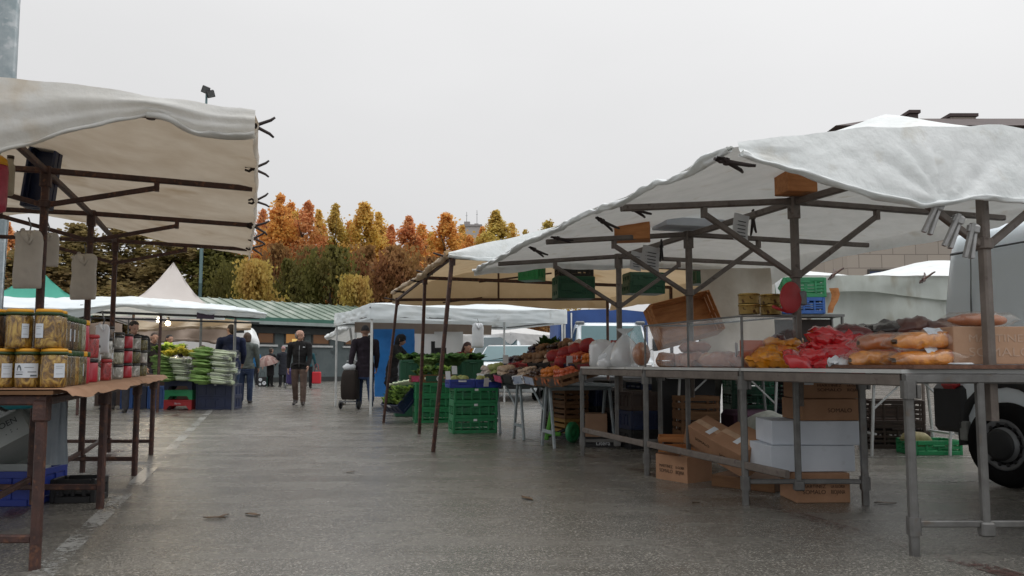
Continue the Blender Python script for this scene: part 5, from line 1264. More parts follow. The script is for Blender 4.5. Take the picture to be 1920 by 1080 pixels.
def som(w, h, k=1.0):
    """the two-name printing of the brown boxes, sized for a face w by h"""
    return [('MARTINEZ', h*.17*k, -w*.17, h*.55, w*.42), ('SOMALO', h*.20*k, -w*.17, h*.36, w*.42), ('LA GLORIA', h*.15*k, w*.27, h*.55, w*.26), ('RIOJANA', h*.20*k, w*.27, h*.36, w*.26)]
# ---------------------------------------------------------------- jars
def brine_mat(name, c, c2, c3, sc=26):
    m = bpy.data.materials.new(name); nt, N, L = nodes_of(m)
    out = N.new('ShaderNodeOutputMaterial'); bs = N.new('ShaderNodeBsdfPrincipled'); L.new(bs.outputs[0], out.inputs[0])
    tc = N.new('ShaderNodeTexCoord'); oi = N.new('ShaderNodeObjectInfo'); ad = N.new('ShaderNodeVectorMath'); ad.operation = 'ADD'
    sc_ = N.new('ShaderNodeVectorMath'); sc_.operation = 'SCALE'; sc_.inputs['Scale'].default_value = 17
    cb = N.new('ShaderNodeCombineXYZ'); [L.new(oi.outputs['Random'], cb.inputs[i]) for i in range(3)]; L.new(cb.outputs[0], sc_.inputs[0])
    L.new(tc.outputs['Object'], ad.inputs[0]); L.new(sc_.outputs[0], ad.inputs[1])
    n = N.new('ShaderNodeTexNoise'); n.inputs['Scale'].default_value = sc; n.inputs['Detail'].default_value = 3; n.inputs['Distortion'].default_value = 2.2
    mp = N.new('ShaderNodeMapping'); mp.inputs['Rotation'].default_value = (.5, .7, .2); mp.inputs['Scale'].default_value = (1, 1, .55)
    L.new(ad.outputs[0], mp.inputs[0]); L.new(mp.outputs[0], n.inputs['Vector'])
    r = N.new('ShaderNodeValToRGB'); e = r.color_ramp.elements; e[0].position = .36; e[0].color = rgb(c3); e[1].position = .66; e[1].color = rgb(c2); q = e.new(.52); q.color = rgb(c)
    L.new(n.outputs['Fac'], r.inputs['Fac']); L.new(r.outputs[0], bs.inputs['Base Color'])
    b = N.new('ShaderNodeBump'); b.inputs['Strength'].default_value = .8; b.inputs['Distance'].default_value = .01; L.new(n.outputs['Fac'], b.inputs['Height']); L.new(b.outputs[0], bs.inputs['Normal'])
    bs.inputs['Roughness'].default_value = .5; return m
M['peppers'] = brine_mat('yellow_peppers_in_brine', (.28, .155, .022), (.46, .30, .06), (.10, .048, .01))
M['peppers_dark'] = brine_mat('dark_peppers_in_brine', (.075, .04, .018), (.14, .075, .03), (.03, .016, .01))
M['olives'] = brine_mat('brown_olives_in_brine', (.13, .08, .025), (.22, .14, .05), (.05, .028, .01), 40)
M['greens_jar'] = brine_mat('green_beans_in_brine', (.13, .115, .035), (.22, .19, .07), (.055, .045, .014), 34)
M['pale_jar'] = brine_mat('pale_asparagus_in_brine', (.34, .33, .24), (.46, .45, .36), (.2, .18, .11), 30)
M['red_jar'] = brine_mat('red_peppers_in_jar', (.36, .03, .03), (.46, .05, .05), (.2, .015, .015), 20)
M['grey_tin'] = mat('tin_with_grey_label', (.36, .36, .33), (.22, .22, .2), 22, rough=.4, spots=(.62, .62, .60), spot_scale=30, spot_at=.56)
M['gold_tin'] = mat('gold_tin', (.60, .42, .16), (.50, .33, .11), 14, rough=.35, metal=.55, spots=(.13, .06, .03), spot_scale=38, spot_at=.60)
M['lid_yellow'] = mat('yellow_lid', (.72, .36, .015), (.66, .30, .01), 8, rough=.4)
M['lid_green'] = mat('dark_green_lid', (.03, .075, .022), (.022, .055, .016), 8, rough=.45)
M['lid_black'] = mat('black_lid', (.02, .02, .02), None, 8, rough=.4)
M['jar_label'] = mat('jar_label_paper', (.62, .67, .72), (.54, .59, .65), 16, rough=.6)
M['ink_soft'] = mat('soft_grey_print', (.36, .40, .44), None, 9, rough=.8); M['label_print'] = mat('label_print', (.12, .14, .16), None, 9, rough=.8)
_JM = {}
def jar(label, loc, r, h, content, lid='yg', lab=None, yaw=0.0, group=None, cat='jar', name='pickle_jar', big=False):
    """lid 'yg' yellow over green, 'g' green, 'k' black, 'r' red; lab: (start angle, width angle) of the paper label seen from -y"""
    t = thing(name, label, cat, loc, yaw, group); k = (round(r, 3), round(h, 3), content, lid)
    if k not in _JM:
        b = MB(); hb = h*.86
        b.lathe([(r*.80, .002), (r*.93, .004), (r*.955, .02), (r*.955, hb*.93), (r*.84, hb*.985), (r*.8, hb*.99), (0, hb*.99)], (0, 0, 0), 22); c_ = b.mesh('jar_contents', M[content])
        b = MB(); b.lathe([(r*.86, .0), (r*.985, .006), (r, .02), (r, hb*.92), (r*.95, hb*.97), (r*.84, hb), (r*.84, hb+.004)], (0, 0, 0), 24); g_ = b.mesh('jar_glass', M['glass'])
        b = MB(); lr = r*.97; z0 = h*.845
        if lid == 'yg': b.m(0).lathe([(lr, z0), (lr*1.06, z0+.004), (lr*1.06, z0+h*.065), (lr, z0+h*.075)], (0, 0, 0), 24); b.m(1).lathe([(lr*.98, z0+h*.075), (lr, z0+h*.08), (lr*.99, h-.003), (lr*.9, h), (0, h)], (0, 0, 0), 24); l_ = b.mesh('jar_lid', [M['lid_green'], M['lid_yellow']])
        else:
            b.lathe([(lr, z0), (lr*1.03, z0+.003), (lr*1.03, h-.006), (lr*.95, h), (0, h)], (0, 0, 0), 24); l_ = b.mesh('jar_lid', M[{'g': 'lid_green', 'k': 'lid_black', 'r': 'red_plastic', 'y': 'lid_yellow'}[lid]])
        _JM[k] = (c_, g_, l_)
    for nm, me in zip(('contents', 'glass', 'lid'), _JM[k]):
        if nm == 'glass' and content in ('jar_red', 'grey_tin'): continue
        o = bpy.data.objects.new(nm, me); COL.objects.link(o); o.parent = t
    if lab:
        a0, wa = lab[:2]; z0, z1 = (h*.26, h*.62) if len(lab) < 4 else lab[2:4]; rr = r*1.012; n = 9; b = MB()
        rows = [[V((rr*sin(a0+wa*i/n), -rr*cos(a0+wa*i/n), z)) for z in (z0, z1)] for i in range(n+1)]; b.grid(rows); lo = b.local('label', M['jar_label'], t)
        if wa > .5:
            R2_ = lambda f0, f1, zz, th, m_: (lambda b_: (b_.grid([[V((rr*1.006*sin(a0+wa*lerp(f0, f1, i/6)), -rr*1.006*cos(a0+wa*lerp(f0, f1, i/6)), lerp(z0, z1, zz+dz))) for dz in (-th, th)] for i in range(7)]), b_.local('printed_line', M[m_], lo)))(MB())
            for q_ in ([(.48, .82, .72, .015), (.60, .92, .40, .03), (.70, .95, .14, .06), (.10, .42, .24, .035), (.08, .44, .40, .015)] if wa > 1.5 else [(.15, .85, .80, .02), (.15, .7, .66, .015), (.15, .8, .26, .02)]): R2_(*q_, 'label_print' if wa > 1.5 else 'ink_soft')
            if wa > 1.5:
                b = MB(); cx_ = a0+wa*.26; rows = [[V((rr*1.007*sin(cx_+.20*q_*cos(pi*i/10)), -rr*1.007*cos(cx_+.20*q_*cos(pi*i/10)), lerp(z0, z1, .50+.40*q_*sin(pi*i/10)))) for q_ in (.55, 1)] for i in range(11)]; b.grid(rows); b.local('emblem', M['label_print'], lo)
    return t
# near end of the jar table: two layers of big jars across the end
S_ = .122; JR, JH = .0605, .193; NX0 = V((-2.268, 3.80, JT_TOP))
jl = ['third', 'second', 'first']
for i, (lab_, content) in enumerate(((None, 'peppers_dark'), (None, 'peppers'), ((.25, .75), 'peppers'), ((-.95, 1.9), 'peppers'), ((.15, .85), 'peppers'))):
    n = 4-i; jar(f'big jar of {"dark" if content != "peppers" else "yellow"} peppers, lower layer, {ordn(n)} from the table corner'+(', wide printed label' if i == 3 else ''), NX0+V((-S_*n, .004*i, 0)), JR, JH, content, 'yg', lab_, .1*i, 'big pepper jars')
for i, (lab_, content) in enumerate(((None, 'peppers'), (None, 'peppers_dark'), ((.62, .55), 'peppers'), ((-.75, .75), 'peppers'))):
    n = 3-i; jar(f'big jar of {"dark" if content != "peppers" else "yellow"} peppers, upper layer, {ordn(n)} from the table corner', NX0+V((-S_*1.14*n-.027, -.006+.01*(i % 2), JH+.001)), JR, JH, content, 'yg', lab_, .05*i, 'big pepper jars')
# along the aisle edge
e0 = V((LT[0][0], LT[0][1], 0)); ed = (V((*LT[3], 0))-e0).normalized()
def edge(s, inn=0.0, z=0.0): return e0+ed*s-PX*inn+V((0, 0, JT_TOP+z))
M['jar_red'] = mat('glossy_red_label_wrap', (.46, .02, .045), (.36, .015, .03), 8, rough=.35, coat=.4)
seqL = [('peppers', 'yg', .053, .193, None), ('olives', 'yg', .047, .188, (.2, .5)), ('olives', 'g', .047, .188, (.0, .6)), ('peppers', 'g', .047, .188, (-.3, .7)), ('greens_jar', 'g', .047, .188, None), ('olives', 'y', .047, .188, (.1, .6)), ('jar_red', 'g', .045, .188, None)]
seqU = [('peppers', 'yg', .053, .19, None), ('olives', 'g', .045, .18, (.3, .4)), ('peppers_dark', 'g', .045, .18, (.2, .5)), ('olives', 'g', .045, .18, (-.2, .9)), ('greens_jar', 'g', .045, .18, (.0, .6)), ('pale_jar', 'g', .045, .18, None), ('jar_red', 'y', .045, .18, (.0, .35))]
words_ = {'peppers': 'yellow peppers', 'olives': 'brown olives', 'peppers_dark': 'dark peppers', 'greens_jar': 'green beans', 'pale_jar': 'pale asparagus', 'jar_red': 'red wrapped preserve'}
s_ = .27
for i, (c_, l_, r_, h_, lb) in enumerate(seqL):
    jar(f'jar of {words_[c_]} in the lower aisle row, {ordn(i)} after the corner', edge(s_, .005), r_, h_, c_, l_, lb and (lb[0]+.5, lb[1]), 0, 'smaller jars along the aisle edge'); s_ += r_*2+.012
s_ = .25
for i, (c_, l_, r_, h_, lb) in enumerate(seqU):
    jar(f'jar of {words_[c_]} in the upper aisle row, {ordn(i)} past the corner', edge(s_, .012, .194 if i == 0 else .19), r_, h_, c_, l_, lb and (lb[0]+.5, lb[1]), 0, 'smaller jars along the aisle edge'); s_ += r_*2+.016
# second row behind, so that nothing shows through
for i in range(5): jar(f'jar of brown olives behind the aisle jars, {ordn(i)} from the near end', edge(.42+.13*i, .13), .047, .188, 'olives', 'g', None, 0, 'smaller jars along the aisle edge')
# tins, red jars and packs farther along
far_seq = [('jar_red', 'k', .05, .15, None), ('pale_jar', 'k', .05, .12, (.2, .9)), ('grey_tin', 'k', .05, .11, None), ('red_jar', 'r', .052, .15, None), ('grey_tin', 'g', .05, .12, None), ('peppers_dark', 'k', .05, .13, (.2, .9)), ('grey_tin', 'k', .052, .11, None), ('olives', 'k', .05, .12, (.3, .8)), ('grey_tin', 'k', .05, .12, None), ('jar_red', 'k', .05, .12, None),
           ('grey_tin', 'k', .05, .12, None), ('pale_jar', 'k', .05, .12, (.2, .9)), ('grey_tin', 'k', .05, .12, None), ('olives', 'y', .05, .12, (.3, .8)), ('grey_tin', 'k', .05, .12, None), ('greens_jar', 'k', .05, .12, (.2, .9))]
nm_ = {'jar_red': 'red wrapped jar', 'pale_jar': 'pale jar with a white label', 'grey_tin': 'grey printed tin', 'red_jar': 'jar of red peppers', 'peppers_dark': 'dark jar', 'olives': 'brown olive jar', 'greens_jar': 'green bean jar'}
s_ = 1.32
for i, (c_, l_, r_, h_, lb) in enumerate(far_seq):
    for lev in range(3 if i > 4 else 2):
        c2_, l2_ = (c_, l_) if lev != 1 else far_seq[(i*5+3) % 16][:2]
        jar(f'{nm_[c2_]}, {["bottom", "middle", "top"][lev]} of the {ordn(i) if i < 12 else ["thirteenth", "fourteenth", "fifteenth", "sixteenth"][i-12]} stack past the big jars', edge(s_, .03+.02*(i % 3), lev*(h_+.002)), r_, h_, c2_, l2_, lb if lev != 1 else ((.2, .9) if c2_ in ('pale_jar', 'olives', 'greens_jar', 'peppers_dark') else None), .3*i, 'small tins and jars at the far end', 'tin', 'preserve_jar')
    s_ += r_*2+.075
# clear plastic bag of packs beside the tins
def pillow(label, cat, name, w, d, h, mats, loc, rot, group=None, seed=0, crinkle=.06, nu=26, nv=14, pinch=.0, parts=None, flat=.55):
    """cushion shaped pack: ends pinched flat, surface crumpled"""
    b = MB(); rows = []
    for i in range(nv+1):
        f = -1+2*i/nv; row = []
        prof = max(0.0, 1-abs(f)**3.2)**.6
        for k in range(nu+1):
            a = 2*pi*k/nu; ca, sa = cos(a), sin(a)
            y = (abs(ca)**flat)*(1 if ca >= 0 else -1)*d/2*(1-.12*abs(f)**4); z = (abs(sa)**.8)*(1 if sa >= 0 else -1)*h/2*max(.06, prof)
            p = V((f*w/2, y, z)); kk = min(w, d)
            q = p*(2.6/kk)+V((seed*5.3, seed*1.9, 0)); wv = noise.noise(q)+.6*noise.noise(q*2.4)-.5*abs(noise.noise(q*1.6+V((3, 3, 3))))
            p += V((.25*crinkle*kk*noise.noise(q*1.3+V((7, 0, 0))), .4*wv*crinkle*kk, wv*crinkle*kk*.9)); row.append(p)
        row[-1] = row[0].copy(); rows.append(row)
    b.grid(rows); o = thing(name, label, cat, loc, rot, group) if parts else None
    lowest = min(v.z for v in b.v)
    if not parts: return single(b, name, mats, label, cat, loc, rot, group)
    b.local('wrapping', mats, o); return o
def hang_bag(label, px, py0, py1, wpx, d, m, seed, group, yaw=0.0, name='cloth_bag'):
    top, bot = P(px, py0, d), P(px, py1, d); h = top.z-bot.z; w = wpx*d/F
    o = thing(name, label, 'bag', top, yaw, group); b = MB(); rows = []; n = 28
    prof = [(0, .30, .015), (.015, .36, .03), (.05, .43, .045), (.11, .47, .055), (.20, .49, .05), (.45, .49, .05), (.75, .5, .055), (.93, .5, .05), (.985, .49, .035), (1.0, .46, .012)]
    for f, hw, dp in prof:
        r_ = []
        for k in range(n+1):
            a = 2*pi*k/n; x = (abs(cos(a))**.45)*(1 if cos(a) >= 0 else -1)*hw*w; y = (abs(sin(a))**.8)*(1 if sin(a) >= 0 else -1)*dp*w*2.2
            q = V((x*6+seed, f*4, y*3)); x += .035*w*noise.noise(q*1.5)*(1.6 if f < .3 else .6); y += .05*w*noise.noise(q*1.9+V((0, 4, 0)))
            r_.append(V((x, y, -h*f)))
        r_[-1] = r_[0].copy(); rows.append(r_)
    b.grid(rows); b.local('cloth', m, o)
    b = MB(); b.tube([(-.22*w, -.02*w, .01*h), (-.12*w, -.10*w, -h*.05), (.0, -.15*w, -h*.15), (.10*w, -.13*w, -h*.24), (.17*w, -.11*w, -h*.15), (.14*w, -.05*w, -.01*h)], [.08*w, .11*w, .10*w, .06*w, .07*w, .05*w], 8); b.tube([(-.40*w, 0, -h*.01), (-.45*w, -.03*w, -h*.07), (-.36*w, -.06*w, -h*.14)], [.05*w, .08*w, .03*w], 7); b.local('knot', m, o)
    b = MB(); b.tube([(0, 0, -h*.05), (.01, 0, .03), (-.01, 0, .085)], .005, 5); b.local('tie', M['lead'], o)
    return o
M['bag_cloth'] = mat('grey_white_bag_cloth', (.62, .60, .55), (.53, .51, .47), 7, rough=.85, trans=.12, wrinkle=.4, wscale=9)
hang_bag('front grey white cloth bag hanging by the nearest visible rusty pole', 55, 432, 541, 54, 4.95, M['bag_cloth'], 1, 'white bags hung on the jar stall')
hang_bag('second cloth bag half hidden behind the front hanging bag', 90, 436, 500, 40, 5.3, M['bag_cloth'], 2, 'white bags hung on the jar stall', .3)
hang_bag('lone knotted cloth bag hanging before the cream tent', 159, 476, 562, 51, 6.45, M['bag_cloth'], 3, 'white bags hung on the jar stall', -.1)
hang_bag('white plastic bag hanging from the valance before the white van', 896, 606, 652, 22, 14.4, M['paper'], 5, None)
hang_bag('clear plastic bag of packs beside the red jars on the jar table', 193, 608, 662, 26, 5.15, M['paper'], 8, None)
# red bag with a yellow tie and a small pale bottle, high at the near end
o = thing('hanging_package', 'pink red package with an orange yellow top hanging under the cream canopy', 'package', P(-2, 292, 4.6))
b = MB(); b.lathe([(.02, 0), (.045, -.02), (.052, -.06)], (0, 0, 0), 14); b.local('top', M['lid_yellow'], o)
b = MB(); b.lathe([(.05, -.06), (.056, -.10), (.055, -.30), (.05, -.34), (.02, -.355), (0, -.355)], (0, 0, 0), 14); b.local('wrap', mat('pink_red_wrap', (.42, .05, .09), (.32, .03, .06), 14, rough=.35, spots=(.55, .45, .45), spot_scale=9, spot_at=.62), o)
b = MB(); b.tube([(0, 0, 0), (.02, 0, .05), (.06, 0, .07)], .004, 5); b.local('hook', M['lead'], o)
o = thing('hanging_bottle', 'pale beige plastic bottle hanging beside the pink red package', 'bottle', P(20, 298, 4.8)); b = MB(); b.lathe([(.018, 0), (.018, -.03), (.026, -.045), (.028, -.06), (.028, -.22), (.02, -.235), (0, -.235)], (0, 0, 0), 12); b.local('body', mat('beige_plastic', (.40, .36, .28), (.34, .30, .22), 9, rough=.5), o)
b = MB(); b.lathe([(.020, .0), (.020, .02), (0, .02)], (0, 0, 0), 12); b.local('cap', M['brown_plastic'], o)
# navy vented tray standing on edge behind the pole
c_ = P(82, 330, 5.45); crate('navy vented tray hung on edge behind the rusty pole of the jar stall', .19, .46, .10, 'navy_plastic', c_+V((0, 0.02, -.02)), Euler((radians(86), radians(4), radians(4))), slats=5)
# below the jar table
crate('large deep blue crate under the jar table holding open cartons', .62, .42, .23, 'blue_plastic', (-3.52, 5.42, 0), .03, None, True, slats=3)
carton('grey white carton standing inside the blue crate under the jar table', .50, .34, .24, 'grey_card', (-3.56, 5.44, .03), .1, 'open cartons under the jar table', True)
carton('tilted open carton with flaps, topmost under the jar table', .40, .30, .22, 'grey_card', (-3.42, 5.30, .33), Euler((radians(-28), radians(-30), radians(22))), 'open cartons under the jar table', 'flaps', ink='ink_grey', text=[('OEN', .06, .1, .14, .11), ('. : .', .05, .1, .08, .08)])
carton('grey carton leaning at the very back under the jar table', .42, .30, .25, 'grey_card', (-3.75, 5.75, .42), Euler((radians(12), radians(20), 0)), 'open cartons under the jar table', True)
b = MB(); rows = []
for i in range(9):
    f = i/8; r_ = []
    for k in range(21):
        a = 2*pi*k/20; rr = (.038+.02*f)*(1+.3*sin(a*5+f*1.5)); r_.append(V((rr*1.2*cos(a), rr*.8*sin(a), .45-.45*f)))
    r_[-1] = r_[0].copy(); rows.append(r_)
b.grid(rows); single(b, 'plastic_bag', mat('grey_blue_plastic_bag', (.28, .32, .36), (.2, .24, .28), 5, rough=.3, trans=.2), 'grey blue plastic bag hanging folded under the jar table beside its front leg', 'bag', (-2.97, 5.05, .30))
crate('small black crate under the jar table behind the front leg', .30, .22, .16, 'black_plastic', (-3.02, 5.45, 0), .1)
pillow('turquoise packet on the stretcher under the near end of the jar table', 'packet', 'packet', .22, .14, .08, mat('turquoise_pack', (.03, .28, .33), (.02, .2, .25), 9, rough=.4), (-3.15, 4.95, .70), .2)
# ================================================================ packed food on the big stall
def tp_(k, u, z=0.0):
    """point on the big table: k trestles from the near end, u metres in from the aisle edge (across the trestles)"""
    i = min(2, int(k)); a, c = V((*RT[i], 0)), V((*RT[i+1], 0)); return a.lerp(c, k-i)+V((u, 0, RT_TOP+z))
# display case of clear panes between the second and third trestles
ca = thing('display_case', 'clear pane display case with thin metal edges on the white table', 'display case', tp_(1.5, .2))
c0, c1 = tp_(1.0, .0), tp_(2.0, .0); hx_ = .355; dep_ = V((.38, 0, 0))
def casebox(p, q, w=.012): b = MB(); b.beam(p, q, w, w); return b
Z_ = V((0, 0, hx_)); mid = c0.lerp(c1, .5)
for p in (c0, mid, c1): casebox(p, p+Z_, .016).build('edge_post', M['alu'], ca)
for p in (c0+dep_, c1+dep_): casebox(p, p+Z_, .014).build('edge_post', M['alu'], ca)
for p, q in ((c0+Z_, c1+Z_), (c0+dep_+Z_, c1+dep_+Z_), (c0+Z_, c0+dep_+Z_), (c1+Z_, c1+dep_+Z_)): casebox(p, q, .012).build('edge_rail', M['alu'], ca)
dd = (c1-c0).normalized()*.01; e_ = V((0, 0, .008))
for p, q in ((c0+dd, mid-dd), (mid+dd, c1-dd), (c0+V((.01, 0, 0)), c0+dep_-V((.01, 0, 0)))):
    b = MB(); quad(b, [p+e_, q+e_, q+Z_-e_, p+Z_-e_], .002); b.build('pane', M['pane'], ca)
b = MB(); quad(b, [c0+Z_+dd+V((.01, 0, .004)), c1+Z_-dd+V((.01, 0, .004)), c1+dep_+Z_-dd+V((-.01, 0, .004)), c0+dep_+Z_+dd+V((-.01, 0, .004))], .002); b.build('top_pane', M['pane'], ca)
# gold tins stacked on it
M['gold_lid'] = mat('gold_tin_rim', (.52, .36, .12), None, 9, rough=.25, metal=.9)
for (x_, col_) in ((.085, 0), (.255, 1)):
    for lev in (0, 1):
        p = c0+V((x_, .10+.05*col_, hx_+.016+lev*.074)); t = thing('gold_tin', f'round gold tin, {"upper" if lev else "lower"} of the {"outer" if not col_ else "inner"} pair on the display case', 'tin', p, .7*lev+col_, 'gold tins on the display case')
        b = MB(); b.lathe([(.072, .003), (.072, .066), (0, .066)], (0, 0, 0), 26); b.lathe([(.0, .003), (.072, .003)], (0, 0, 0), 26); b.local('body', M['gold_tin'], t)
        b = MB(); b.lathe([(.073, .060), (.076, .063), (.076, .070), (.073, .073), (.066, .071), (0, .071)], (0, 0, 0), 26); b.local('rim', M['gold_lid'], t)
# meat packs in the case
M['meat'] = mat('packed_brown_meat', (.36, .13, .06), (.24, .08, .04), 14, rough=.3, coat=.2, spots=(.36, .2, .15), spot_scale=12, spot_at=.64)
M['meat_orange'] = mat('packed_orange_meat', (.42, .17, .06), (.30, .10, .04), 12, rough=.3, coat=.5, spots=(.55, .38, .25), spot_scale=12, spot_at=.62)
for i, (k, u, w_, m_) in enumerate(((1.93, .14, .26, 'meat_orange'), (1.8, .20, .30, 'meat'), (1.66, .16, .28, 'meat'), (1.5, .22, .28, 'meat_orange'), (1.36, .15, .3, 'meat'), (1.18, .2, .28, 'meat'), (1.75, .24, .25, 'meat'))):
    pillow(f'brown wrapped meat pack in the display case, {ordn(i)} from its far end', 'meat pack', 'meat_pack', w_, .17, .13 if i != 6 else .10, M[m_], tp_(k, u, .055 if i != 6 else .16), 1.2+.3*i, 'meat packs in the display case', 30+i, .10)
b = MB(); b.box((0, 0, .05), (.46, .30, .10), b=.015); single(b, 'white_tray', M['white_card'], 'bluish white tray behind the panes of the display case', 'tray', tp_(1.42, .52, .04), 1.1)
b = MB(); b.box((0, 0, .06), (.20, .004, .12)); b.box((0, .02, .03), (.19, .003, .07), Euler((.9, 0, 0)).to_matrix()); single(b, 'price_card', mat('orange_price_card', (.55, .12, .03), (.48, .10, .025), 9, rough=.6), 'orange price card standing behind the pane corner above the yellow packs', 'price card', tp_(1.03, .10, .07), .25)
b = MB(); b.box((0, 0, .05), (.20, .004, .10)); single(b, 'price_card', M['paper'], 'orange red price note leaning inside the case beside the larger orange card', 'price card', tp_(1.12, .06, .075), 1.2); bpy.data.objects[-1] if False else None
b = MB(); b.ball((0, 0, .05), .06, 12, 8, (1, .9, .95), None, .15, 3); b.box((0, -.055, .06), (.03, .01, .07), b=.004); single(b, 'cured_sausage', mat('dark_cured_meat', (.10, .035, .03), (.06, .02, .018), 12, rough=.4, coat=.4), 'dark red cured piece with a white tag behind the price card', 'meat', tp_(1.06, .3, .13), .2)
# yellow orange packs and red packs
M['pack_yellow'] = mat('yellow_orange_wrapping', (.76, .33, .015), (.60, .20, .01), 9, rough=.28, coat=.6, spots=(.18, .03, .02), spot_scale=13, spot_at=.63)
M['pack_orange'] = mat('orange_wrapping', (.72, .20, .025), (.56, .13, .015), 9, rough=.28, coat=.6, spots=(.60, .32, .04), spot_scale=11, spot_at=.6)
M['pack_red'] = mat('red_wrapping', (.62, .018, .025), (.46, .010, .016), 7, rough=.22, coat=.8, spots=(.42, .03, .05), spot_scale=9, spot_at=.62)
M['pack_dark'] = mat('dark_red_wrapping', (.14, .022, .022), (.07, .012, .014), 7, rough=.22, coat=.8)
M['pack_black'] = mat('black_wrapping', (.02, .014, .013), None, 7, rough=.25, coat=.7)
R_ = random.Random(5); n_ = 0
for lev in range(4):
    for i in range(5-lev):
        k = .97-.0*lev; x_ = .03+.105*(i+.5*lev)+R_.uniform(-.01, .01); yv = .06+.05*R_.random()+.05*lev
        p = V((RT[1][0]+x_+.06, RT[1][1]-.18+yv, RT_TOP+.032+.044*lev)); m_ = 'pack_orange' if (i >= 3-lev and lev < 3) else 'pack_yellow'
        pillow('yellow or orange foil pack in the heap beside the display case', 'food pack', 'foil_pack', .19, .12, .07, M[m_], p, Euler((R_.uniform(-.3, .3), R_.uniform(-.25, .25), R_.uniform(-.6, .9))), 'yellow and orange packs in the heap', 50+n_, .17); n_ += 1
for lev in range(5):
    for i in range(6-lev):
        x_ = -.06+.135*(i+.5*lev)+R_.uniform(-.02, .02); p = V((lerp(RT[1][0], RT[0][0], .36)+.16+x_*.95, lerp(RT[1][1], RT[0][1], .36)+R_.uniform(-.03, .05)+.05*lev, RT_TOP+.036+.044*lev))
        pillow('glossy red foil pack in the heap at the middle of the table', 'food pack', 'foil_pack', .26, .15, .085, M['pack_red'], p, Euler((R_.uniform(-.3, .3), R_.uniform(-.3, .3)+.12, R_.uniform(-.5, .5))), 'red packs in the heap', 80+n_, .21); n_ += 1
for i in range(4):
    p = tp_(.42-.05*i, .03+.04*(i % 2), .028); p = V((lerp(RT[1][0], RT[0][0], .60)+.06+.07*i, lerp(RT[1][1], RT[0][1], .60)+.03*(i % 2), RT_TOP+.03))
    pillow('crumpled whitish film packet in front of the red packs', 'packet', 'film_packet', .13, .09, .06, M['film'] if i % 2 else M['paper'], p, Euler((R_.uniform(-.4, .4), R_.uniform(-.4, .4), R_.uniform(-1, 1))), 'crumpled film packets', 120+i, .3)
# orange loaves in clear film, two layers
M['loaf'] = mat('orange_crusted_food', (.80, .33, .03), (.62, .20, .018), 9, rough=.35, coat=.5, spots=(.36, .10, .03), spot_scale=12, spot_at=.60, bump=.6, bscale=26)
M['loaf_brown'] = mat('dark_orange_crusted_food', (.50, .15, .03), (.30, .075, .018), 6, rough=.4, coat=.5)
for i, (px, py, d, w_, lev, lab_, tagd) in enumerate(((1640, 676, 4.35, .27, 0, 'orange loaf in clear film, lower layer, next to the red packs', False), (1735, 676, 4.08, .33, 0, 'orange loaf in clear film, lower layer, with a white label on it', True), (1648, 648, 4.42, .24, 1, 'orange loaf in clear film, upper layer, next to the red packs', False), (1732, 643, 4.10, .31, 1, 'orange loaf in clear film, upper layer, with the large tilted label', True))):
    c = P(px, py, d); c.z = RT_TOP+.055+.098*lev+.022*(py == 676 and px > 1700)*0
    o = pillow(lab_, 'bread', 'wrapped_loaf', w_+.09, .18, .10, M['loaf_film'], c, Euler((0, radians(-3), radians(-6+3*i))), 'loaves in clear film', 140+i, .13, parts=True)
    b = MB(); rows = []
    for q in range(25):
        f = -1+2*q/24; pr = max(.05, 1-abs(f)**2.6)**.5; rw = []
        for k in range(25): a = 2*pi*k/24; v_ = V((f*w_*.50, .080*abs(cos(a))**.5*(1 if cos(a) > 0 else -1)*pr, .045*abs(sin(a))**.7*(1 if sin(a) > 0 else -1)*max(.12, 1-abs(f)**5)**.6)); rw.append(v_*(1+.16*noise.noise(v_*16+V((i, 0, 0)))+.10*noise.noise(v_*38)))
        rw[-1] = rw[0].copy(); rows.append(rw)
    b.grid(rows); b.local('loaf', M['loaf'] if i != 2 else M['loaf_brown'], o)
    if tagd:
        b = MB(); rows = [[V((-.02+.09*u_*(1.15 if lev else .8), -.035-.05*v_*(1 if lev else .8)+.02*u_, .063-.035*v_+.004*sin(u_*6))) for v_ in (0, .33, .66, 1)] for u_ in (0, .25, .5, .75, 1)]; b.grid(rows); b.local('label', M['jar_label'], o)
# further back: dark red packs, black ones, brown blocks
M['block'] = mat('brown_vacuum_pack', (.15, .062, .048), (.10, .04, .033), 8, rough=.3, coat=.5, spots=(.24, .14, .11), spot_scale=9, spot_at=.62)
b = MB(); b.box((0, 0, .065), (1.25, .30, .13), b=.01); single(b, 'goods_step', M['white_card'], 'pale raised step behind the loaves carrying the dark packs', 'display step', V((2.95, 5.02, RT_TOP)), -.28)
for i, (px, py, d, w_, h_, m_, lab_) in enumerate(((1600, 628, 5.0, .26, .13, 'pack_dark', 'dark red glossy pack nearest the red heap, on the raised step'), (1640, 620, 5.05, .22, .09, 'pack_black', 'black glossy pack behind the film wrapped loaves'), (1662, 618, 4.95, .18, .10, 'pack_black', 'second black glossy pack, against the brown vacuum block'), (1712, 612, 4.9, .24, .11, 'block', 'large brown vacuum packed block on the raised step'), (1768, 616, 4.75, .18, .10, 'block', 'small brown vacuum packed block beside the carton'), (1752, 624, 4.85, .14, .08, 'pack_black', 'small dark pack between the two brown blocks'))):
    c = P(px, py, d); c.z = max(c.z, RT_TOP+.13+h_*.42); pillow(lab_, 'food pack', 'dark_pack', w_, .16, h_, M[m_], c, Euler((.1*i, .12-.08*i, -.3)), None, 160+i, .14)
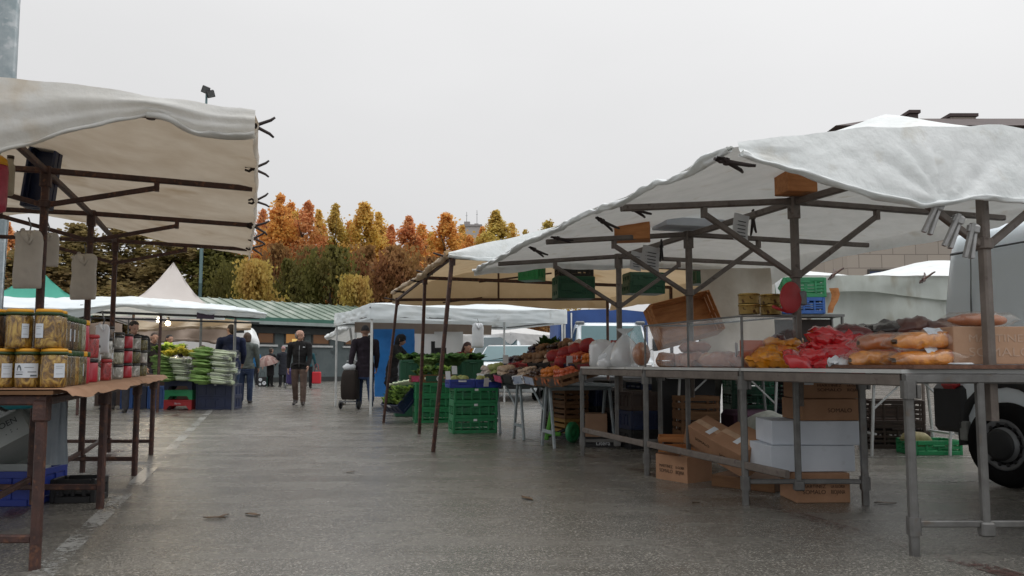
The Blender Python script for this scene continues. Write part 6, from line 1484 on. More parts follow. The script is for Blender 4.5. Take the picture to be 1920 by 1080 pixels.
pc = P(1862, 694, 4.02); carton('pale brown carton with pale lettering on the near end of the table', .43, .30, .198, 'cardboard_light', V((pc.x+.005, 4.16, RT_TOP+.024)), radians(1), None, False, [('MARTINEZ', .056, .03, .135, .33), ('SOMALO', .066, .03, .062, .33)], ink='ink_pale')
c = P(1842, 610, 4.1); o = pillow('long orange brown loaf in clear film lying on the pale carton', 'bread', 'wrapped_loaf', .38, .16, .085, M['loaf_film'], V((c.x, 4.14, RT_TOP+.024+.198+.042)), .02, None, 170, .12, parts=True)
b = MB(); b.ball((0, 0, 0), .1, 18, 12, (1.62, .62, .36), None, .12, 4); b.local('loaf', M['loaf_brown'], o)
b = MB(); b.lathe([(.055, 0), (.06, .004), (.05, .009), (0, .007)], (0, 0, 0), 18); single(b, 'paper_plate', M['paper'], 'small white paper plate lying on the dark brown mat', 'plate', P(1802, 693, 3.93))
bpy.data.objects['paper_plate'].location.z = RT_TOP+.024
# milky white bags at the far end
for i, (px, w_, h_, d, sd, lab_) in enumerate(((1128, .26, .27, 7.75, 1, 'square milky white bag at the far end of the big table'), (1140, .24, .24, 7.35, 2, 'white bag slumped in front of the square one'), (1172, .30, .36, 7.25, 3, 'tall knotted white bag with a flared top'), (1203, .26, .38, 7.0, 4, 'milky bag standing against the display case'), )):
    base = P(px, 690, d); base.z = RT_TOP; o = thing('plastic_bag', lab_, 'bag', base, .3*i, 'milky white bags'); b = MB(); rows = []
    pf = [(0, .86), (.06, .98), (.2, 1), (.42, .92), (.62, .66), (.76, .34), (.84, .16), (.88, .22), (.95, .5), (1, .62)] if i in (2,) else [(0, .86), (.06, .98), (.25, 1), (.55, .98), (.8, .9), (.93, .72), (.99, .4), (1.0, .05)] if i != 1 else [(0, .9), (.08, 1), (.3, .95), (.55, .72), (.75, .45), (.9, .25), (1, .05)]
    for f, rr in pf:
        rw = []
        for k in range(25):
            a = 2*pi*k/24; q = V((cos(a)*1.6, sin(a)*1.6, f*2.6+sd*4)); r_ = rr*(1+.16*noise.noise(q)+.09*noise.noise(q*2.6))
            rw.append(V((w_/2*r_*cos(a)+(.06*f if i == 1 else 0), w_/2*.75*r_*sin(a), h_*(f+.03*noise.noise(q*1.3)*(f > .1)))))
        rw[-1] = rw[0].copy(); rows.append(rw)
    b.grid(rows); b.local('bag_skin', M['bag_film'] if i != 3 else M['film'], o)
    b = MB(); b.ball((0, 0, h_*.30), w_*.40, 14, 9, (1, .72, h_*.29/(w_*.40)), None, .12, sd); b.local('contents', M['paper'] if i != 3 else M['meat_orange'], o)
# scale head: round red dish on the pole
o = thing('scale_dish', 'round red dish fixed beside the front pole above the gold tins', 'scale', P(1482, 558, 5.22)); b = MB()
b.lathe([(0, -.012), (.06, -.014), (.088, -.006), (.094, .006), (.088, .012), (0, .004)], (0, 0, 0), 28, V((.45, -1, .1)), True, 1, 1.22); b.local('dish', M['red_plastic'], o)
b = MB(); b.box((.075, .05, 0), (.10, .05, .10), b=.01); b.local('mount', M['lead'], o)
b = MB(); b.box((-.07, .0, -.08), (.12, .012, .02), Euler((0, .35, 0)).to_matrix(), .004); b.local('peak', M['red_plastic'], o)
# parcel boxes on top of the beams
o = carton('small orange brown box pushed under the canopy above the front pole', .22, .18, .15, 'wood_orange', P(1492, 352, 5.22), .2, 'boxes up in the canopy', tape=False); o.location.z = 2.115
o = carton('brown box wedged under the canopy beside the second rafter', .30, .22, .16, 'wood_orange', P(1186, 452, 6.6), -.2, 'boxes up in the canopy', tape=False)
o = carton('flat grey white carton lying across the long top beam', .55, .30, .07, 'white_card', P(1290, 425, 6.7), .25, 'boxes up in the canopy', tape=False); o.location.z = 2.135
# ---------------------------------------------------------------- below and around the big table
def frombot(p): return V((p.x, p.y, 0))
c = (G(1228, 895)+G(1335, 901))/2; yw = radians(-56)
carton('open brown carton with dark lettering on the wet ground by the third trestle', .35, .285, .205, 'cardboard', V((1.415, 6.42, 0)), yw, 'brown lettered cartons', True, som(.35, .205))
carton('brown lettered carton on the ground under the white cartons', .375, .30, .20, 'cardboard', V((2.13, 5.50, 0)), radians(2), 'brown lettered cartons', False, som(.375, .2))
carton('long white carton, lower of the two under the table', .60, .40, .178, 'white_card', V((2.08, 5.60, .203)), radians(3), 'white cartons under the table', tape=False)
carton('long white carton, upper of the two under the table', .63, .40, .166, 'white_card', V((2.14, 5.62, .384)), radians(-2), 'white cartons under the table', tape=False)
carton('brown carton resting directly on the white cartons', .42, .36, .15, 'cardboard', V((2.23, 5.60, .553)), radians(2), 'brown lettered cartons', False, [('SOMALO', .04, .06, .07, .17)])
o = carton('topmost brown lettered carton right below the white table board', .45, .36, .165, 'cardboard', V((2.26, 5.62, .706)), radians(-2), 'brown lettered cartons', False, [(a_, b_, c_+.05, d_, e_) for a_, b_, c_, d_, e_ in som(.40, .165, .9)]); b = MB(); b.box((-.16, -.1805, .125), (.065, .002, .06)); b.local('sticker', M['paper'], o)
for i, (px, py, d, w_, dp, h_, e_, lab_) in enumerate(((1318, 818, 6.7, .26, .22, .17, (18, 24, -48), 'tilted brown carton at the back of the leaning three'), (1336, 818, 6.35, .32, .21, .18, (24, 20, -58), 'tilted brown carton in the middle of the leaning three, showing printed marks'), (1394, 842, 6.0, .34, .30, .22, (26, 16, -62), 'largest tilted brown carton leaning against the trestle leg'))):
    c = P(px, py, d); o = carton(lab_, w_, dp, h_, 'cardboard', c-V((0, 0, h_*.45)), Euler([radians(a) for a in e_]), 'leaning cartons on the low rail', False, [('SOMALO', .035, 0, h_*.5, .16)]); o.location.z = max(.2, o.location.z)
    b = MB(); b.box((.03, -.02, h_+.0014), (.05, .10, .0016)); b.local('torn_label', M['paper'], o)
o = carton('flattened brown carton with painted shade, on the ground below the leaning cartons', .50, .36, .09, 'wood_brown', V((1.86, 6.05, 0)), radians(-40), None, False, tape=False)  # brown cardboard; its shade is painted in by using the darker wood brown
# folding tables further back
def fold_table(label, x0, x1, y, z, dpt, m='sill', rot=0.0):
    t = thing('folding_table', label, 'table', ((x0+x1)/2, y, 0), rot); w_ = x1-x0
    b = MB(); b.box((0, dpt/2, z), (w_, dpt, .035), b=.006); b.local('tabletop', M[m], t)
    for sx in (-1, 1):
        xx = sx*(w_/2-.12)
        for yy in (.06, dpt-.06):
            b = MB(); b.beam((xx, yy, z-.02), (xx-sx*.0-.05*(1 if yy < .2 else -1), yy, 0), .026, .026, V((0, 1, 0))); b.local('leg', M[m], t)
        b = MB(); b.beam((xx, .06, .22), (xx, dpt-.06, .22), .022, .022); b.local('cross_bar', M[m], t)
        b = MB(); b.beam((xx-.01, .06, z*.62), (xx-sx*.30, .06, z-.02), .018, .018, V((0, 1, 0))); b.local('brace', M[m], t)
    return t
xa_ = P(1256, 708, 8.5).x; xb_ = P(1480, 708, 8.5).x
fold_table('pale folding table standing behind the display case', xa_, xb_, 8.5, .80, .6)
fold_table('pale folding table in the gap beside the delivery van', P(1622, 715, 8.0).x, P(1812, 715, 8.0).x, 8.0, .78, .6)
R2 = random.Random(9)
crate('green crate on the ground beside the delivery van bumper', .52, .36, .15, 'green_bright', frombot(G(1742, 850)), .05, solid=False, slats=2)
crate('dark crate standing behind the green one by the delivery van', .5, .36, .2, 'brown_plastic', frombot(G(1690, 838)), .0)
pillow('yellow white cabbage bunch in the green crate by the delivery van', 'vegetable', 'cabbage', .26, .2, .16, mat('pale_produce', (.42, .38, .2), (.3, .24, .1), 12, rough=.6), frombot(G(1718, 850))+V((0, 0, .15)), .2)
# vendor's things behind the display: stack of dark crates, wooden crate tilted on top
for i in range(3): crate(f'navy crate in the dark stack behind the white bags, {["bottom", "middle", "top"][i]} one', .6, .4, .26, 'navy_plastic', V((2.05, 9.15, .26*i)), -.15, 'navy crates behind the white bags', slats=3, mark=(.05, .03))
for i in range(3): wood_box(f'brown wooden box in the stack under the back table, {["bottom", "middle", "top"][i]} one', .42, .32, .2, 'wood_brown', V((1.98, 8.35, .2*i)), .1, 'brown boxes under the back table')
o = wood_box('large orange wooden crate tipped up on its side behind the display case', .72, .46, .20, 'wood_orange', P(1276, 606, 8.35), Euler((radians(72), radians(-14), radians(14))), None, k=.95)
b = MB(); b.box((0, 0, .44), (.62, .44, .88), b=.01); single(b, 'cabinet', M['black_plastic'], 'dark cabinet under the tipped orange crate', 'cabinet', V((1.98, 8.95, 0)), .1)
for i, (px, py, d, m_, lab_) in enumerate(((1272, 826, 7.1, 'wood_orange', 'orange box on the ground behind the leaning cartons'), (1268, 842, 7.0, 'wood_brown', 'brown box just below the orange one behind the open carton'))):
    c = P(px, py, d); wood_box(lab_, .36, .28, .13, m_, V((c.x, c.y, .16 if i == 0 else .0)), -.2)
b = MB(); b.box((0, 0, .22), (.50, .40, .44), b=.05); single(b, 'sack', mat('purple_dark_sack', (.055, .015, .04), (.03, .01, .025), 5, rough=.8), 'dark purple sack under the back table', 'sack', V((2.62, 8.6, 0)), .2)
o = pillow('grey white woven sack with tangled cords under the table', 'sack', 'woven_sack', .62, .34, .50, mat('grey_woven_sack', (.36, .38, .35), (.28, .3, .27), 20, rough=.9), V((2.42, 7.15, .24)), Euler((.1, .35, .2)), None, 7, .10, parts=True)
for q in range(4):
    b = MB(); b.tube([V((-.2+.1*q, -.19, .10-.05*q)), V((-.05+.07*q, -.22, .02+.06*sin(q*2))), V((.08, -.21, -.05+.03*q)), V((.25, -.18, -.12+.1*q))], .008, 5); b.local('cord', M['brown_plastic'], o)
for i in range(4): crate(f'dark green crate in the tall stack behind the back table, {ordn(i)} from the ground', .6, .4, .21, 'green_dark', V((2.9, 9.35, .21*i)), .02, 'dark green crates behind the back table', slats=3)
# back shelf with crates, seen left of the tarp wall
xs_ = P(1500, 592, 9.4); o = thing('shelf', 'thin metal shelf holding coloured crates behind the front pole', 'shelf', (xs_.x, 9.4, 0))
b = MB(); b.box((0, 0, 1.53), (.95, .34, .03)); b.local('board', M['alu'], o)
for sx in (-.45, .45):
    for sy in (-.15, .15): b = MB(); b.beam((sx, sy, 0), (sx, sy, 1.52), .03, .03, AX); b.local('upright', M['alu'], o)
b = MB(); b.box((0, .16, .8), (.88, .02, 1.4)); b.local('back_panel', M['brown_plastic'], o)
crate('blue crate on the thin shelf behind the front pole', .52, .3, .20, 'blue_mid', (xs_.x-.02, 9.36, 1.548), 0, 'crates on the thin shelf', slats=3)
crate('green crate on top of the blue one on the thin shelf', .52, .3, .24, 'green_plastic', (xs_.x+.0, 9.36, 1.75), 0, 'crates on the thin shelf', slats=3)
b = MB(); rows = [[V((.03*sin(f*5)+.10*u_*(1-.5*f), .02*cos(u_*4), .30-.30*f)) for u_ in (0, .3, .6, 1)] for f in (0, .25, .5, .75, 1)]; b.grid(rows); single(b, 'brown_paper', M['wood_orange'], 'curled brown paper beside the blue crate on the shelf', 'paper', (xs_.x+.30, 9.22, 1.56))
b = MB(); rows = [[V((.10*u_*(1-.75*sin(f*pi)**2)+.02*f, 0, -.26*f)) for u_ in (0, .5, 1)] for f in (0, .25, .5, .75, 1)]; b.grid(rows); single(b, 'plastic_bag', M['tarp'], 'twisted white plastic bag hanging by the green and blue crates', 'bag', P(1452, 520, 9.0))
# ---------------------------------------------------------------- crates hung under the ochre canopy
crate('lone green crate hung under the ochre canopy nearest the white roof edge', .27, .26, .23, 'green_bright', P(997, 527, 9.6), radians(-24), 'crates hung under the ochre canopy', solid=True, mark=(.13, .018))
crate('black slotted crate hung under the ochre canopy above two green ones', .44, .30, .15, 'black_plastic', P(1076, 522, 9.6), radians(8), 'crates hung under the ochre canopy', slats=3, nx=6)
for j, (px, py, d, lab_) in enumerate(((1075, 541, 9.3, 'upper green crate of the pair below the black hung crate'), (1075, 561, 9.3, 'lower green crate of the pair below the black hung crate'), (1207, 533, 9.6, 'upper green crate of the pair hung beside the second pole'), (1206, 552, 9.6, 'lower green crate of the pair hung beside the second pole'), (1328, 534, 10, 'green crate hung by the cream curtain'))):
    crate(lab_, .46, .32, .135 if j < 4 else .2, 'green_dark', P(px, py, d), radians(10), 'crates hung under the ochre canopy', solid=True, slats=2)
# ================================================================ vegetable stall
vt = thing('stall_table', 'low stepped table with pale folding trestles under the vegetable boxes', 'table', ST(3.3, 9.6))
for (t_, s0) in ((8.35, 3.16), (9.35, 3.14), (10.35, 3.14)):
    top_ = .665
    for ds, dt in ((0, -.16), (0, .16), (.75, -.16), (.75, .16)):
        b = MB(); b.beam(ST(s0+ds, t_+dt*.35, top_), ST(s0+ds, t_+dt*1.25, 0), .03, .036, AX); b.build('leg', M['sill'] if False else M['galv'], vt)
    b = MB(); b.beam(ST(s0, t_-.155, .17), ST(s0, t_+.155, .17), .024, .04); b.build('cross_bar', M['galv'], vt)
    b = MB(); b.beam(ST(s0-.03, t_, top_), ST(s0+.80, t_, top_), .05, .05); b.build('top_bar', M['galv'], vt)
    b = MB(); b.beam(ST(s0, t_+.12, .40), ST(s0, t_+.55, .655), .02, .024); b.build('brace', M['galv'], vt)
for (ta, tb) in ((8.05, 9.42), (9.44, 10.95)):
    c = ST(3.52, (ta+tb)/2, .715); b = MB(); b.box(c, (.86, tb-ta, .035), Euler((0, radians(2), YAW_A)).to_matrix(), .004); b.build('tabletop', M['galv'], vt)
for z_, s_ in ((.88, 3.72), (1.0, 4.08)):
    b = MB(); b.box(ST(s_, 9.5, z_-.05), (.34, 2.7, .03), Euler((0, radians(14)*-1, YAW_A)).to_matrix(), .004); b.build('step_board', M['wood_brown'], vt)
PM = {
 'red': mat('red_tomato_skin', (.42, .025, .015), (.32, .018, .012), 6, rough=.25), 'tomato': mat('orange_tomato_skin', (.5, .10, .03), (.4, .06, .02), 6, rough=.3),
 'redbag': mat('red_net_of_onions', (.34, .022, .028), (.20, .012, .015), 34, rough=.55), 'brown': mat('brown_potato_skin', (.24, .14, .08), (.16, .09, .05), 14, rough=.8),
 'mush': mat('pale_mushroom', (.52, .42, .33), (.40, .30, .22), 12, rough=.7), 'dark': mat('dark_chestnut_skin', (.05, .022, .018), (.03, .014, .012), 9, rough=.35), 'orange': mat('orange_fruit_peel', (.56, .17, .015), (.48, .13, .01), 22, rough=.45, bump=.15, bscale=90),
 'grape': mat('dark_purple_fruit', (.035, .018, .05), (.02, .01, .03), 7, rough=.3), 'cab': mat('pale_green_cabbage', (.38, .42, .17), (.24, .30, .09), 9, rough=.6, bump=.4, bscale=22), 'pear': mat('green_yellow_pear', (.32, .34, .09), (.25, .27, .06), 8, rough=.45), 'white': mat('white_garlic_skin', (.55, .50, .46), (.44, .38, .36), 12, rough=.6),
}
M['leafy'] = leaf_mat('leafy_green', (.09, .16, .035), (.26, .34, .13), (.03, .07, .018))
M['leafy_dark'] = leaf_mat('dark_leafy_green', (.035, .085, .022), (.10, .16, .05), (.012, .035, .012))
M['leek_white'] = mat('leek_white_stalk', (.60, .66, .48), (.46, .56, .34), 5, rough=.5)
M['leek_green'] = mat('leek_green_leaf', (.26, .40, .12), (.14, .27, .06), 5, rough=.55)
M['celery_yellow'] = leaf_mat('yellow_celery_leaves', (.55, .50, .07), (.70, .64, .15), (.32, .34, .04))
M['lettuce'] = leaf_mat('pale_green_leaves', (.26, .38, .07), (.42, .52, .14), (.12, .22, .03))
_PB = {}
def produce(kind, shape, seed):
    k = (kind, shape, seed % 3)
    if k not in _PB:
        b = MB()
        if shape == 'ball': b.ball((0, 0, 0), 1, 10, 7, (1, 1, .9), None, .08, seed)
        elif shape == 'long': b.ball((0, 0, 0), 1, 9, 7, (1.6, .75, .7), None, .15, seed)
        elif shape == 'mush': b.lathe([(0, -.2), (.55, -.15), (.98, .05), (.9, .4), (.5, .68), (0, .75)], (0, 0, 0), 11); b.lathe([(.35, -.7), (.3, -.1)], (0, 0, 0), 8)
        elif shape == 'lump': b.ball((0, 0, 0), 1, 12, 8, (1.1, .95, .8), None, .3, seed)
        _PB[k] = b.mesh('produce_body', PM[kind])
    return _PB[k]
def fill(label, cat, name, kind, shape, r, cx, w, d, n, rot, z0, group, layers=2, seed=0):
    """produce heaped in a box whose frame (Matrix) is cx"""
    Rr = random.Random(seed); k = 0
    for lev in range(layers):
        m_ = int(n*(1-.35*lev))
        cols = max(1, int(round(sqrt(m_*w/d)))); rws = max(1, int(math.ceil(m_/cols)))
        for i in range(cols):
            for j in range(rws):
                if k > n*layers: break
                x = lerp(-w/2+r, w/2-r, (i+.5)/cols)*(1-.2*lev)+Rr.uniform(-.3, .3)*r; y = lerp(-d/2+r, d/2-r, (j+.5)/rws)*(1-.2*lev)+Rr.uniform(-.3, .3)*r
                o = bpy.data.objects.new(name, produce(kind, shape, k)); COL.objects.link(o)
                p = cx @ V((x, y, z0+r*1.25*lev+Rr.uniform(-.15, .15)*r)); o.location = p; s_ = r*Rr.uniform(.85, 1.15); o.scale = (s_, s_, s_); o.rotation_euler = (Rr.uniform(-.6, .6), Rr.uniform(-.6, .6), Rr.uniform(0, 6.3))
                tag(o, label, cat, group); k += 1
# boxes: three sloping rows, front one printed
cards = {'pink': mat('pink_printed_card', (.50, .06, .15), (.42, .04, .11), 12, rough=.6, spots=(.6, .4, .45), spot_scale=26, spot_at=.64), 'bluewhite': mat('pale_blue_printed_card', (.36, .42, .52), (.28, .33, .44), 8, rough=.6, spots=(.12, .16, .28), spot_scale=22, spot_at=.63),
         'black': M['black_plastic'], 'blackorange': mat('black_orange_printed_card', (.03, .022, .02), None, 6, rough=.5, spots=(.5, .12, .02), spot_scale=9, spot_at=.60), 'darkred': mat('dark_red_printed_card', (.22, .025, .03), (.15, .02, .02), 9, rough=.5), 'navy': M['navy_plastic'], 'white': M['paper']}
M.update({'card_'+k: v for k, v in cards.items()})
rows_ = [
 (3.18, .735, 15, [(7.80, 'blackorange', 'wood_brown', 'tomato', 'ball', .036, 'bright tomato'), (8.20, 'blackorange', 'wood_brown', 'orange', 'ball', .038, 'orange'), (8.62, 'bluewhite', 'wood_brown', 'dark', 'ball', .026, 'dark plum'), (9.04, 'bluewhite', 'card_white', 'mush', 'mush', .035, 'pale mushroom'), (9.46, 'black', 'black_plastic', 'dark', 'ball', .030, 'dark chestnut'), (9.88, 'pink', 'black_plastic', 'mush', 'lump', .045, 'pale garlic'), (10.30, 'black', 'black_plastic', 'cab', 'lump', .06, 'pale sprout'), (10.70, 'white', 'card_white', 'white', 'lump', .05, 'white turnip')]),
 (3.55, .90, 18, [(7.84, 'darkred', 'wood_brown', 'orange', 'ball', .04, 'small orange'), (8.25, 'navy', 'wood_brown', 'tomato', 'ball', .042, 'orange tomato'), (8.67, 'darkred', 'wood_brown', 'red', 'ball', .036, 'small red tomato'), (9.09, 'black', 'black_plastic', 'mush', 'mush', .05, 'large pale mushroom'), (9.51, 'black', 'black_plastic', 'brown', 'lump', .055, 'brown potato'), (9.93, 'darkred', 'red_plastic', 'brown', 'long', .05, 'long brown root'), (10.35, 'darkred', 'red_plastic', 'dark', 'ball', .035, 'dark fig'), (10.75, 'navy', 'navy_plastic', 'grape', 'ball', .03, 'dark grape')]),
 (3.95, 1.05, 20, [(8.30, 'navy', 'wood_orange', 'redbag', 'lump', .085, 'red netted onion'), (8.75, 'navy', 'wood_orange', 'redbag', 'lump', .085, 'red netted onion bag'), (9.2, 'black', 'black_plastic', 'white', 'long', .05, 'white root'), (9.62, 'black', 'wood_brown', 'brown', 'lump', .06, 'brown mushroom'), (10.04, 'black', 'wood_brown', 'dark', 'lump', .05, 'dark beet'), (10.46, 'navy', 'navy_plastic', 'brown', 'long', .045, 'brown carrot'), (10.85, 'navy', 'navy_plastic', 'grape', 'lump', .045, 'dark aubergine')]),
]
rown = ['front', 'middle', 'back']
for ri, (s_, z_, tilt, lst) in enumerate(rows_):
    for bi, (t_, card_, m_, kind, shape, r_, nm) in enumerate(lst):
        pl_n = nm+('es' if nm.endswith(('o', 'sh')) else 's'); e_ = Euler((radians(tilt), radians(3*((bi*7) % 3-1)), YAW_A-pi/2), 'XYZ')
        p = ST(s_, t_, z_); Mx = Matrix.Translation(p) @ e_.to_matrix().to_4x4()
        lab_ = f'{ {"black": "black", "bluewhite": "pale blue printed", "blackorange": "black and orange printed", "pink": "pink printed", "darkred": "dark red", "navy": "navy", "white": "white"}[card_]} box of {pl_n} in the {rown[ri]} row of the vegetable stall'
        wood_box(lab_, .40, .30, .11, m_, p, e_, 'sloping boxes on the vegetable stall', 'produce_box', 'card_'+card_)
        n = max(6, min(14, int(.40*.30/(r_*2)**2*.9))); fill(f'{nm} heaped in the {rown[ri]} row of the vegetable stall', 'vegetable' if kind not in ('orange', 'grape') else 'fruit', nm.replace(' ', '_').replace('_bag', ''), kind, shape, r_, Mx, .37, .27, n, 0, .10, f'{pl_n} heaped in one box', 2 if r_ < .08 else 1, ri*10+bi)
# price tickets stuck among the boxes
for i, (px, py, d) in enumerate(((840, 702, 10.6), (852, 692, 10.7), (948, 672, 10.4), (1068, 676, 8.9), (1086, 676, 8.8), (912, 715, 10.3))):
    b = MB(); b.box((0, 0, .045), (.075, .003, .115), Euler((.15, 0, 0)).to_matrix()); o = single(b, 'price_ticket', M['paper'], ['price ticket at the front of the blue cabbage crates', 'price ticket leaning just behind the blue cabbage crates', 'tall grey price ticket among the dark chestnuts', 'price ticket below the red onion nets', 'price ticket beside the milky bags, in the tomato box', 'small price ticket clipped to a blue crate'][i], 'price ticket', P(px, py+8, d), .2*i-.4)
# leafy heads: builder
def leafy(label, loc, r, h, m, n, seed, cat='vegetable', name='leafy_greens', group=None, leaf=.10, up=.5, stalk=None, rot=0.0, sx=1.0):
    Rr = random.Random(seed); b = MB()
    for i in range(n):
        a = Rr.uniform(0, 2*pi); rr = r*sqrt(Rr.random()); base = V((rr*cos(a)*.6*sx, rr*sin(a)*.6, Rr.uniform(0, h*.5))); d_ = V((cos(a)*sx, sin(a), up*2*Rr.uniform(.3, 1.2))).normalized()
        L_ = leaf*Rr.uniform(.7, 1.35); side = d_.cross(V((0, 0, 1))).normalized()*L_*.42; tip = base+d_*L_*1.6; mid_ = base+d_*L_*.9+V((0, 0, L_*.15)); k_ = V((0, 0, L_*.14))
        b.add([base, mid_+side+k_, tip, mid_-side+k_, mid_], [(0, 1, 4), (1, 2, 4), (2, 3, 4), (3, 0, 4)], True)
    b.ball((0, 0, h*.2), r*.62, 10, 6, (sx, 1, .55), None, .2, seed)
    return single(b, name, m, label, cat, loc, rot, group)
leafy('big dark green cabbage head standing highest behind the mushrooms', P(1030, 668, 11.4), .19, .34, M['leafy_dark'], 200, 1, leaf=.085, up=1.0)
leafy('bright green leek tops beside the dark green cabbage head', P(1062, 662, 11.0), .18, .12, M['leafy'], 90, 2, leaf=.09, up=.4, sx=1.3)
for i in range(7):
    a = P(1010+i*3, 694-i*1.5, 10.2); e = P(1062+i*2.5, 648+i*1.0, 10.9); b = MB(); b.tube([a, a.lerp(e, .5)+V((0, 0, .01)), e], [.022, .02, .03], 7); tag(b.build('leek', M['leek_white']), 'pale leek lying across the mushroom boxes, root end towards the aisle', 'vegetable', 'leeks across the mushroom boxes')
for i, (px, py, lab_) in enumerate(((1040, 668, 'net bag of red onions nearest the leeks'), (1062, 662, 'net bag of red onions, second from the leeks'), (1082, 656, 'net bag of red onions, third from the leeks'), (1104, 648, 'highest net bag of red onions, beside the truck cab'), (1052, 680, 'net bag of red onions in front of the others'))):
    b = MB(); b.ball((0, 0, 0), .10 if i < 4 else .08, 16, 10, (1.1, .9, .85), None, .2, i+3); single(b, 'onion_net', PM['redbag'], lab_, 'vegetable', P(px, py, 9.6-.25*i if i < 4 else 9.1))
# crate stacks at the head of the stall
gy = radians(13); c = frombot(G(887, 813)); 
gs = V((c.x-.02, c.y+.24, 0))
for i in range(3): crate(f'green slotted crate of the front stack under the blue crates, {["bottom", "middle", "top"][i]} one', .62, .42, .205, 'green_plastic', gs+V((.0+.006*i, 0, .206*i)), gy+.01*i, 'green crates of the front stack', slats=4, mark=(.05, .03), nx=5)
for i in range(2):
    p = gs+Matrix.Rotation(gy, 3, 'Z') @ V((-.18+.365*i, -.0, .62)); crate(f'royal blue crate of cabbages on the green stack, {"next to the leaning pole" if i == 0 else "next to the table"}', .36, .42, .115, 'blue_plastic', p, gy, 'blue crates on the green stack', solid=True, mark=(.11, .022), slats=2, nx=2)
    for q, (dx, dy) in enumerate(((-.07, -.10), (.07, -.09), (0, .06))):
        b = MB(); b.ball((0, 0, 0), .062, 12, 8, (1, 1, .9), None, .2, q+i); single(b, 'cabbage', PM['cab'], 'pale green cabbage showing over the rim of a blue crate', 'vegetable', p+V((dx, dy, .115)), q, 'cabbages in the blue crates')
c = frombot(G(803, 793)); g2_ = V((c.x+.05, c.y+.2, 0))
for i in range(3): crate(f'green slotted crate of the stack behind the leaning poles, {["bottom", "middle", "top"][i]} one', .62, .42, .215, 'green_plastic', g2_+V((0, 0, .216*i)), gy, 'green crates of the second stack', slats=4, nx=5)
o = wood_box('green painted wooden box with a round emblem on the second green stack', .50, .36, .12, 'wood_brown', g2_+V((.06, -.02, .65)), gy, None, card='green_dark')
b = MB(); b.lathe([(.045, 0), (.045, .002), (.033, .002), (.033, 0)], (.02, -.186, .06), 18, (0, -1, 0)); b.local('emblem', M['paper'], o)
b = MB(); b.box((.15, -.187, .075), (.12, .003, .03)); b.local('stripe', M['card_edge'], o)
wood_box('small pink printed box on the second green stack', .16, .3, .11, 'wood_brown', g2_+V((-.30, -.02, .65)), gy, None, card='card_pink')
for i in range(7):
    leafy('bunch of pale veined greens in the boxes on the second green stack', g2_+V((-.22+.085*i, -.05+.08*(i % 2), .76+.03*(i % 3))), .07, .06, M['lettuce'] if i % 2 else M['leafy'], 26, 20+i, leaf=.07, group='greens on the second green stack')
for i in range(4):
    b = MB(); a = P(727+10*i, 722-2*i, 13.4); b.tube([a, a+V((.18, .0, .03)), a+V((.42, .05, .05))], [.035, .032, .04], 8); tag(b.build('cardoon', M['leek_white']), 'pale cardoon stalk lying beside the navy crates', 'vegetable', 'cardoons beside the navy crates')
# dark green crates with chard at the back
for i in range(4):
    p = P(770+38*i, 700, 14.3); crate(f'dark green crate holding chard, {ordn(i)} from the hooded woman', .40, .40, .40, 'green_dark', V((p.x, p.y, .62)), .2, 'dark green crates of chard', solid=True, slats=2)
    for q in range(3): leafy('bunch of dark chard heaped on the green crates', V((p.x-.12+.12*q, p.y-.05+.1*(q % 2), 1.0)), .11, .12, M['leafy_dark'] if (i+q) % 3 else M['leafy'], 70, 40+i*3+q, leaf=.075, up=.5, group='chard bunches on the green crates')
b = MB(); b.box((0, 0, .31), (1.7, .5, .62), b=.01); single(b, 'stall_counter', M['green_dark'], 'dark counter carrying the chard crates', 'counter', V((P(827, 700, 14.3).x, 14.3, 0)), .2)
leafy('big pile of fresh green chard beside the leaning pole', P(846, 682, 13.6), .30, .16, M['leafy_dark'], 260, 70, leaf=.08, up=.45)
leafy('second pile of pale veined chard behind the leaning poles', P(800, 684, 13.8), .28, .14, M['leafy'], 190, 71, leaf=.075, up=.4)
# navy crates tipped forward with greens
for i, (px, py, lab_, e_) in enumerate(((752, 792, 'navy crate tipped forward on the ground full of fresh greens', (46, 0, -38)), (788, 770, 'navy crate behind the tipped one in the shadow of the green stack', (40, 0, -34)))):
    c = frombot(G(px-6 if i == 0 else px-10, py)); crate(lab_, .56, .40, .20, 'navy_plastic', c+V((.05, .25, .28)), Euler((radians(e_[0]), 0, radians(-52))), 'navy crates by the far leaning pole', solid=True, mark=(.10, .05), slats=2)
Mx = Matrix.Translation(frombot(G(746, 792))+V((.05, .25, .28))) @ Euler((radians(46), 0, radians(-52))).to_matrix().to_4x4()
for i in range(16):
    leafy('small bunch of fresh greens packed in the tipped navy crate', Mx @ V((-.2+.133*(i % 4), -.13+.09*(i//4), .17)), .08, .07, M['leafy'] if i % 3 else M['lettuce'], 40, 90+i, leaf=.05, group='greens in the tipped navy crate')
# below the vegetable table
for i in range(3): wood_box(f'yellow brown wooden box under the vegetable table, {["bottom", "middle", "top"][i]} of its stack', .44, .32, .17, 'wood_yellow' if i == 0 else 'wood_brown', ST(3.72, 9.05, .10+.175*i), YAW_A+pi/2, 'wooden boxes under the vegetable table')
o = thing('hand_trolley', 'bright green hand trolley with round wheels under the vegetable table', 'trolley', ST(3.5, 8.75, 0), -.3)
b = MB(); b.lathe([(.07, -.03), (.10, -.035), (.125, -.02), (.125, .02), (.10, .035), (.07, .03), (.05, .0), (.03, .03), (0, .03)], (.12, 0, .125), 24, (1, -.4, 0)); b.local('wheel', M['green_plastic'], o)
b = MB(); b.box((-.17, 0, .20), (.05, .05, .36), Euler((0, .2, 0)).to_matrix(), .01); b.box((-.12, 0, .10), (.20, .05, .05), None, .01); b.local('frame', mat('lime_plastic', (.09, .33, .035), None, 5, rough=.4), o)
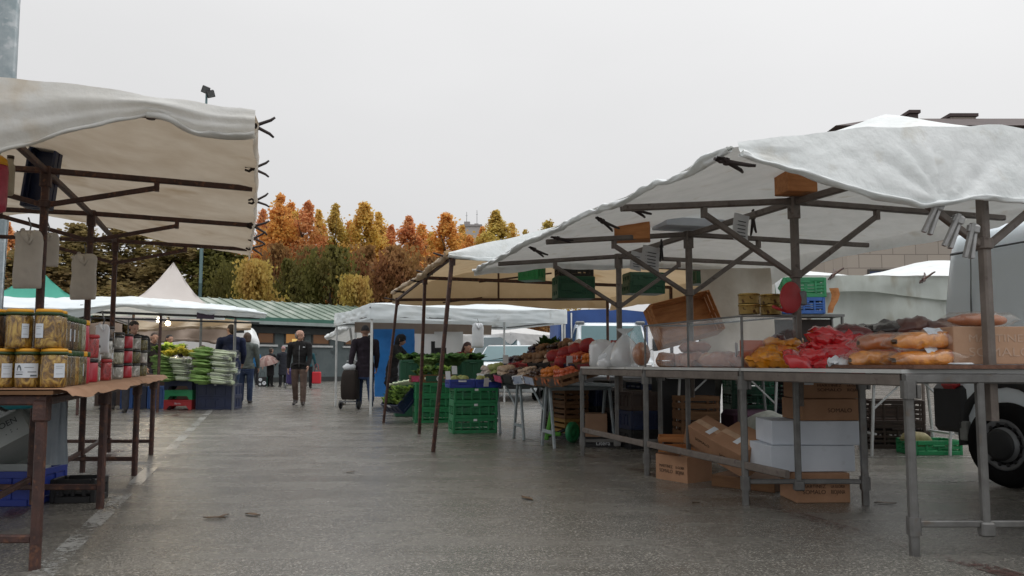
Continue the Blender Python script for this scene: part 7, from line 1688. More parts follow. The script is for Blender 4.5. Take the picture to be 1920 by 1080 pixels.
b = MB(); b.tube([(-.2, 0, .05), (-.1, 0, .10), (.1, 0, .18)], .02, 8); b.local('axle', M['black_plastic'], o)
c = frombot(G(1122, 838)); o = crate('flat black tray with white script under the far end of the big table', .42, .30, .09, 'black_plastic', c+V((.02, .12, 0)), radians(-4), None, True, slats=1, nx=2); text_mesh('Litera', .07, M['paper'], o, (.04, -.158, .045), (pi/2, 0, 0))
carton('plain brown carton standing behind the flat black tray', .26, .26, .36, 'cardboard_light', V((c.x+.02, 9.3, 0)), -.1, None, False)
for i in range(3): crate(f'black crate in the dark stack under the vegetable table, {["bottom", "middle", "top"][i]} one', .5, .4, .2, 'black_plastic', ST(4.35, 9.9, .2*i), YAW_A, 'black crates under the vegetable table', slats=3)
# ================================================================ leek stall
def leek_bunch(label, p, L_, rot, group, seed, sleeve=True):
    Rr = random.Random(seed); o = thing('leek_bunch', label, 'vegetable', p, rot, group)
    b1, b2 = MB(), MB()
    for i in range(15):
        y = Rr.uniform(-.11, .11); z = Rr.uniform(-.045, .045); y2 = y*1.5+Rr.uniform(-.02, .02)
        b1.tube([(L_*.5, y*.8, z*.8), (L_*.2, y*.9, z), (-.02, y, z*1.1)], [.017, .019, .021], 7)
        b2.tube([(-.02, y, z*1.1), (-L_*.25, y2, z*1.5), (-L_*.52, y2*1.4+Rr.uniform(-.03, .03), z*1.5+Rr.uniform(-.03, .015))], [.021, .028, .008], 6)
        b2.tube([(-.02, y, z*1.1), (-L_*.2, y2*1.2, z*1.9), (-L_*.42, y2*1.2, z*2+Rr.uniform(-.03, .02))], [.016, .022, .006], 6)
    b1.local('stalks', M['leek_white'], o); b2.local('leaves', M['leek_green'], o)
    if sleeve:
        b = MB(); rows = []
        for q in range(9):
            f = q/8; rw = []
            for k in range(19): a = 2*pi*k/18; rr = 1+.18*noise.noise(V((f*4, cos(a)*2, sin(a)*2+seed))); rw.append(V((lerp(-.06, L_*.56, f), (.14+.02*f)*cos(a)*rr, (.07+.01*f)*sin(a)*rr)))
            rw[-1] = rw[0].copy(); rows.append(rw)
        b.grid(rows); b.local('sleeve', M['film'], o)
    return o
def bunch_at(px, py, d): return P(px, py, d)
d_ = 15.9; n_ = 0
for lev, (y_, xs_l) in enumerate(((714, (402,)), (703, (398,)), (692, (406,)), (681, (402,)), (670, (398,)), (661, (404,)))):
    for q in range(2):
        leek_bunch(f'bunch of leeks in a clear sleeve, {ordn(lev)} layer up of the taller pile, {"front" if q == 0 else "rear"} one', P(xs_l[0], y_, d_+.32*q-.05), .80, Euler((0, radians(5), radians(random.uniform(-9, 9)))), 'leeks in the taller pile', 200+n_); n_ += 1
for lev, y_ in enumerate((708, 697, 686, 675)):
    for q in range(2): leek_bunch(f'bunch of leeks in a clear sleeve, {ordn(lev)} layer up of the lower pile, {"front" if q == 0 else "rear"} one', P(334-3*lev, y_, d_+.3*q), .74, Euler((0, radians(4), radians(random.uniform(-9, 9)))), 'leeks in the lower pile', 230+n_); n_ += 1
for i in range(7):
    leafy('yellow celery head on the lower leek pile', P(316+11*i, 672-3*(i % 3)-(4 if i < 4 else 0), 16.1+.1*(i % 2)), .11, .12, M['celery_yellow'], 44, 260+i, leaf=.07, up=.5, group='yellow celery on the leek pile')
for i in range(4):
    leafy('pale green lettuce head behind the yellow celery', P(300+12*i, 662-4*(i % 2), 16.5), .13, .14, M['lettuce'] if i else M['leafy'], 40, 280+i, leaf=.09, up=.5, group='lettuce behind the celery')
y0_ = G(332, 768).y
lc = V((P(332, 768, y0_).x, y0_+.22, 0))
M['red_solid'] = M['red_plastic']
def foot_crate(label, p, h, m, mark=None):
    """solid tray on two feet, open arch below its front"""
    t = thing('stacking_tray', label, 'crate', p, 0, 'stacked trays under the lower leek pile'); w_, dp = .58, .40; b = MB()
    b.prism([(-w_/2, 0), (-w_/2+.06, 0), (-w_/2+.11, h*.38), (w_/2-.11, h*.38), (w_/2-.06, 0), (w_/2, 0), (w_/2, h), (-w_/2, h)], .012, None, (0, -dp/2, 0)); b.prism([(-w_/2, 0), (-w_/2+.06, 0), (-w_/2+.11, h*.38), (w_/2-.11, h*.38), (w_/2-.06, 0), (w_/2, 0), (w_/2, h), (-w_/2, h)], .012, None, (0, dp/2, 0))
    for sx in (-1, 1): b.box((sx*(w_/2-.006), 0, h/2), (.012, dp-.012, h))
    b.box((0, 0, h*.42), (w_-.024, dp-.012, .012)); b.local('tray', M[m], t)
    b = MB(); b.box((0, -dp/2-.008, h*.86), (w_*.94, .012, .02), b=.003); b.local('rim', M[m], t)
    if mark: text_mesh(mark, .05, M['paper'], t, (0, -dp/2-.0075, h*.62), (pi/2, 0, 0))
foot_crate('red stacking tray with white writing, lowest under the leeks', lc, .20, 'red_plastic', 'Barrio'); foot_crate('green stacking tray in the middle under the leeks', lc+V((.01, 0, .202)), .20, 'green_bright'); foot_crate('navy stacking tray right below the lower leek pile', lc+V((0, 0, .404)), .22, 'navy_plastic')
rc = V((P(402, 768, y0_).x, y0_+.25, 0))
for i in range(2): crate(f'navy crate under the taller leek pile, {["lower", "upper"][i]} one', .80, .48, .265, 'navy_plastic', rc+V((0, 0, .266*i)), 0, 'navy crates under the taller pile', solid=True, slats=2, mark=(.05, .02) if i else None)
for i, (px, m_, lab_) in enumerate(((236, 'blue_mid', 'upright blue bin by the tins, farthest from the red tray'), (262, 'navy_plastic', 'upright dark navy bin between the two blue ones'), (287, 'blue_mid', 'upright blue bin beside the red tray'))):
    c = frombot(G(px, 766)); crate(lab_, .27, .4, .47, m_, c+V((0, .2, 0)), 0, 'upright bins behind the jar table', True, mark=(.03, .12) if m_ == 'blue_mid' else None, slats=2, nx=2)
b = MB(); b.box((0, 0, .36), (2.6, .7, .72), b=.01); single(b, 'stall_counter', M['brown_plastic'], 'dark counter at the back of the leek stall where vendors stand', 'counter', V((P(300, 700, 18.2).x, 18.2, 0)), .3)
# scraps and leaves on the asphalt
M['scrap'] = mat('wet_brown_leaf', (.12, .065, .025), (.07, .04, .018), 20, rough=.5)
for i, (px, py, r_, lab_) in enumerate(((402, 973, .05, 'wet brown leaf nearest the white line'), (420, 969, .035, 'small wet leaf right beside a larger one'), (474, 967, .05, 'long wet leaf lying alone in the aisle'), (657, 887, .03, 'small dark leaf in the middle of the aisle'), (988, 936, .06, 'dark scrap on the asphalt in front of the black tray'), (1305, 945, .02, 'tiny pale scrap in front of the open carton'), (464, 752, .10, 'wilted leaf scraps on the ground by the man in the navy jacket'), (1660, 945, .05, 'dark scrap behind the near trestle leg'))):
    c = G(px, py); b = MB(); rows = [[V((r_*1.4*f, r_*.45*g_*(1-f*f), .004+.006*abs(g_)+.002*sin(f*5))) for g_ in (-1, 0, 1)] for f in (-1, -.5, 0, .5, 1)]; b.grid(rows); single(b, 'fallen_leaf', M['scrap'], lab_, 'leaf', c+V((0, 0, .002)), i*1.3)

for i in range(3):  # two dark stacks added to deepen the gloom below the tables
    for j in range(2): crate(f'added black crate behind the vegetable table, {["bottom", "middle", "top"][i]} of the {["nearer", "farther"][j]} stack', .6, .42, .24, 'black_plastic' if (i+j) % 2 else 'navy_plastic', ST(4.75, 8.75+1.0*j, .242*i), YAW_A+.1*j, 'added dark crates behind the vegetable table', slats=3)
for i in range(3): crate(f'added dark crate stacked behind the white cartons, {["bottom", "middle", "top"][i]} one', .6, .42, .25, 'navy_plastic' if i % 2 else 'black_plastic', V((3.35, 8.75, .252*i)), .1, 'added dark crates behind the white cartons', slats=3)  # another stack added as dark clutter, to darken the space under the table
for i in range(2): crate(f'added dark brown crate in the gap beside the van, {["lower", "upper"][i]} one', .6, .42, .27, 'brown_plastic', V((4.35, 8.9, .272*i)), -.1, 'added dark crates in the gap beside the van', slats=3)  # added dark filling for the gap, keeps the view behind from looking bright

for j in range(6):  # dark backdrop of crates added to shut out bright ground under the table
    for i in range(3): crate(f'added dark crate under the vegetable table, {["bottom", "middle", "top"][i]} of the {ordn(j)} stack from the big table', .40, .46, .21, ['black_plastic', 'navy_plastic', 'brown_plastic'][(i+j) % 3], ST(4.18+.05*(j % 2), 8.0+.50*j, .212*i), YAW_A+pi/2+.06*(j % 3-1), 'added dark crates under the vegetable table', solid=j % 2 == 0, slats=3)
# ================================================================ people: tapered limbs merged into one continuous skin
def vox(b, size, smooth=3):
    me = bpy.data.meshes.new('tmp'); me.from_pydata([tuple(v) for v in b.v], [], b.f); me.update()
    o = bpy.data.objects.new('tmp', me); COL.objects.link(o)
    md = o.modifiers.new('r', 'REMESH'); md.mode = 'VOXEL'; md.voxel_size = size
    ms = o.modifiers.new('s', 'SMOOTH'); ms.iterations = smooth; ms.factor = .5
    dg = bpy.context.evaluated_depsgraph_get(); dg.update()
    out = bpy.data.meshes.new_from_object(o.evaluated_get(dg)); bpy.data.objects.remove(o); bpy.data.meshes.remove(me); return out
def capsule(b, p0, r0, p1, r1, flat=None, n=14, cut=False):
    """tapered limb with round ends; flat=(axis vector, factor) squeezes the cross section along an axis"""
    p0, p1 = V(p0), V(p1); d = p1-p0; L_ = max(d.length, 1e-4); d = d/L_; x, y, _ = frame_of(d); rows = []; k = 4
    prof = [(-r0*cos(pi/2*i/k), r0*sin(pi/2*i/k)) for i in range(k+1)]+[(L_*.5, (r0+r1)/2)]+[(L_+r1*sin(pi/2*i/k), r1*cos(pi/2*i/k)) for i in range(k+1)]
    if cut: prof = [(0, r0*.4), (0, r0*.97), (L_*.5, (r0+r1)/2), (L_-.004, r1), (L_, r1*.95), (L_, r1*.4)]
    fa = flat[0].normalized() if flat else None
    for (h_, r_) in prof:
        row = []
        for j in range(n):
            a = 2*pi*j/n; o = (x*cos(a)+y*sin(a))*max(r_, 1e-4)
            if fa is not None: o = o-fa*(o.dot(fa)*(1-flat[1]))
            row.append(p0+d*h_+o)
        rows.append(row)
    o = len(b.v); m = len(rows); vs = [p for r in rows for p in r]
    fs = [(i*n+j, i*n+(j+1) % n, (i+1)*n+(j+1) % n, (i+1)*n+j) for i in range(m-1) for j in range(n)]+[tuple(range(n))[::-1], tuple((m-1)*n+j for j in range(n))]
    b.add(vs, fs, True)
def person(label, loc, yaw, hgt=1.72, top=(.03, .03, .04), legs=(.05, .05, .06), shoes=(.02, .018, .018), skin=(.42, .24, .17), hair=(.05, .035, .025), hair_len=0, hat=None, hood=False,
           coat=0.0, lean=0.0, hipL=0, hipR=0, kneeL=0, kneeR=0, armL=(10, 8, 15), armR=(10, 8, 15), head=(0, 0), fine=.011, bulk=1.0, fingers=True, collar=None, bald=False, footless=False, trim=None, sit=0.0, fist=False):
    """faces -y at yaw 0; arm = (forward, outward, elbow bend) in degrees; hip forward, knee bend; head = (turn, nod)"""
    k = hgt/1.74; t = thing('person', label, 'person', loc, yaw)
    cap = []   # (p0, r0, p1, r1, material index, flat)
    X_, F_ = V((1, 0, 0)), V((0, -1, 0))
    SK, TP, LG, SH, CL = 0, 1, 2, 3, 4
    hipz = .90; ln = radians(lean)
    def tor(x, f, z):   # point of the leaning trunk: x sideways, f forward, z above the hip
        return V((x, -(f*cos(ln)+z*sin(ln)), hipz+z*cos(ln)-f*sin(ln)))
    ank = []
    for sx, hp, kn in ((1, hipL, kneeL), (-1, hipR, kneeR)):
        a, c = radians(hp), radians(hp-kn); h_ = V((sx*.095, 0, hipz-.02)); kn_ = h_+V((sx*.008, -sin(a)*.42, -cos(a)*.42)); an = kn_+V((0, -sin(c)*.41, -cos(c)*.41)); ank.append((an, c))
        cap += [(h_, .094*bulk, kn_, .074, LG, None), (kn_, .074, an+V((0, 0, .02)), .064, LG, None), (kn_-(kn_-an)*.28+V((0, .016, 0)), .068, an+V((0, .0, .04)), .062, LG, None)]
        pt = c-radians(0); toe = an+V((sx*.025, -cos(pt)*.15, sin(pt)*-.0-.045*cos(pt)-sin(-pt)*.12 if pt < -.2 else -.052)); heel = an+V((0, .035, -.045))
        cap += [(heel, .042, an+V((sx*.01, -.05, -.04)), .044, SH, None), (an+V((0, -.03, -.035)), .045, toe, .034, SH, (V((0, 0, 1)), .75)), (an, .046, an+V((0, -.01, -.04)), .048, SH, None)]
    # trunk
    cb = bulk
    cap += [(tor(-.07, 0, .03), .085*cb, tor(.07, 0, .03), .085*cb, TP, (F_, .9)), (tor(0, 0, .06), .135*cb, tor(0, .01, .30), .15*cb, TP, (F_, .76)), (tor(0, .015, .26), .152*cb, tor(0, .0, .44), .135*cb, TP, (F_, .74)),
            (tor(-.135, 0, .475), .068*cb, tor(.135, 0, .475), .068*cb, TP, (F_, .92)), (tor(-.075, 0, .44), .10*cb, tor(.075, 0, .44), .10*cb, TP, (F_, .88)), (tor(0, .0, .02), .138*cb, tor(0, .0, .12), .138*cb, TP, (F_, .80)),
            (tor(-.05, -.015, -.07), .095*cb, tor(.05, -.015, -.07), .095*cb, LG, (F_, .95))]
    tr0, tr1 = len(cap)-7, len(cap)+4*(coat > 0)
    if coat > 0:
        for i in range(4):
            f0, f1 = i/4, (i+1)/4; cap.append((tor(0, 0, -.0-coat*f0), (.150+.018*f0)*cb, V((0, tor(0, 0, 0).y*.6-.02*f1, hipz-coat*f1)), (.154+.026*f1)*cb, TP, (F_, .82), 1))
    # neck and head
    ty, nd = radians(head[0]), radians(head[1]+lean*.55)
    nb, hc = tor(0, .01, .52), tor(0, .035, .52)+V((0, -sin(nd)*.15-.0, cos(nd)*.165))
    cap += [(nb, .058, nb.lerp(hc, .62), .054, SK, None), (tor(-.05, 0, .515), .045*cb, tor(.05, 0, .515), .045*cb, TP, None)]
    if collar: cap.append((tor(-.028, .008, .535), .058, tor(.028, .008, .535), .058, CL, None)); cap.append((tor(0, .05, .50), .035, tor(0, .085, .42), .03, CL, None))
    Rh = Matrix.Rotation(ty, 3, 'Z') @ Matrix.Rotation(nd, 3, 'X')
    hd = lambda x, y, z: hc+Rh @ V((x, y, z))
    cap += [(hd(0, .018, .03), .094, hd(0, -.012, .035), .088, SK, (Rh @ X_, .84)), (hd(0, -.028, -.04), .066, hd(0, -.03, .02), .074, SK, (Rh @ X_, .86)), (hd(0, -.052, -.078), .036, hd(0, -.058, -.055), .044, SK, None), (hd(-.03, -.02, -.06), .036, hd(.03, -.02, -.06), .036, SK, None),
            (hd(0, -.098, .012), .011, hd(0, -.118, -.022), .017, SK, None), (hd(-.014, -.104, -.026), .010, hd(.014, -.104, -.026), .010, SK, None), (hd(-.04, -.083, .034), .014, hd(.04, -.083, .034), .014, SK, None), (hd(-.022, -.094, -.060), .010, hd(.022, -.094, -.060), .010, SK, None)]
    for sx in (-1, 1): cap.append((hd(sx*.083, .006, -.012), .017, hd(sx*.09, .014, .022), .021, SK, (Rh @ X_, .5)))
    # arms
    hands = []
    for sx, (fw, out_, el) in ((1, armL), (-1, armR)):
        sh = tor(sx*.195*cb**.5, 0, .465); a, o_ = radians(fw+lean*.3), radians(out_)
        d1 = V((sx*sin(o_), -sin(a)*cos(o_), -cos(a)*cos(o_))); e_ = sh+d1*.285
        b_ = a+radians(el); o2 = o_-radians(min(el, 60)*.35); d2 = V((sx*sin(o2), -sin(b_)*cos(o2), -cos(b_)*cos(o2))); w_ = e_+d2*.245
        cap += [(sh, .066*cb, e_, .052*cb, TP, None), (e_, .053*cb, w_, .042, TP, None), (w_, .030, w_+d2*.04, .030, SK, None)]
        n_ = d1.cross(d2); n_ = (V((sx, 0, 0))-d2*d2.x*sx).normalized() if n_.length < .05 or True else n_
        pm = w_+d2*.055; side = d2.cross(n_).normalized()   # palm plane spanned by d2 and side; n_ is the back of the hand
        if side.y > 0: side = -side
        cap += [(w_+d2*.03, .030, pm+d2*.045, .036, SK, (n_, .52))]
        if fingers:
            curl = radians(62 if fist else 26)
            for q, (of, L_) in enumerate(((.030, .068), (.010, .076), (-.010, .071), (-.029, .056))):
                p0 = pm+d2*.055+side*of; c1 = d2*cos(curl*.5)-n_*sin(curl*.5); c2 = d2*cos(curl*1.5)-n_*sin(curl*1.5); p1 = p0+c1*L_*.5; p2 = p1+c2*L_*.5
                cap += [(p0, .0098, p1, .0092, SK, None), (p1, .0092, p2, .0078, SK, None)]
            p0 = w_+d2*.045+side*.030; p1 = p0+(side*.62+d2*.7-n_*.25).normalized()*.036; p2 = p1+(side*.15+d2*.9-n_*.35).normalized()*.03; cap += [(p0, .0135, p1, .0115, SK, None), (p1, .0115, p2, .009, SK, None)]
        hands.append(w_+d2*.10)
    if hood: cap += [(hd(0, .03, .03), .112, hd(0, .0, .05), .106, TP, (Rh @ X_, .92)), (hd(0, .055, -.09), .085, hd(0, .045, .0), .10, TP, None)]
    low = min(min(p.z-r for p, r in ((c_[0], c_[1]), (c_[2], c_[3]))) for c_ in cap)
    dz = V((0, 0, -low-.006-sit)); cap = [(q[0]+dz, q[1], q[2]+dz, q[3], q[4], q[5], len(q) > 6) for q in cap]; hc += dz; hands = [h_+dz for h_ in hands]
    b = MB(); [capsule(b, a, r0, c_, r1, f_, cut=ct) for a, r0, c_, r1, m_, f_, ct in cap]
    me = vox(b, fine/k)
    n = len(me.polygons); cen = np.empty(n*3, np.float32); me.polygons.foreach_get('center', cen); cen = cen.reshape(-1, 3)
    best = np.full(n, 1e9); idx = np.zeros(n, np.int32); cid = np.zeros(n, np.int32); ci = -1; hz = tor(0, 0, 0).z+dz.z-max(coat, .03)
    for a, r0, c_, r1, m_, f_, ct in cap:
        ci += 1; A_, C_ = np.array(a), np.array(c_); ab = C_-A_; tt = np.clip(((cen-A_) @ ab)/max(1e-9, ab @ ab), 0, 1); q = A_+tt[:, None]*ab; dv = cen-q
        if f_ is not None:
            fa = np.array(f_[0].normalized()); dv = dv+np.outer((dv @ fa)*(1/f_[1]-1), fa)
        ds = np.linalg.norm(dv, axis=1)-(r0+(r1-r0)*tt); mk = ds < best; best[mk] = ds[mk]; idx[mk] = m_; cid[mk] = ci
    trunk = (cid >= tr0) & (cid < tr1)
    idx[(trunk | (idx == LG)) & (cen[:, 2] > hz) & (idx != CL) & (idx != SK) & (cen[:, 2] < hz+.35)] = TP
    idx[trunk & (cen[:, 2] < hz-.004)] = LG
    cl = lambda nm, c: mat(nm, c, mul(c, .62), 7, rough=.85, bump=.35, bscale=26, spec=.3)
    for m_ in (mat('skin', skin, mul(skin, .8), 12, rough=.55), cl('top_cloth', top), cl('leg_cloth', legs), mat('shoe_leather', shoes, None, 9, rough=.5), cl('shirt_cloth', collar or top)): me.materials.append(m_)
    me.polygons.foreach_set('material_index', idx); me.polygons.foreach_set('use_smooth', [True]*n)
    # cloth creases on the clothed part
    co = np.empty(len(me.vertices)*3, np.float32); me.vertices.foreach_get('co', co); co = co.reshape(-1, 3)*k; 
    for i in range(len(co)):
        z = co[i][2]
        if z < 1.42*k and z > .1: p = V(co[i]); w_ = noise.noise(V((p.x*7, p.y*7, p.z*16)))*.006+noise.noise(V((p.x*15, p.y*15, p.z*30+5)))*.003; co[i][1] += w_; co[i][0] += w_*.6
    me.vertices.foreach_set('co', co.ravel()); me.update()
    o = bpy.data.objects.new('body', me); COL.objects.link(o); o.parent = t
    hk = lambda p: (p)*k
    # hair / hat / eyes
    HD = lambda x, y, z: hk(hc+Rh @ V((x, y, z)))
    if not hood:
        for sx in (-1, 1):
            b = MB(); b.ball(HD(sx*.032, -.0905, .012), .0085*k, 8, 6, (1.5, .6, .8)); b.local('eye', mat('dark_eye', (.03, .02, .015), None, 9, rough=.2), t)
    hm = mat('hair', hair, mul(hair, .6), 40, rough=.7, bump=.5, bscale=60)
    if hat:
        b = MB(); capsule(b, HD(0, .022, .045), .103*k, HD(0, -.004, .068), .092*k, (Rh @ X_, .87)); b.v = [v if (Rh.inverted() @ (v/k-hc)).z > .022 else hk(hc+Rh @ (lambda q: V((q.x, q.y, .022)))(Rh.inverted() @ (v/k-hc))) for v in b.v]
        b.local('hat', cl('knit_hat', hat), t)
    if not hood and not (bald and hat):
        b = MB(); capsule(b, HD(0, .034, .040), .096*k, HD(0, .006, .055), .090*k, (Rh @ X_, .875)); capsule(b, HD(0, .045, -.02), .078*k, HD(0, .05, .03), .08*k, (Rh @ X_, .98))
        if hair_len: capsule(b, HD(0, .04, .02), .10*k, HD(0, .055, -.02-hair_len), .08*k, (Rh @ X_, 1.0))
        me2 = vox(b, .012, 2); me2.materials.append(hm)
        bm = bmesh.new(); bm.from_mesh(me2)
        kill = [v for v in bm.verts if (lambda q: (q.y < -.035-.02*(q.z > .05)+(0 if q.z > .02 else .045)) and q.z < (.085 if not bald else .5) or (bald and q.z > .055-.4*max(0, -(q.y-.05))))(Rh.inverted() @ (v.co/k-hc))]
        bmesh.ops.delete(bm, geom=kill, context='VERTS'); bm.to_mesh(me2); bm.free(); me2.polygons.foreach_set('use_smooth', [True]*len(me2.polygons))
        if not hat or hair_len: ho = bpy.data.objects.new('hair', me2); COL.objects.link(ho); ho.parent = t
    Rz = Matrix.Rotation(yaw, 3, 'Z')
    return t, [V(loc)+Rz @ hk(h_) for h_ in hands]
def at_ground(px, py): return G(px, py)
def at_d(px, d): p = P(px, 700, d); return V((p.x, p.y, 0))
SKIN2 = (.36, .21, .15)
# the man walking towards us, looking aside
man, hm_ = person('bald man in a black zip jacket and brown trousers walking up the aisle', at_ground(560, 760), radians(6), 1.72, top=(.018, .017, .018), legs=(.15, .105, .088), shoes=(.022, .014, .012), skin=(.44, .25, .18), hair=(.28, .26, .25), bald=True, hipL=6, kneeL=4, hipR=-6, kneeR=16, armR=(-16, 9, 18), armL=(10, 6, 24), head=(58, 4), fine=.0095, bulk=1.12, collar=(.32, .27, .24), coat=.10)
b = MB(); b.box((.115, -.150, 1.33), (.05, .004, .018)); b.local('chest_logo', M['paper'], man); b = MB(); b.tube([(.012, -.142, 1.36), (.014, -.172, 1.2), (.016, -.168, 1.0), (.016, -.160, .86)], .006, 5); b.local('zip', M['lead'], man)
# man with grey beanie and trolley, seen from behind
m2, h2 = person('man in a dark plum coat, jeans and grey knitted hat, seen from behind', at_ground(683, 766), radians(196), 1.76, top=(.028, .02, .03), legs=(.025, .045, .105), shoes=(.04, .06, .10), skin=(.40, .23, .17), hat=(.085, .08, .085), hair=(.1, .09, .08), bald=True, coat=.26, hipL=12, kneeL=6, hipR=-16, kneeR=26, armL=(-14, 12, 8), armR=(6, 8, 20), head=(0, 6), fine=.0105, bulk=1.2)
tq = at_ground(650, 768); tro = thing('shopping_trolley', 'dark brown two wheeled shopping trolley pulled by the man in the plum coat', 'trolley', tq+V((.02, .2, 0)), radians(-8))
b = MB(); rows = []
for f, w_, dp, yo in ((0, .29, .24, 0), (.1, .33, .28, 0), (.5, .34, .29, -.01), (.85, .31, .25, 0), (.97, .27, .22, .01), (1, .22, .18, .01)):
    rows.append([V((max(-1, min(1, 1.3*cos(2*pi*q/24)))*w_/2, max(-1, min(1, 1.3*sin(2*pi*q/24)))*dp/2+yo, .20+.62*f+.01*noise.noise(V((q, f*5, 0))))) for q in range(25)])
b.grid(rows); b.add([r for r in rows[-1][:-1]], [tuple(range(24))]); b.local('bag', mat('dark_brown_cloth', (.018, .011, .008), None, 9, rough=.85, bump=.3), tro)
for sx in (-1, 1):
    b = MB(); b.lathe([(.045, -.018), (.085, -.018), (.09, 0), (.085, .018), (.045, .018)], (sx*.2, .0, .09), 18, (1, 0, 0)); b.lathe([(0, -.012), (.05, -.012), (.05, .012), (0, .012)], (sx*.2, .0, .09), 12, (1, 0, 0)); b.local('wheel', M['black_plastic'], tro)
    b = MB(); b.tube([(sx*.15, .14, .10), (sx*.15, .15, .9), (sx*.13, .15, 1.0)], .012, 6); b.local('frame', M['lead'], tro)
b = MB(); b.tube([(-.2, 0, .09), (.2, 0, .09)], .012, 6); b.box((0, -.1, .16), (.3, .2, .02)); b.tube([(-.12, 0, .09), (-.12, -.12, .16)], .012, 6); b.local('axle', M['lead'], tro)
b = MB(); b.tube([(-.13, .15, 1.0), (0, .16, 1.02), (.13, .15, 1.0)], .016, 8); b.local('handle', M['paper'], tro)
b = MB(); b.ball((-.03, .02, .88), .12, 10, 7, (1.2, .8, .6), None, .3, 3); single(b, 'plastic_bag', M['paper'], 'crumpled white bag on top of the dark brown trolley', 'bag', tq+V((.02, .2, 0)))
# hooded woman at the greens
w3, h3 = person('woman in a charcoal hooded coat bending towards the greens', at_ground(731, 764)+V((0, .2, 0)), radians(78), 1.62, top=(.035, .034, .037), legs=(.02, .02, .022), hood=True, coat=.36, lean=16, armL=(38, 6, 42), armR=(42, 6, 35), head=(0, 10), fine=.0115, bulk=1.12, hipL=4, kneeL=6)
# couple by the leeks
w4, _ = person('man in a navy jacket and jeans with his back to the taller leek pile', at_d(432, 17.2), radians(205), 1.82, top=(.02, .028, .07), legs=(.03, .055, .12), hair=(.04, .025, .018), coat=.14, armL=(30, 8, 60), armR=(12, 10, 30), head=(35, 8), fine=.0115, bulk=1.22)
w5, _ = person('person in a grey green quilted jacket and jeans behind the man in navy', at_d(461, 18.6), radians(190), 1.70, top=(.11, .13, .125), legs=(.03, .05, .11), hair=(.07, .04, .025), hair_len=.06, coat=.08, armL=(26, 8, 45), head=(20, 10), fine=.0125, bulk=1.2)
# people far down the aisle
w6, h6 = person('person in black standing under the pinkish striped umbrella', at_ground(506, 725), radians(150), 1.60, top=(.018, .016, .018), legs=(.014, .014, .015), coat=.42, armR=(45, 8, 70), armL=(8, 10, 15), fine=.016, bulk=1.1, fist=True)
um = thing('umbrella', 'open pinkish brown umbrella with pale stripes over a person in black', 'umbrella', h6[1]+V((0, 0, 0))); 
ux = P(501, 676, at_ground(506, 725).y-.1)-um.location; b = MB(); rows = []; Rm = Euler((radians(14), radians(-10), 0)).to_matrix(); ur = .50
for i in range(7):
    f = i/6; rows.append([ux+Rm @ V((ur*sin(f*1.25)*cos(2*pi*q/24)*(1-.05*(q % 3 > 0)*f), ur*sin(f*1.25)*sin(2*pi*q/24)*(1-.05*(q % 3 > 0)*f), ur*1.02*cos(f*1.25)-.30)) for q in range(25)])
b.grid(rows); M['umb'] = mat('umbrella_cloth_mauve', (.27, .15, .13), (.24, .13, .115), 3, rough=.6, trans=.2); M['umb2'] = mat('umbrella_cloth_pale', (.42, .29, .26), None, 3, rough=.6, trans=.2)
o = b.local('canopy', [M['umb'], M['umb2']], um)
for p_ in o.data.polygons: a = math.atan2(p_.center.y-ux.y, p_.center.x-ux.x); p_.material_index = int((a+pi)/(2*pi)*16) % 2
b = MB(); b.tube([V((0, 0, -.06)), ux+Rm @ V((0, 0, .26))], .008, 6); b.local('shaft', M['lead'], um)
for q in range(8): b = MB(); b.tube([ux+Rm @ V((0, 0, .16)), ux+Rm @ V((ur*.93*cos(2*pi*q/8), ur*.93*sin(2*pi*q/8), .02))], .004, 4); b.local('rib', M['lead'], um)
bg_ = P(492, 712, at_ground(506, 725).y-.35); o = thing('shopping_bag', 'black and white patterned shopping bag with a mint side, held at knee height', 'bag', bg_-V((0, 0, .28)), .3)
b = MB(); b.box((0, 0, .2), (.36, .14, .40), b=.03); b.local('bag', M['black_plastic'], o)
for (x_, z_, r_) in ((-.08, .28, .07), (.07, .14, .08), (-.09, .10, .05)): b = MB(); b.lathe([(r_*.45, 0), (r_*.45, .004), (r_, .004), (r_, 0)], (x_, -.074, z_), 16, (0, -1, 0)); b.local('ring_print', M['paper'], o)
b = MB(); b.box((.184, 0, .2), (.006, .12, .38)); b.local('side', M['tent_green'], o); b = MB(); b.tube([(-.1, 0, .4), (-.08, 0, .58), (0, 0, .62), (.08, 0, .58), (.1, 0, .4)], .008, 5); b.local('strap', M['black_plastic'], o)
w7, _ = person('person in a dark coat and pink headscarf standing by the purple trolley', at_ground(530, 725), radians(215), 1.66, top=(.026, .028, .038), legs=(.02, .02, .024), hat=(.42, .26, .26), coat=.40, bald=True, armL=(20, 8, 30), fine=.016, bulk=1.15)
tq = at_ground(546, 728); tro2 = thing('shopping_trolley', 'small purple two wheeled shopping trolley by the grey wall', 'trolley', tq, .5)
b = MB(); b.box((0, 0, .46), (.36, .28, .62), Euler((.25, 0, 0)).to_matrix(), .07); b.local('bag', mat('purple_cloth', (.045, .03, .13), None, 6, rough=.7), tro2)
for sx in (-1, 1): b = MB(); b.lathe([(.05, -.02), (.1, -.02), (.1, .02), (.05, .02)], (sx*.2, .12, .10), 16, (1, 0, 0)); b.local('wheel', M['lead'], tro2)
b = MB(); b.tube([(-.2, .12, .1), (.2, .12, .1)], .015, 6); b.tube([(0, .12, .1), (0, .05, .16), (0, -.12, 1.0)], .015, 6); b.local('frame', M['lead'], tro2)
w8, _ = person('person in a bright blue jacket behind the two silver posts', at_ground(478, 722), radians(160), 1.62, top=(.025, .16, .36), legs=(.02, .02, .025), hair=(.05, .03, .02), coat=.05, fine=.016, bulk=1.15)
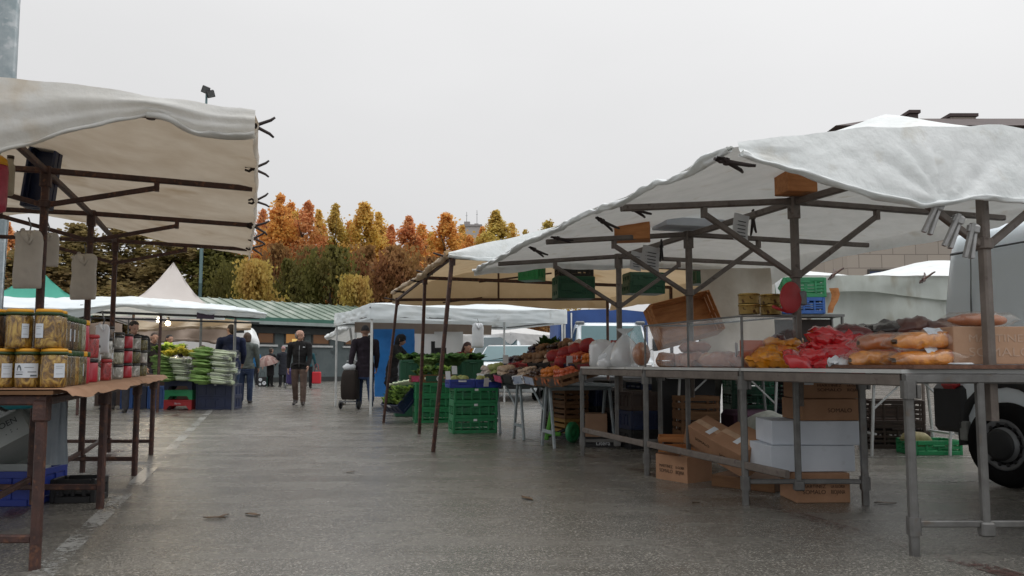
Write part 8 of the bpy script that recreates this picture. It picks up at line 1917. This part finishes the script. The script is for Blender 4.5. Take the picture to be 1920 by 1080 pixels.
w9, h9 = person('person in a teal jacket carrying a red bag, mostly hidden by the bald man', at_ground(577, 728), radians(185), 1.62, top=(.02, .09, .11), legs=(.016, .016, .02), hair=(.08, .06, .05), armR=(6, 14, 12), armL=(4, 10, 8), fine=.016, fist=True)
rb = P(594, 684, at_ground(577, 728).y); o = thing('shopping_bag', 'bright red shopping bag hanging beside the bald man', 'bag', rb-V((0, 0, .78)), -.1)
b = MB(); b.box((0, 0, .28), (.34, .14, .46), b=.03); b.local('bag', mat('bright_red_bag', (.55, .02, .03), (.46, .015, .025), 3, rough=.5), o); b = MB(); b.tube([(-.10, 0, .5), (-.05, 0, .78), (0, 0, .82), (.05, 0, .78), (.10, 0, .5)], .01, 5); b.local('strap', M['red_plastic'], o)
# vendors and buyers under the leek stall canopy
def seller(label, px, py, d, yaw, top, hair, **kw):
    p = P(px, py, d); return person(label, V((p.x, d, 0)), yaw, p.z/ .995, top=top, hair=hair, fine=.0135, **kw)
seller('vendor in a black coat looking down at the leek stall', 252, 603, 15.2, radians(25), (.016, .016, .018), (.03, .02, .015), armL=(30, 8, 50), armR=(30, 8, 50), head=(30, 22), bulk=1.15)
seller('person in a dark coat nearest the two lit bulbs', 287, 625, 18.3, radians(60), (.028, .022, .022), (.05, .03, .02), head=(-20, 10), bulk=1.1)
seller('dark haired person eating beside the white sheet of the leek stall', 316, 629, 18.6, radians(55), (.03, .02, .02), (.02, .015, .012), armL=(50, 5, 90), head=(0, 8), bulk=1.1)
seller('person with brown hair bending low behind the yellow celery', 366, 645, 18.9, radians(70), (.06, .04, .03), (.06, .03, .02), lean=20, head=(0, 20), bulk=1.1)
seller('person with short pale hair stooping behind the taller leek pile', 392, 646, 19.3, radians(-40), (.03, .03, .04), (.30, .26, .24), lean=15, head=(0, 12), bulk=1.1)
seller('person half hidden behind the jar stall pole', 207, 622, 16.2, radians(20), (.02, .02, .02), (.02, .015, .012), head=(10, 10), bulk=1.1)
seller('vendor with long dark hair and a dark red jacket behind the chard', 868, 640, 15.9, radians(35), (.13, .012, .018), (.05, .018, .014), hair_len=.16, head=(10, 25), lean=12, armL=(35, 6, 50), armR=(35, 6, 50), bulk=1.1)
seller('brown haired person crouched low behind the chard crates', 793, 660, 16.6, radians(10), (.04, .025, .02), (.075, .03, .02), lean=20, head=(0, 20), bulk=1.05)
seller('vendor in grey trousers standing behind the display case', 1352, 566, 9.75, radians(-8), (.05, .05, .055), (.03, .02, .02), legs=(.10, .095, .088), shoes=(.02, .02, .02), bulk=1.12, armL=(25, 8, 40), armR=(25, 8, 40), hipL=3, hipR=-3)
